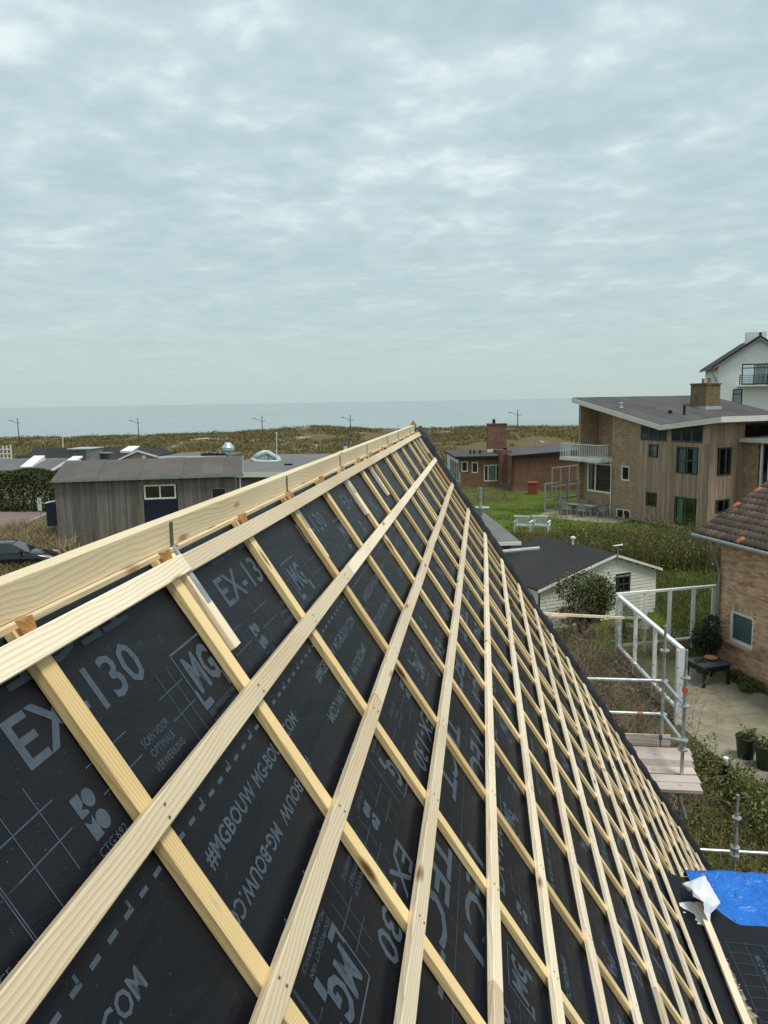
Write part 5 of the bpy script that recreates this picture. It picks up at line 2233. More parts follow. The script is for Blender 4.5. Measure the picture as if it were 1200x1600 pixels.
    for r in range(nrow + 1):
        for c in range(ncol):
            s = r * gauge + random.uniform(-.006, .006)
            x = xe + c * tw + random.uniform(-.003, .003)
            loc = Vector((x, -0.40 + s * cs, ze + 0.004 + s * sn))
            mm = Matrix.Translation(loc) @ Matrix.Rotation(th, 4, 'X') @ Matrix.Rotation(random.uniform(-.012, .012), 4, 'Z')
            if c < 19 and cnt < 298:
                link('roof_tile', tile, root, mm)
                cnt += 1
            else:
                rest.add([mm @ Vector(v) for v in vs], fs)
    o = rest.build('roof_tiles', M['tile'], root, True)
    o['kind'] = 'stuff'
    b = MB()
    b.tube([(xe - 0.02, yr, zr + 0.06), (L + 0.3, yr, zr + 0.06)], 0.11, 10)
    b.build('ridge_tiles', M['tile'], root)
    # gutter, bracketed, with a swan neck and downpipe at the corner
    b = MB()
    b.tube([(xe - 0.06, -0.46, ze - 0.06), (L + 0.3, -0.46, ze - 0.06)], 0.062, 10)
    b.build('gutter', M['grey_plastic'], root)
    b = MB()
    b.box(xe, L + 0.3, -0.37, -0.345, ze - 0.12, ze - 0.01)
    b.build('eaves_board', M['cream'], root)
    b = MB()
    b.tube([(0.10, -0.44, ze - 0.1), (0.09, -0.42, ze - 0.35), (0.05, -0.12, ze - 0.95), (0.05, -0.08, ze - 1.15), (0.05, -0.08, 0.0)], 0.042, 10)
    b.build('downpipe', M['grey_plastic'], root)
    b = MB()
    b.box(-0.05, -0.003, -0.05, 0.05, 0, ze - 1.0)
    b.build('corner_trim', M['white'], root)
    return P0, wdir, inn


RH = red_house()


# ------------------------------------------------------------------ white shed
def shed():
    r = ray(1025, 886)
    ER = CAM + r * 31.0 / (r.y / 1.0) if False else on_y(1025, 886, 30.9)
    EL = on_y(844, 919, 27.9)
    P0 = Vector((EL.x, EL.y, 0))
    f = Vector((ER.x - EL.x, ER.y - EL.y, 0))
    L = f.length
    f.normalize()
    a = frame2(P0, f)
    bd = Vector((-f.y, f.x, 0))
    root = thing('garden_shed', 'cream white boarded garden shed with black felt roof and small four pane window', 'shed', P0, a)
    W = lambda px, py: on_wall(px, py, P0, f)
    zl, zr = EL.z, ER.z
    xa, za = W(959, 866)
    D = 4.3
    top = lambda x: zl + (za - zl) * x / xa if x < xa else za + (zr - za) * (x - xa) / (L - xa)
    wn = (W(963, 912)[0], W(983, 912)[0], W(973, 925)[1], W(973, 900)[1])
    wall(root, 'gable_core', (0, 0.0, 0), 0, L, lambda x: top(x) - 0.03, [wn], M['black'], 0.1)
    bh = 0.135
    z = 0.0
    while z < za - 0.05:
        z1 = min(z + bh, za - 0.04)
        # where the board meets the roof slopes
        xl = 0.0 if z1 < zl else xa * (z1 - zl) / (za - zl)
        xr = L if z1 < zr else L - (L - xa) * (z1 - zr) / (za - zr)
        spans = [(xl, xr)]
        if z1 > wn[2] and z < wn[3]:
            spans = [(xl, wn[0] - 0.05), (wn[1] + 0.05, xr)]
        for s0, s1 in spans:
            if s1 - s0 < 0.05: continue
            b = MB()
            b.prism([(s0, -0.026, z), (s0, -0.003, z), (s0, -0.003, z1 - 0.002), (s0, -0.014, z1 - 0.002)][::-1], (s1 - s0, 0, 0))
            b.build('board', M['white_wood'], root)
        z += bh
    w = window(root, (wn[0], -0.03, wn[2]), 0, wn[1] - wn[0], wn[3] - wn[2], M['anthracite'], 0.06, cols=(0.5,), rows=(0.5,))
    b = MB()
    b.box(wn[0] - 0.12, wn[1] + 0.03, -0.075, -0.05, wn[3] - 0.01, wn[3] + 0.05)
    b.build('window_head', M['grey_plastic'], root)
    # sides and back
    b = MB()
    for k in range(int(zl / bh)):
        b = MB()
        b.box(0.0, 0.02, 0.11, D, k * bh, k * bh + bh - 0.01)
        b.build('board', M['white_wood'], root)
    b = MB()
    b.box(L - 0.1, L, 0.11, D, 0, zr - 0.03)
    b.build('side_wall', M['white_wood'], root)
    b = MB()
    b.prism([(0.1, D - 0.1, 0), (L - 0.1, D - 0.1, 0), (L - 0.1, D - 0.1, zr - .04), (xa, D - 0.1, za - 0.05), (0.1, D - 0.1, zl - .04)], (0, 0.1, 0))
    b.build('rear_wall', M['white_wood'], root)
    for (x0, z0, x1, z1) in ((-0.22, zl - 0.22 * (za - zl) / xa, xa, za), (L + 0.18, zr - 0.18 * (za - zr) / (L - xa), xa, za)):
        b = MB()
        pr = [(x0, -0.16, z0), (x1, -0.16, z1), (x1, -0.16, z1 + 0.05), (x0, -0.16, z0 + 0.05)]
        b.prism(pr if x0 < x1 else pr[::-1], (0, D + 0.3, 0))
        b.build('roof', M['felt_dark'], root)
        b = MB()
        pr = [(x0, -0.185, z0 - 0.07), (x1, -0.185, z1 - 0.07), (x1, -0.185, z1 + 0.03), (x0, -0.185, z0 + 0.03)]
        b.prism(pr if x0 < x1 else pr[::-1], (0, 0.022, 0))
        b.build('verge_board', M['white_wood'], root)
    # wind gauge on the gable and a flue on the ridge
    b = MB()
    b.tube([(xa, -0.22, za - 0.3), (xa, -0.22, za + 0.38)], 0.02, 8)
    o = b.build('wind_gauge', M['grey_plastic'], root)
    b = MB()
    b.tube([(xa - 0.22, -0.22, za + 0.38), (xa + 0.16, -0.22, za + 0.38), (xa + 0.2, -0.22, za + 0.38)], [0.025, 0.03, 0.05], 8)
    b.build('vane', M['white'], o)
    b = MB()
    b.lathe([(0.05, -0.1), (0.05, 0.22), (0.11, 0.23), (0.11, 0.29), (0.02, 0.34)], (xa - 0.1, 2.3, za + 0.03), 10)
    b.build('flue', M['cream'], root)


shed()


def garage():
    z = 2.55
    A, B = on_z(755, 801, z), on_z(812, 847, z)
    d = (A - B)
    d.z = 0
    L = d.length
    d.normalize()
    left = Vector((-d.y, d.x, 0))
    P0 = Vector((B.x, B.y, 0))
    a = math.atan2(d.y, d.x)
    root = thing('garage', 'low outbuilding with flat grey roof and white edge, half hidden behind the black verge', 'garage', P0, a)
    b = MB()
    b.box(0, L, 0, 6, z - 0.05, z)
    b.build('roof', M['felt_grey'], root)
    b = MB()
    b.box(-0.06, -0.003, -0.06, 6, z - 0.12, z + 0.02)
    b.build('fascia', M['white'], root)
    b = MB()
    b.box(0, L, -0.04, -0.003, z - 0.10, z + 0.012)
    b.build('roof_trim', M['grey_plastic'], root)
    b = MB()
    b.box(0.3, L - 0.1, 0.3, 5.8, 0, z - 0.05)
    b.build('wall', M['red_brick'], root)


garage()

# ------------------------------------------------------------------ street lamps, masts, signs, fences
def lamp_post(h=6.2):
    t = thing('street_lamp', 'tmp', 'street lamp')
    b = MB()
    b.tube([(0, 0, -0.6), (0, 0, 2.2), (0, 0, h)], [0.15, 0.12, 0.08], 8)
    b.build('pole', M['lamp_grey'], t)
    b = MB()
    z = h - 1.15
    b.tube([(0.9, 0, z + 0.05), (0, 0, z), (-0.5, 0, z + 0.12), (-1.0, 0, z + 0.42), (-1.35, 0, z + 0.5)], 0.055, 6)
    b.build('arm', M['lamp_grey'], t)
    b = MB()
    b.prism([(-1.3, -0.12, z + 0.46), (-2.05, -0.10, z + 0.60), (-2.05, 0.10, z + 0.60), (-1.3, 0.12, z + 0.46)], (0, 0, 0.12))
    b.build('lamp_head', M['lamp_grey'], t)
    b = MB()
    z2 = h * 0.42
    b.tube([(-0.4, 0, z2 - 0.05), (0, 0, z2), (0.5, 0, z2 + 0.1), (0.8, 0, z2 + 0.22)], 0.05, 6)
    b.build('arm', M['lamp_grey'], t)
    b = MB()
    b.prism([(0.75, -0.12, z2 + 0.2), (1.5, -0.10, z2 + 0.36), (1.5, 0.10, z2 + 0.36), (0.75, 0.12, z2 + 0.2)], (0, 0, 0.1))
    b.build('lamp_head', M['lamp_grey'], t)
    return t


LP = None
for px, ytop, lab in ((27, 653, 'leftmost twin armed street lamp along the dunes'), (215, 653, 'street lamp on the dunes above the grey timber cabin'),
                      (409, 650, 'street lamp on the dunes above the silver ducts'), (547, 648, 'street lamp on the dunes left of the roof ridge end'),
                      (809, 640, 'street lamp between the brick chimney and the brown house')):
    Y = 165.0
    top = on_y(px, ytop, Y)
    if LP is None:
        LP = lamp_post(7.4)
        o = LP
    else:
        o = copy_tree(LP)
    zg = height(top.x, Y)
    o.location = (top.x, Y, top.z - 7.4)
    o.rotation_euler = (0, 0, random.uniform(-.1, .1))
    tag(o, lab, 'street lamp', 'street lamps along the dunes')

for px, y0, y1, Y, lab in ((97.5, 672, 702, 95, 'thin white flagpole above the dark roofed house at left'), (432, 677, 716, 90, 'thin white flagpole behind the silver ducts')):
    p, q = on_y(px, y0, Y), on_y(px, y1, Y)
    b = MB()
    b.tube([(q.x, Y, 0.0), (p.x, Y, p.z)], [0.08, 0.05], 8)
    b.lathe([(0.02, 0), (0.09, 0.06), (0.02, 0.14)], (p.x, Y, p.z), 8)
    tag(b.build('flagpole', M['white']), lab, 'flagpole')


def info_sign():
    Y = 120
    p = on_y(540, 702, Y)
    q = on_y(540, 693, Y)
    t = thing('beach_sign', 'small blue and white sign standing on the dunes near the ridge end', 'sign', (p.x, Y, height(p.x, Y)))
    z0, z1 = p.z - t.location.z, q.z - t.location.z
    b = MB()
    b.box(-0.04, 0.04, -0.04, 0.04, -0.3, z1)
    b.build('post', M['steel'], t)
    b = MB()
    b.box(-0.28, 0.28, -0.09, -0.05, z0, z1 + 0.1)
    b.build('panel', M['white'], t)
    b = MB()
    b.box(-0.25, 0.25, -0.10, -0.091, z0 + (z1 - z0) * 0.55, z1 + 0.07)
    b.build('panel', M['blue_sign'], t)


info_sign()


def terrace_fence():
    Y = 92
    p0, p1 = on_y(-30, 716, Y), on_y(18, 715, Y)
    t = thing('terrace_fence', 'white terrace railing with tall posts at the far left edge', 'fence', (p0.x, Y, 0))
    w = p1.x - p0.x
    z0, z1, z2 = on_y(5, 716, Y).z, on_y(5, 702, Y).z, on_y(5, 692, Y).z
    for k in range(9):
        b = MB()
        x = w * k / 8
        b.box(x - 0.06, x + 0.06, -0.06, 0.06, 0.0, z2 + random.uniform(-.5, .3))
        b.build('post', M['white'], t)
    for z in (z0, (z0 + z1) / 2, z1):
        b = MB()
        b.box(0, w, -0.1, -0.062, z - 0.06, z + 0.06)
        b.build('rail', M['white'], t)


terrace_fence()


def parking_sign():
    Y = 50.0
    p = on_y(64, 815, Y)
    x, Z0, Z1 = p.x, on_y(64, 798, Y).z, on_y(64, 778, Y).z
    t = thing('parking_sign', 'white parking sign with a blue wheelchair symbol beside the road', 'sign', (x, Y, 0), -0.5)
    b = MB()
    b.tube([(0, 0.03, 0), (0, 0.03, Z0 + 0.1)], 0.03, 8)
    b.build('post', M['steel'], t)
    b = MB()
    b.box(-0.24, 0.24, -0.02, 0.0, Z0, Z1)
    pl = b.build('panel', M['white'], t)
    b = MB()
    h = Z1 - Z0
    s = 0.36
    zc = Z1 - 0.06 - s
    P = lambda x, z: (-s / 2 + x * s, -0.026, zc + z * s)
    # wheelchair figure: head, back, seat, leg, wheel
    ring = MB()
    n = 14
    for k in range(n):
        a0, a1 = -2.6 + 3.9 * k / n, -2.6 + 3.9 * (k + 1) / n
        ring.quad(*[P(0.42 + r_ * math.cos(a), 0.30 + r_ * math.sin(a)) for r_, a in ((0.22, a0), (0.32, a0), (0.32, a1), (0.22, a1))])
    ring.quad(P(.36, .42), P(.48, .42), P(.48, .82), P(.36, .82))
    ring.quad(P(.48, .42), P(.74, .42), P(.74, .53), P(.48, .53))
    ring.quad(P(.66, .18), P(.78, .18), P(.78, .53), P(.66, .53))
    ring.quad(P(.48, .60), P(.66, .60), P(.66, .69), P(.48, .69))
    ring.quad(*[P(.43 + .09 * math.cos(a), .92 + .09 * math.sin(a)) for a in [2 * math.pi * k / 10 for k in range(10)]])
    so_ = ring.build('symbol', M['blue_sign'], pl)
    so_['kind'] = 'stuff'


parking_sign()


# ------------------------------------------------------------------ parked car
def car():
    p = on_z(91, 884, 0)
    root = thing('parked_car', 'black estate car parked at the left edge in front of the grey cabin', 'car', (p.x, p.y, 0), math.radians(18))
    # local x forwards; nose at x=0, right-hand flank faces the camera at y=-0.9
    st = [(-4.75, 0.70, 0.45, 0.92), (-4.6, 0.82, 0.30, 0.98), (-4.0, 0.90, 0.24, 1.0), (-3.0, 0.92, 0.22, 0.97), (-2.0, 0.92, 0.22, 0.96), (-1.35, 0.92, 0.22, 0.95),
          (-0.8, 0.90, 0.22, 0.86), (-0.35, 0.85, 0.24, 0.76), (-0.08, 0.74, 0.30, 0.66), (0.0, 0.62, 0.36, 0.56)]
    vs, fs = [], []
    for x, w, z0, z1 in st:
        zm = z0 + (z1 - z0) * 0.62
        for y, z in ((-w * .86, z0), (-w, z0 + 0.12), (-w, zm), (-w * .93, z1 - 0.05), (-w * .72, z1), (0, z1 + 0.025), (w * .72, z1), (w * .93, z1 - 0.05), (w, zm), (w, z0 + 0.12), (w * .86, z0)):
            vs.append((x, y, z))
    n = 11
    for i in range(len(st) - 1):
        for k in range(n - 1):
            fs.append((i * n + k, i * n + k + 1, (i + 1) * n + k + 1, (i + 1) * n + k))
        fs.append((i * n + n - 1, i * n, (i + 1) * n, (i + 1) * n + n - 1))
    fs.append(tuple(range(n)))
    fs.append(tuple(range((len(st) - 1) * n, len(st) * n))[::-1])
    body = MB().add(vs, [f[::-1] for f in fs]).build('body', M['car'], root, True)
    # cabin: glasshouse and roof
    base = [(-4.62, 0.74), (-4.1, 0.82), (-3.0, 0.84), (-2.0, 0.84), (-1.22, 0.80)]
    topx = [(-4.25, 0.56), (-3.9, 0.62), (-3.0, 0.64), (-2.3, 0.63), (-2.05, 0.60)]
    tz = [1.36, 1.42, 1.45, 1.44, 1.40]
    vs, fs = [], []
    for (x, w), (x2, w2), z in zip(base, topx, tz):
        vs += [(x, -w, 0.95), (x2, -w2, z), (x2, w2, z), (x, w, 0.95)]
    for i in range(4):
        a, c = i * 4, (i + 1) * 4
        fs += [(a, c, c + 1, a + 1), (a + 2, c + 2, c + 3, a + 3)]
    fs += [(0, 1, 2, 3), (16, 19, 18, 17)]
    MB().add(vs, fs).build('windows', M['car_glass'], root, False)['kind'] = 'stuff'
    vs, fs = [], []
    for (x2, w2), z in zip(topx, tz):
        vs += [(x2, -w2 - 0.01, z - 0.02), (x2, -w2 * .8, z + 0.025), (x2, 0, z + 0.045), (x2, w2 * .8, z + 0.025), (x2, w2 + 0.01, z - 0.02)]
    for i in range(4):
        for k in range(4):
            fs.append((i * 5 + k, (i + 1) * 5 + k, (i + 1) * 5 + k + 1, i * 5 + k + 1))
    MB().add(vs, fs).build('roof', M['car'], root, True)
    for xs0, xs1, tx0, tx1 in ((-3.05, -2.97, -3.05, -2.97), (-4.12, -4.0, -3.95, -3.85)):
        for s in (-1, 1):
            b = MB()
            b.prism([(xs0, s * 0.85, 0.95), (xs1, s * 0.85, 0.95), (tx1, s * 0.655, 1.43), (tx0, s * 0.655, 1.43)], (0, s * 0.012, 0))
            b.build('pillar', M['car'], root)
    b = MB()
    b.tube([(-4.2, -0.57, 1.50), (-2.5, -0.57, 1.52)], 0.018, 6)
    b.build('roof_rail', M['steel'], root)
    for s in (-1, 1):
        b = MB()
        b.obox((-1.55, s * 0.98, 1.0), (0.07, 0, 0), (0, 0.10, 0), (0, 0, 0.06))
        b.build('mirror', M['car'], root)
        b = MB()
        b.prism([(-0.42, s * 0.86, 0.64), (-0.10, s * 0.76, 0.58), (-0.10, s * 0.76, 0.68), (-0.42, s * 0.84, 0.76)], (0.02, s * 0.03, 0.012))
        b.build('headlight', M['lens'], root)
    b = MB()
    b.box(-0.02, 0.015, -0.42, 0.42, 0.36, 0.56)
    g = b.build('grille', M['black'], root)
    for k in range(4):
        b = MB()
        b.box(0.0155, 0.03, -0.4, 0.4, 0.385 + 0.045 * k, 0.397 + 0.045 * k)
        b.build('grille_bar', M['rim'], g)
    b = MB()
    b.box(0.016, 0.028, -0.26, 0.26, 0.27, 0.355)
    b.build('number_plate', M['tape'], root)
    for x in (-0.85, -3.75):
        for s in (-1, 1):
            wl = MB()
            wl.lathe([(0.22, -0.1), (0.32, -0.1), (0.335, -0.05), (0.335, 0.05), (0.32, 0.1), (0.22, 0.1)], (0, 0, 0), 22)
            w = wl.build('wheel', M['rubber'], root)
            w.matrix_local = Matrix.Translation((x, s * 0.84, 0.335)) @ Matrix.Rotation(math.pi / 2 * s, 4, 'X')
            rm = MB()
            rm.lathe([(0.05, 0.106), (0.06, 0.112), (0.02, 0.115)], (0, 0, 0), 12)
            for k in range(10):
                a = 2 * math.pi * k / 10
                d = Vector((math.cos(a), math.sin(a), 0))
                e = Vector((-d.y, d.x, 0))
                rm.obox(d * 0.14 + Vector((0, 0, 0.102)), d * 0.095, e * 0.016, (0, 0, 0.008))
            rm.lathe([(0.215, 0.096), (0.235, 0.108), (0.24, 0.101)], (0, 0, 0), 22)
            r = rm.build('rim', M['rim'], w)
            r['kind'] = 'stuff'


car()


# ------------------------------------------------------------------ scaffolds
def coupler(b, c, r=0.058, th=0.010):
    b.lathe([(r * 0.55, -0.03), (r * 0.55, -th), (r * 1.15, -th), (r * 1.15, th), (r * 0.55, th), (r * 0.55, 0.03)], c, 12)


def scaffold():
    X, YF, YN = 2.93, 10.9, 10.0
    ZD = 3.52
    root = thing('scaffold', 'galvanised tube scaffold with plank deck and crossed braces at the gable end', 'scaffold', (X, YN, 0))
    R = 0.0242
    pF = on_y(1040, 978, YF)
    pN = on_y(1073, 1015, YN)
    xF, xN = pF.x - X, pN.x - X
    zF, zN = pF.z, pN.z

    def std(x, y, z1, ros, z0=0.0):
        b = MB()
        b.tube([(x, y, z0), (x, y, z1 - 0.28)], R, 10)
        b.tube([(x, y, z1 - 0.28), (x, y, z1)], R * 0.78, 10)
        s = b.build('standard', M['steel'], root)
        b.build
        for z in ros:
            c = MB()
            coupler(c, (x, y, z))
            c.build('rosette', M['steel'], s)
        return s
    g1 = on_y(1040, 1064, YF).z
    g2 = on_y(1040, 1116, YF).z
    std(xF, YF - YN, zF, (zF - 0.36, g1, g2, 1.5, ZD - 0.3))
    std(xN, 0, zN, (zN - 0.38, g1 + 0.0, g2 + 0.02, ZD + 0.36, 1.5, ZD - 0.5))
    xl = on_y(900, 1063, YF).x - X - 2.3

    def bar(name, a, b_, r=R, m='steel'):
        b = MB()
        b.tube([a, b_], r, 10)
        return b.build(name, M[m], root)
    yf = YF - YN
    for z in (g1, g2):
        bar('ledger', (xl, yf, z), (xF - 0.03, yf, z))
        bar('end_rail', (xF, yf - 0.03, z), (xN, 0.03, z))
    b = MB()
    q = on_y(1000, 1116, YF)
    b.tube([(on_y(995, 1116, YF).x - X, yf, g2), (on_y(1004, 1116, YF).x - X, yf, g2)], R * 1.08, 10)
    b.build('red_band', M['red_mark'], root)
    # loose brace that hangs forward from the near standard
    a = Vector((xN, -0.04, g2 + 0.03))
    e = on_y(1032, 1152, 9.75) - Vector((X, YN, 0))
    bar('brace', a, e, R * 0.95)
    b = MB()
    b.obox(e, (0.02, 0, 0), (0, 0.02, 0), (0, 0, 0.035))
    b.tube([e, e + Vector((0, 0, -0.12))], 0.008, 6)
    b.build('brace_hook', M['hole'], root)
    b = MB()
    b.obox((xN, 0.0, on_y(1073, 1078, YN).z), (0.03, 0, 0), (0, 0.03, 0), (0, 0, 0.035))
    b.build('marker_tag', M['red_mark'], root)
    # further standards to the left, one shows above the verge
    p = on_y(751, 762, YF)
    std(p.x - X, yf, p.z, (on_y(751, 794, YF).z, 4.5, 2.5))
    bar('ledger', (p.x - X - 0.5, yf, on_y(751, 794, YF).z), (p.x - X + 0.12, yf, on_y(751, 794, YF).z))
    a, e = on_y(775, 866, YF), on_y(843, 857, YF)
    bar('ledger_end', a - Vector((X + 0.25, YN, 0)), e - Vector((X, YN, 0)), R * 1.3, 'zinc')
    # deck: planks along the gable, one by one
    yd = -0.40
    xs_r = [1100, 1096, 1092, 1082, 1079, 1075]
    for k in range(6):
        y0 = yd + 0.205 * k
        xr = on_y(1098 - 2.5 * k, 1238 - 14 * k, YN + y0).x - X
        if 2 <= k: xr -= 0.03
        b = MB()
        L = 2.9
        b.box(0, L, 0, 0.198, -0.04, 0.0)
        o = b.build('deck_board', M['deck'], root, mat_world=Matrix.Translation((xr - L, y0, ZD + random.uniform(-.006, .006))) @ Matrix.Rotation(random.uniform(-.006, .006), 4, 'Z'))
    b = MB()
    b.box(0, 2.7, 0, 0.028, 0, 0.17)
    b.build('toe_board', M['deck'], root, mat_world=Matrix.Translation((on_y(1048, 1150, YN + 0.84).x - X - 2.7, 0.84, ZD + 0.005)))
    for y in (-0.3, 0.75):
        bar('transom', (xl, y, ZD - 0.075), (xN + 0.02, y, ZD - 0.075))
    bar('brace', (xN - 0.12, -0.35, ZD - 0.1), (xN - 0.02, -0.35, ZD - 0.42))
    return root


scaffold()


def scaffold2():
    Y = 9.75
    p = on_y(1153, 1242, Y)
    root = thing('scaffold', 'short scaffold tube and rail standing behind the blue tarpaulin', 'scaffold', (p.x, Y, 0))
    zc = on_y(1153, 1278, Y).z
    zl = on_y(1153, 1331, Y).z
    b = MB()
    b.tube([(0, 0, 0), (0, 0, p.z - 0.25)], 0.0242, 10)
    b.tube([(0, 0, p.z - 0.25), (0, 0, p.z)], 0.019, 10)
    s = b.build('standard', M['steel'], root)
    for z in (zc, zl + 0.06, zl - 0.05):
        c = MB()
        coupler(c, (0, 0, z), 0.052)
        c.build('rosette', M['steel'], s)
    for x0, x1 in ((-1.0, -0.03), (0.03, 1.6)):
        b = MB()
        b.tube([(x0, 0, zl), (x1, 0, zl - 0.0)], 0.0242, 10)
        b.build('ledger', M['steel'], root)
    b = MB()
    b.tube([(1.62, 0, 0), (1.62, 0, p.z)], 0.0242, 10)
    b.build('standard', M['steel'], root)
    b = MB()
    b.tube([(-1.02, 0, 0), (-1.02, 0, zl + 0.2)], 0.0242, 10)
    b.build('standard', M['steel'], root)


scaffold2()


# ------------------------------------------------------------------ white windbreak frame round the patio
def windbreak():
    K = Vector((5.12, 19.96, 0))
    F = Vector((4.47, 25.29, 0))
    H = on_y(1116, 960, 26.6)
    E = Vector((H.x, 26.6, 0))
    root = thing('windbreak', 'white timber windbreak frame with clear panels turning a corner round the patio', 'windbreak', K)
    top = on_y(1061, 1015, K.y).z
    bot = 0.32

    def seg(name, a, b_, w, h, z):
        d = (b_ - a)
        d.z = 0
        n = Vector((-d.y, d.x, 0)).normalized() * w / 2
        b = MB()
        b.prism([a - n - K + Vector((0, 0, z)), b_ - n - K + Vector((0, 0, z)), b_ + n - K + Vector((0, 0, z)), a + n - K + Vector((0, 0, z))], (0, 0, h))
        return b.build(name, M['white'], root)

    def post(p, w, z1):
        b = MB()
        q = p - K
        b.box(q.x - w / 2, q.x + w / 2, q.y - w / 2, q.y + w / 2, 0, z1)
        b.build('post', M['white'], root)
    d = (F - K).normalized()
    seg('top_rail', K - d * 0.1, F + d * 0.1, 0.12, 0.07, top)
    seg('bottom_rail', K + d * 0.11, F - d * 0.10, 0.10, 0.07, bot)
    post(K, 0.20, top - 0.002)
    post(F, 0.18, top - 0.002)
    for t in (0.36, 0.68):
        post(K.lerp(F, t), 0.10, top - 0.002)
    topB = on_y(1040, 959, 25.9).z
    e = (E - F).normalized()
    z2 = top + 0.075
    seg('top_rail', F - e * 0.1, E, 0.12, 0.07, z2)
    seg('bottom_rail', F + e * 0.12, E - e * 0.1, 0.10, 0.07, bot)
    for t in (0.27, 0.52, 0.77, 0.985):
        post(F.lerp(E, t), 0.11, z2 - 0.002)
    for a, b_, n in ((K, F, 3), (F, E, 4)):
        for k in range(n):
            p, q = a.lerp(b_, k / n) - K, a.lerp(b_, (k + 1) / n) - K
            dd = (q - p).normalized() * 0.12
            p, q = p + dd, q - dd
            MB().quad((p.x, p.y, bot + 0.08), (q.x, q.y, bot + 0.08), (q.x, q.y, top - 0.01), (p.x, p.y, top - 0.01)).build('clear_panel', M['screen_glass'], root)
    # low wall below the panels
    for a, b_ in ((K, F), (F, E)):
        d = (b_ - a).normalized()
        p, q = a + d * 0.12 - K, b_ - d * 0.12 - K
        n = Vector((-d.y, d.x, 0)) * 0.03
        b = MB()
        b.prism([p - n, q - n, q + n, p + n], (0, 0, bot - 0.002))
        b.build('plinth', M['cedar'], root)
    # pale plank laid on the frame, running left
    a = on_y(852, 956, 22.5)
    b2 = on_y(992, 965, 24.6)
    return top


windbreak()
_a, _b = on_y(849, 957, 19.5), on_y(992, 964.5, 24.9)
_m = MB()
lath_free('long_plank', _a, _b, 0.13, 0.07, M['batten'], 'long pale plank resting on the corner of the white windbreak frame', 'plank')
lath_free('short_plank', on_y(852, 962, 19.6) - Vector((0.1, 0, 0)), on_y(882, 962, 20.0), 0.16, 0.06, M['pinkwood'], 'short pinkish plank under the long plank beside the black verge', 'plank')


# ------------------------------------------------------------------ patio things
def patio_table():
    c = on_z(1105, 1066, 0.0)
    root = thing('patio_table', 'black square patio table with thin legs against the brick house', 'table', (c.x, c.y, 0), 0.45)
    h = 0.66
    b = MB()
    b.box(-0.5, 0.5, -0.42, 0.42, h - 0.04, h)
    b.build('table_top', M['anthracite'], root)
    b = MB()
    b.box(-0.46, 0.46, -0.38, 0.38, h - 0.2, h - 0.042)
    b.build('apron', M['black'], root)
    for x in (-0.44, 0.44):
        for y in (-0.36, 0.36):
            b = MB()
            b.box(x - 0.035, x + 0.035, y - 0.035, y + 0.035, 0, h - 0.202)
            b.build('leg', M['black'], root)
    bw = MB()
    bw.lathe([(0.10, 0.0), (0.17, 0.05), (0.19, 0.09), (0.165, 0.09), (0.14, 0.055), (0.05, 0.05)], (0, 0, 0), 20)
    o = bw.build('plant_saucer', M['terracotta'])
    o.location = root.matrix_basis @ Vector((0.14, 0.06, h + 0.001))
    tag(o, 'shallow terracotta bowl on the black patio table', 'bowl')
    b = MB()
    for k in range(9):
        p = Vector((random.uniform(-.14, .14), random.uniform(-.1, .1), 0))
        b.lathe([(0.03, 0), (0.045, 0.03), (0.03, 0.07), (0.005, 0.09)], p, 7)
    o = b.build('pebbles', M['soil'])
    o.location = root.matrix_basis @ Vector((-0.26, 0.05, h + 0.001))
    tag(o, 'small heap of dark cones on the black patio table', 'cones', kind='stuff')


patio_table()


def leaf_arrays(C, size, rng, aspect=1.7, up=0.0):
    """one bent leaf (two triangles sharing a midrib fold) per centre"""
    n = len(C)
    d = rng.normal(size=(n, 3))
    d[:, 2] += up
    d /= np.linalg.norm(d, axis=1)[:, None]
    r = rng.normal(size=(n, 3))
    s = np.cross(d, r)
    s /= np.linalg.norm(s, axis=1)[:, None] + 1e-9
    k = size * rng.uniform(0.6, 1.35, size=(n, 1))
    a = C - d * k * 0.5
    t = C + d * k * 0.5
    w = s * k * 0.5 / aspect
    nn = np.cross(d, s) * k * 0.12
    V = np.stack([a, C + w + nn, t, C - w + nn], 1).reshape(-1, 3)
    F = np.arange(n * 4).reshape(n, 4)
    return V, F


def blob_points(n, c, r, rng, shell=0.55, flat=0.0):
    d = rng.normal(size=(n, 3))
    d /= np.linalg.norm(d, axis=1)[:, None]
    if flat:
        d[:, 2] = np.maximum(d[:, 2], -flat)
    q = shell + (1 - shell) * rng.uniform(size=(n, 1)) ** 0.5
    return np.asarray(c) + d * q * np.asarray(r)


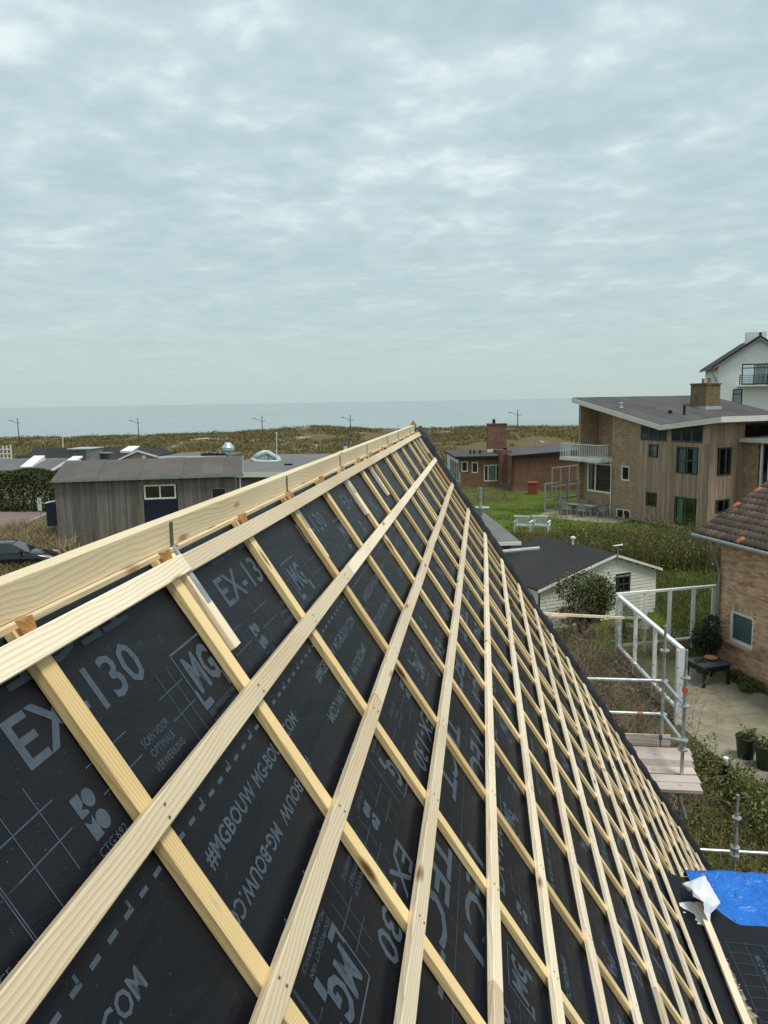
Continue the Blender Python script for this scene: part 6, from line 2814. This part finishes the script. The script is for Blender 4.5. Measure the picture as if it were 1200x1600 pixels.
def bush(name, label, cat, c, r, n, size, m, lobes=9, seed=1, group=None, trunk=True, twigs=60):
    rng = np.random.default_rng(seed)
    root = thing(name, label, cat, (c[0], c[1], 0), 0, group)
    pts = []
    for k in range(lobes):
        a = rng.uniform(0, 2 * math.pi)
        q = rng.uniform(0.25, 0.62)
        lc = np.array([math.cos(a) * r[0] * q, math.sin(a) * r[1] * q, c[2] + rng.uniform(-0.45, 0.5) * r[2]])
        lr = np.array(r) * rng.uniform(0.30, 0.52)
        pts.append(blob_points(n // lobes, lc, lr, rng, 0.5))
        # loose sprays that break the outline
        pts.append(blob_points(n // lobes // 8, lc, lr * 1.28, rng, 0.9))
    C = np.concatenate(pts)
    C = C[C[:, 2] > 0.03]
    V, F = leaf_arrays(C, size, rng)
    link('foliage', np_mesh('foliage', V, F, m), root)
    b = MB()
    for k in range(twigs):
        a = rng.uniform(0, 2 * math.pi)
        q = rng.uniform(0.2, 0.85)
        e = Vector((math.cos(a) * r[0] * q, math.sin(a) * r[1] * q, c[2] + r[2] * rng.uniform(-.2, .75)))
        s = Vector((rng.normal() * 0.12, rng.normal() * 0.12, 0))
        mid = s.lerp(e, 0.5) + Vector((rng.normal() * .1, rng.normal() * .1, r[2] * .15))
        b.tube([s, mid, e], [0.018, 0.012, 0.004], 4, False)
    o = b.build('stems', M['bark'], root)
    o['kind'] = 'stuff'
    return root


def twig_shrub(label, c, R, h, n, seed, m='twig', group='bare shrubs beside the gable'):
    """leafless shrub: many forked bent twigs"""
    rng = np.random.default_rng(seed)
    root = thing('bare_shrub', label, 'shrub', (c[0], c[1], 0), 0, group)
    V, F = [], []
    cnt = 0

    def strand(p, d, L, w, depth):
        nonlocal cnt
        segs = 4
        side = np.cross(d, rng.normal(size=3))
        side /= np.linalg.norm(side) + 1e-9
        pts = [p]
        for k in range(segs):
            d = d + rng.normal(size=3) * 0.28 + np.array([0, 0, 0.02])
            d /= np.linalg.norm(d)
            pts.append(pts[-1] + d * L / segs)
        for k, q in enumerate(pts):
            ww = w * (1 - 0.75 * k / segs)
            V.append(q - side * ww)
            V.append(q + side * ww)
        for k in range(segs):
            a = cnt + 2 * k
            F.append((a, a + 1, a + 3, a + 2))
        cnt += 2 * (segs + 1)
        if depth > 0:
            for k in range(rng.integers(3, 6)):
                i = rng.integers(1, segs + 1)
                dd = d * 0.5 + rng.normal(size=3) * 0.7
                dd /= np.linalg.norm(dd)
                strand(pts[i], dd, L * rng.uniform(0.4, 0.75), w * 0.6, depth - 1)
    for k in range(n):
        a = rng.uniform(0, 2 * math.pi)
        q = math.sqrt(rng.uniform()) * R * 0.5
        p = np.array([math.cos(a) * q, math.sin(a) * q, 0.0])
        d = np.array([math.cos(a) * q / R * 1.1 + rng.normal() * 0.25, math.sin(a) * q / R * 1.1 + rng.normal() * 0.25, 1.0])
        d /= np.linalg.norm(d)
        strand(p, d, h * rng.uniform(0.45, 0.8), 0.012, 2)
    link('branches', np_mesh('branches', np.array(V), np.array(F), M[m]), root)['kind'] = 'stuff'
    # a few last dry leaves
    P = np.array(V)
    k = rng.integers(0, len(P), size=len(P) // 14)
    LV, LF = leaf_arrays(P[k], 0.05, rng)
    link('dry_leaves', np_mesh('dry_leaves', LV, LF, M['leaf_reed']), root)['kind'] = 'stuff'
    return root


g = on_y(922, 935, 27.2)
bush('green_bush', 'rounded green bush in front of the white garden shed', 'bush', (g.x - 0.2, 27.2, 1.2), (1.2, 1.0, 1.2), 9000, 0.085, M['leaf_bush'], 11, 3)
g = on_y(1107, 1000, 24.0)
bush('dark_shrub', 'dark evergreen shrub behind the black patio table', 'shrub', (g.x - 0.1, 23.9, 1.15), (0.62, 0.6, 0.85), 5200, 0.07, M['leaf_dark'], 9, 5)
g = on_z(1178, 1082, 0)
bush('low_bush', 'low green bush at the foot of the salmon brick wall', 'bush', (g.x - .05, g.y, 0.18), (0.5, 0.4, 0.32), 1800, 0.05, M['leaf_weed'], 6, 6, twigs=12)
g = on_z(1150, 1068, 0)
bush('low_bush', 'small brownish clump between the patio table and the brick wall', 'bush', (g.x + .1, g.y + .1, 0.15), (0.35, 0.5, 0.25), 1000, 0.05, M['leaf_weed'], 5, 8, twigs=12)

for lab, x, y, R, h, n, sd in (('tall bare brown shrub at the left of the white windbreak', 2.75, 21.3, 1.35, 2.5, 95, 21), ('bare brown shrub below the scaffold rail beside the black verge', 2.9, 17.6, 1.5, 2.5, 110, 22),
                               ('bare brown shrub nearest the scaffold deck', 3.2, 15.4, 1.25, 2.0, 80, 23),
                               ('bare brown shrub between the green bush and the long plank', 3.1, 24.9, 1.3, 2.0, 70, 25)):
    twig_shrub(lab, (x, y), R, h, n, sd)
for lab, px, y, R, h, n, sd in (('wide bare shrub left of the brick chimney house front', 706, 66, 2.2, 2.1, 34, 31), ('bare shrub below the large window of the low brick house', 757, 64, 2.4, 2.2, 40, 32), ('bare shrub below the front chimney of the low brick house', 792, 66, 2.2, 1.9, 34, 33)):
    g = on_y(px, 770, y)
    twig_shrub(lab, (g.x, y), R, h, n, sd, group='bare shrubs before the low brick house')


def pot(px, py, lab, r, h, seed):
    c = on_z(px, py, 0.014)
    root = thing('plant_pot', lab, 'plant pot', (c.x, c.y, 0.014), 0, 'green plant pots on the patio')
    b = MB()
    b.lathe([(r * 0.72, 0), (r * 0.86, h * 0.4), (r * 0.97, h * 0.88), (r, h * 0.9), (r * 1.04, h), (r * 0.94, h), (r * 0.92, h - 0.05), (0.02, h - 0.055)], (0, 0, 0), 26)
    b.build('pot', M['pot_green'], root, True)
    b = MB()
    b.lathe([(r * 0.90, h - 0.052), (r * 0.5, h - 0.03), (0.01, h - 0.02)], (0, 0, 0), 16)
    b.build('soil', M['soil'], root)
    rng = np.random.default_rng(seed)
    st = MB()
    P = []
    for k in range(26):
        a = rng.uniform(0, 2 * math.pi)
        q = r * 0.75 * math.sqrt(rng.uniform())
        p = Vector((math.cos(a) * q, math.sin(a) * q, h - 0.05))
        e = p + Vector((rng.normal() * 0.08, rng.normal() * 0.08, rng.uniform(0.1, 0.3)))
        st.tube([p, p.lerp(e, .5) + Vector((rng.normal() * .02, rng.normal() * .02, 0)), e], [0.005, 0.004, 0.002], 4, False)
        for j in range(9):
            P.append(p.lerp(e, rng.uniform(0.3, 1.0)) + Vector(rng.normal(size=3) * 0.025))
    st.build('stems', M['twig'], root)['kind'] = 'stuff'
    V, F = leaf_arrays(np.array([tuple(p) for p in P]), 0.055, rng)
    link('foliage', np_mesh('foliage', V, F, M['leaf_weed']), root)


pot(1165, 1183, 'dark green plant pot, the farther left of the two on the patio', 0.24, 0.52, 41)
pot(1197, 1200, 'dark green plant pot cut by the right edge of the patio', 0.26, 0.56, 42)


def bollard():
    c = on_z(1131.5, 1236, 0.0)
    root = thing('bollard_lamp', 'black bollard lamp with white top standing among the weeds', 'bollard lamp', (c.x, c.y, 0))
    z1 = on_y(1132, 1183, c.y).z
    b = MB()
    b.lathe([(0.06, 0), (0.06, z1 - 0.16)], (0, 0, 0), 14)
    b.build('post', M['black'], root)
    b = MB()
    b.lathe([(0.062, z1 - 0.159), (0.062, z1 - 0.02), (0.05, z1), (0.01, z1 + 0.005)], (0, 0, 0), 14)
    b.build('lamp_cap', M['white'], root)


bollard()


# ------------------------------------------------------------------ garden furniture by the brown house
def garden_chair(name='garden_chair'):
    t = thing(name, 'tmp', 'chair')
    for x in (-0.24, 0.24):
        for y in (-0.22, 0.22):
            b = MB()
            b.box(x - 0.025, x + 0.025, y - 0.025, y + 0.025, 0, 0.44 if y < 0 else 0.92)
            b.build('leg', M['teak'], t)
        b = MB()
        b.box(x - 0.03, x + 0.03, -0.26, 0.22, 0.62, 0.65)
        b.build('armrest', M['teak'], t)
    b = MB()
    b.box(-0.27, 0.27, -0.27, 0.2, 0.441, 0.47)
    b.build('seat', M['teak'], t)
    for k in range(5):
        b = MB()
        x = -0.18 + 0.09 * k
        b.box(x - 0.025, x + 0.025, 0.205, 0.23, 0.50, 0.86)
        b.build('back_slat', M['teak'], t)
    b = MB()
    b.box(-0.27, 0.27, 0.20, 0.235, 0.861, 0.95)
    b.build('back_rail', M['teak'], t)
    return t


tc_ = on_z(909, 804, 0.02)
tb = thing('garden_table', 'long silvered garden table on the terrace of the brown house', 'table', (tc_.x, tc_.y, 0.018), -0.75)
b = MB()
for k in range(6):
    b = MB()
    b.box(-1.15, 1.15, -0.45 + 0.15 * k, -0.45 + 0.15 * k + 0.14, 0.71, 0.745)
    b.build('table_slat', M['teak'], tb)
for x in (-1.0, 1.0):
    for y in (-0.36, 0.36):
        b = MB()
        b.box(x - 0.04, x + 0.04, y - 0.04, y + 0.04, 0, 0.708)
        b.build('leg', M['teak'], tb)
GC = None
for dx, dy, rz, lab in ((-0.75, -0.85, math.pi, 'silvered garden chair at the near side of the terrace table, left one'), (0.65, -0.9, math.pi + .2, 'silvered garden chair at the near side of the terrace table, right one'),
                        (-0.6, 0.85, 0.1, 'silvered garden chair at the far side of the terrace table, left one'), (0.7, 0.85, -.1, 'silvered garden chair between the terrace table and the big window'),
                        (1.75, 0.0, -1.5, 'silvered garden chair at the right head of the terrace table'), (-1.7, 0.1, 1.6, 'silvered garden chair at the left head of the terrace table')):
    if GC is None:
        GC = garden_chair()
        o = GC
    else:
        o = copy_tree(GC)
    o.location = tb.matrix_basis @ Vector((dx, dy, 0))
    o.rotation_euler = (0, 0, tb.rotation_euler.z + rz)
    tag(o, lab, 'chair', 'garden chairs round the terrace table')


def lounge_chair():
    t = thing('lounge_chair', 'tmp', 'lounge chair')
    W2 = 0.48
    b = MB()
    b.box(-W2, W2, -0.35, 0.4, 0.34, 0.40)
    b.build('seat', M['white'], t)
    for k in range(11):
        b = MB()
        x = -W2 + 0.06 + k * (2 * W2 - 0.12) / 10
        b.prism([(x - 0.03, 0.40, 0.40), (x + 0.03, 0.40, 0.40), (x + 0.03, 0.60, 0.98), (x - 0.03, 0.60, 0.98)], (0, 0.03, 0))
        b.build('back_slat', M['white'], t)
    b = MB()
    b.box(-W2 - 0.02, W2 + 0.02, 0.58, 0.65, 0.98, 1.06)
    b.build('back_rail', M['white'], t)
    for s in (-1, 1):
        b = MB()
        b.box(s * W2 - 0.045, s * W2 + 0.045, -0.38, 0.56, 0.60, 0.66)
        b.build('armrest', M['white'], t)
        for y in (-0.32, 0.42):
            b = MB()
            b.box(s * W2 - 0.04, s * W2 + 0.04, y - 0.04, y + 0.04, 0, 0.60)
            b.build('leg', M['white'], t)
    return t


LC = None
for px, lab in ((818, 'white slatted garden seat above the hedge, left of the pair'), (846, 'white slatted garden seat above the hedge, right of the pair')):
    if LC is None:
        LC = lounge_chair()
        o = LC
    else:
        o = copy_tree(LC)
    c = on_z(px, 829, 0.3)
    o.location = (c.x, c.y, 0.28)
    o.rotation_euler = (0, 0, math.pi - 0.15 if False else 2.9)
    tag(o, lab, 'garden seat', 'white seats on the lawn')
    b = MB()


def glass_screens():
    for pl, pr_, ya, yb, lab in (((851, 800), (902, 793), 757, 749, 'front glazed screen with silvered frame left of the brown house'), ((862, 782), (901, 776), 732, 737, 'rear glazed screen with silvered frame left of the brown house')):
        a, c = on_z(*pl, 0), on_z(*pr_, 0)
        h = on_y(pl[0], ya, a.y).z
        d = (c - a)
        t = thing('glass_screen', lab, 'glass screen', (a.x, a.y, 0), math.atan2(d.y, d.x), 'glazed screens on the terrace')
        L = d.length
        for k in range(4):
            b = MB()
            x = L * k / 3
            b.box(x - 0.05, x + 0.05, -0.05, 0.05, 0, h)
            b.build('post', M['teak'], t)
        for z in (0.08, h * 0.42, h):
            b = MB()
            b.box(-0.05, L + 0.05, -0.04, 0.04, z + 0.002, z + 0.08)
            b.build('rail', M['teak'], t)
        for k in range(3):
            MB().quad((L * k / 3 + 0.05, 0, 0.16), (L * (k + 1) / 3 - 0.05, 0, 0.16), (L * (k + 1) / 3 - 0.05, 0, h), (L * k / 3 + 0.05, 0, h)).build('pane', M['screen_glass'], t)


glass_screens()
c = on_z(832, 772, 0)
b = MB()
t = thing('waste_bin', 'rust red bin against the right wall of the low brick house', 'bin', (c.x, c.y, 0))
b.prism([(-0.36, -0.36, 0), (0.36, -0.36, 0), (0.36, 0.36, 0), (-0.36, 0.36, 0)], (0, 0, 1.0))
b.build('body', M['bin'], t)
b = MB()
b.prism([(-0.4, -0.4, 1.002), (0.4, -0.4, 1.002), (0.4, 0.4, 1.06), (-0.4, 0.4, 1.06)], (0, 0, 0.06))
b.build('lid', M['bin'], t)


# ------------------------------------------------------------------ vegetation that nobody could count
def blades(name, P, h, w, m, rng, lean=0.45, per=8, spread=0.25, kind='stuff'):
    n = len(P)
    B = np.repeat(P, per, axis=0)
    k = len(B)
    B = B + np.stack([rng.normal(size=k) * spread, rng.normal(size=k) * spread, np.zeros(k)], 1)
    a = rng.uniform(0, 2 * np.pi, k)
    hh = h * rng.uniform(0.5, 1.25, k)
    ln = lean * rng.normal(size=(k, 2)) * hh[:, None]
    s = np.stack([np.cos(a), np.sin(a), np.zeros(k)], 1) * w * 0.5
    mid = B + np.stack([ln[:, 0] * .35, ln[:, 1] * .35, hh * 0.62], 1)
    tip = B + np.stack([ln[:, 0], ln[:, 1], hh], 1)
    V = np.stack([B - s, B + s, mid + s * .7, mid - s * .7, tip], 1).reshape(-1, 3)
    i = np.arange(k) * 5
    F = np.concatenate([np.stack([i, i + 1, i + 2], 1), np.stack([i, i + 2, i + 3], 1), np.stack([i + 3, i + 2, i + 4], 1)])
    o = link(name, np_mesh(name, V, F, m))
    return tag(o, kind=kind)


def scatter(n, x0, x1, y0, y1, rng, keep=None, zf=None):
    X = rng.uniform(x0, x1, n)
    Y = rng.uniform(y0, y1, n)
    out = []
    for x, y in zip(X, Y):
        if keep is None or keep(x, y):
            out.append((x, y, (zf(x, y) if zf else 0.0) - 0.02))
    return np.array(out)


rng = np.random.default_rng(5)


def seen(x, y, pad=6):
    return -0.78 * y - pad < x < 0.42 * y + pad


def sand_gap(x, y):
    return fbm(x, y * 0.45, 0.09, 21.0, 3) < 0.13


P = scatter(15000, -150, 60, 98, 232, rng, lambda x, y: seen(x, y) and sand_gap(x, y), height)
blades('dune_grass', P, 0.70, 0.10, M['dune_grass'], rng, 0.6, 12, 0.6)
P = scatter(3000, -150, 60, 96, 225, rng, lambda x, y: seen(x, y) and fbm(x, y, 0.16, 33, 2) > 0.05 and sand_gap(x, y), height)
V, F = leaf_arrays(np.repeat(P, 14, axis=0) + np.abs(rng.normal(size=(len(P) * 14, 3))) * np.array([.9, .9, .45]), 0.42, rng)
tag(link('dune_scrub', np_mesh('dune_scrub', V, F, M['leaf_reed'])), kind='stuff')
P = scatter(420, -150, 60, 98, 205, rng, lambda x, y: seen(x, y) and fbm(x, y, 0.11, 61, 2) > 0.08, height)
C = np.repeat(P, 70, axis=0)
C = C + np.stack([rng.normal(size=len(C)) * .8, rng.normal(size=len(C)) * .8, np.abs(rng.normal(size=len(C))) * .4], 1)
V, F = leaf_arrays(C, 0.34, rng)
tag(link('dune_bushes', np_mesh('dune_bushes', V, F, M['leaf_hedge'])), kind='stuff')
P = scatter(1500, -38, -21.5, 38.5, 49, rng, lambda x, y: x < -23.6 - (y - 40) * 0.55 + 0.9 and x > -31.5 - (y - 45) * 0.2)
blades('roadside_grass', P, 0.95, 0.06, M['pale_grass'], rng, 0.5, 12, 0.22)
P = scatter(900, -30, -18, 33.5, 38.8, rng)
blades('dry_verge_grass', P, 0.55, 0.05, M['leaf_reed'], rng, 0.5, 10, 0.25)
P = scatter(5200, -6, 15, 37.8, 44.2, rng, lambda x, y: fbm(x, y, 0.5, 3, 2) > -0.35)
big_ = P[P[:, 0] > 4.6]
blades('reed_hedge', big_[::2], 1.45, 0.018, M['leaf_reed'], rng, 0.3, 14, 0.3)
blades('low_reed', P[P[:, 0] <= 4.6], 1.05, 0.022, M['leaf_reed'], rng, 0.3, 14, 0.25)
Q = scatter(4600, -6, 15, 37.6, 44.4, rng)
C = np.repeat(Q, 12, axis=0)
C = C + np.stack([rng.normal(size=len(C)) * .3, rng.normal(size=len(C)) * .3, np.abs(rng.normal(size=len(C))) * np.where(C[:, 0] > 4.6, 0.70, 0.42) + 0.05], 1)
V, F = leaf_arrays(C, 0.115, rng)
tag(link('hedge_foliage', np_mesh('hedge_foliage', V, F, M['leaf_weed'])), kind='stuff')
P = scatter(5200, -4, 16, 44.2, 60, rng, lambda x, y: seen(x, y, 1) and fbm(x, y, .4, 9, 2) > -.1 and not (x > 6.0 and y > 50))
blades('lawn_grass', P, 0.13, 0.03, M['leaf_weed'], rng, 0.5, 7, 0.2)
P = scatter(6500, 3.6, 13, 28.5, 38.2, rng, lambda x, y: not (2 < x < 7.1 and 27 < y < 35.5))
blades('rough_grass', P, 0.30, 0.025, M['leaf_weed'], rng, 0.6, 8, 0.2)
P = scatter(1600, 4.6, 8.3, 25.2, 28.6, rng)
blades('short_grass', P, 0.12, 0.02, M['leaf_weed'], rng, 0.5, 9, 0.15)


def in_patio(x, y):
    return x > 5.65 - (y - 17.0) * 0.19 and y > 16.9 or (x > 5.75 + (17.2 - y) * 0.85)


P = scatter(5200, 2.6, 7.2, 11.0, 19.0, rng, lambda x, y: not in_patio(x, y))
C = np.repeat(P, 7, axis=0)
C = C + np.stack([rng.normal(size=len(C)) * .12, rng.normal(size=len(C)) * .12, np.abs(rng.normal(size=len(C))) * 0.13 + 0.02], 1)
V, F = leaf_arrays(C, 0.06, rng)
tag(link('ground_cover', np_mesh('ground_cover', V, F, M['leaf_weed'])), kind='stuff')
P = scatter(1500, 2.6, 7.2, 11.0, 18.6, rng, lambda x, y: not in_patio(x, y))
blades('bed_grass', P, 0.34, 0.014, M['leaf_reed'], rng, 0.7, 9, 0.15)


def shoots():
    """upright leafy young shoots along the patio edge"""
    rg = np.random.default_rng(77)
    st = MB()
    L = []
    tips = [on_z(px, py, 0) for px, py in ((1082, 1225), (1092, 1232), (1100, 1215), (1112, 1235), (1120, 1228), (1128, 1245), (1141, 1255), (1150, 1262), (1160, 1280), (1172, 1270), (1182, 1290), (1193, 1295), (1199, 1310), (1090, 1212), (1107, 1222), (1163, 1262), (1176, 1300), (1188, 1322), (1145, 1238), (1135, 1230))]
    for p in tips:
        for k in range(7):
            q = p + Vector((rg.normal() * 0.16, rg.normal() * 0.16, 0))
            h = rg.uniform(0.35, 0.95)
            e = q + Vector((rg.normal() * 0.12, rg.normal() * 0.12, h))
            st.tube([q, q.lerp(e, .5) + Vector((rg.normal() * .03, rg.normal() * .03, 0)), e], [0.006, 0.005, 0.002], 4, False)
            for j in range(26):
                t = rg.uniform(0.25, 1.03)
                L.append(tuple(q.lerp(e, t) + Vector(rg.normal(size=3) * 0.035)))
    tag(st.build('shoot_stems', M['twig']), kind='stuff')
    V, F = leaf_arrays(np.array(L), 0.085, rg, 2.2, 0.5)
    tag(link('young_shoots', np_mesh('young_shoots', V, F, M['leaf_young'])), kind='stuff')


shoots()


def tall_hedge():
    root = thing('tall_hedge', 'tall dark evergreen hedge between the road and the grey cottage', 'hedge', (-42, 59.5, 0))
    rg = np.random.default_rng(15)
    n = 30000
    X = rg.uniform(-12, 9.8, n)
    top = 3.35 + np.array([0.35 * fbm(x, 0, 0.5, 4.0, 3) for x in X])
    Z = top * (1 - rg.uniform(size=n) ** 1.6)
    d = 1.35 * np.sqrt(np.maximum(0.05, 1 - (Z / (top + 0.1)) ** 4))
    Y = d * rg.uniform(-1, 1, n)
    Y = np.where(rg.uniform(size=n) < 0.6, -d * rg.uniform(0.6, 1.08, n), Y)
    ends = (9.8 - X) < 1.0
    C = np.stack([X, Y + 0.25 * np.array([fbm(x, z, 0.8, 7.0, 2) for x, z in zip(X, Z)]), Z], 1)
    V, F = leaf_arrays(C, 0.20, rg)
    link('foliage', np_mesh('foliage', V, F, M['leaf_hedge']), root)
    b = MB()
    for k in range(24):
        x = -12 + 21.5 * k / 23
        b.tube([(x, 0, 0), (x + rg.normal() * .1, 0.1, 1.4), (x + rg.normal() * .3, 0.1, 2.8)], [0.06, 0.045, 0.02], 5, False)
    b.build('stems', M['bark'], root)['kind'] = 'stuff'


tall_hedge()
g = on_y(468, 742, 55)
bush('roadside_bush', 'dark green bush behind the ridge board below the flat roofed pavilion', 'bush', (g.x, 55, 1.6), (2.6, 1.6, 1.6), 6000, 0.16, M['leaf_hedge'], 10, 13)
g = on_y(398, 752, 56)
bush('low_hedge', 'small dark hedge at the end of the grey timber cabin', 'hedge', (g.x, 57.2, 1.2), (1.7, 1.0, 1.3), 3500, 0.15, M['leaf_hedge'], 7, 14)
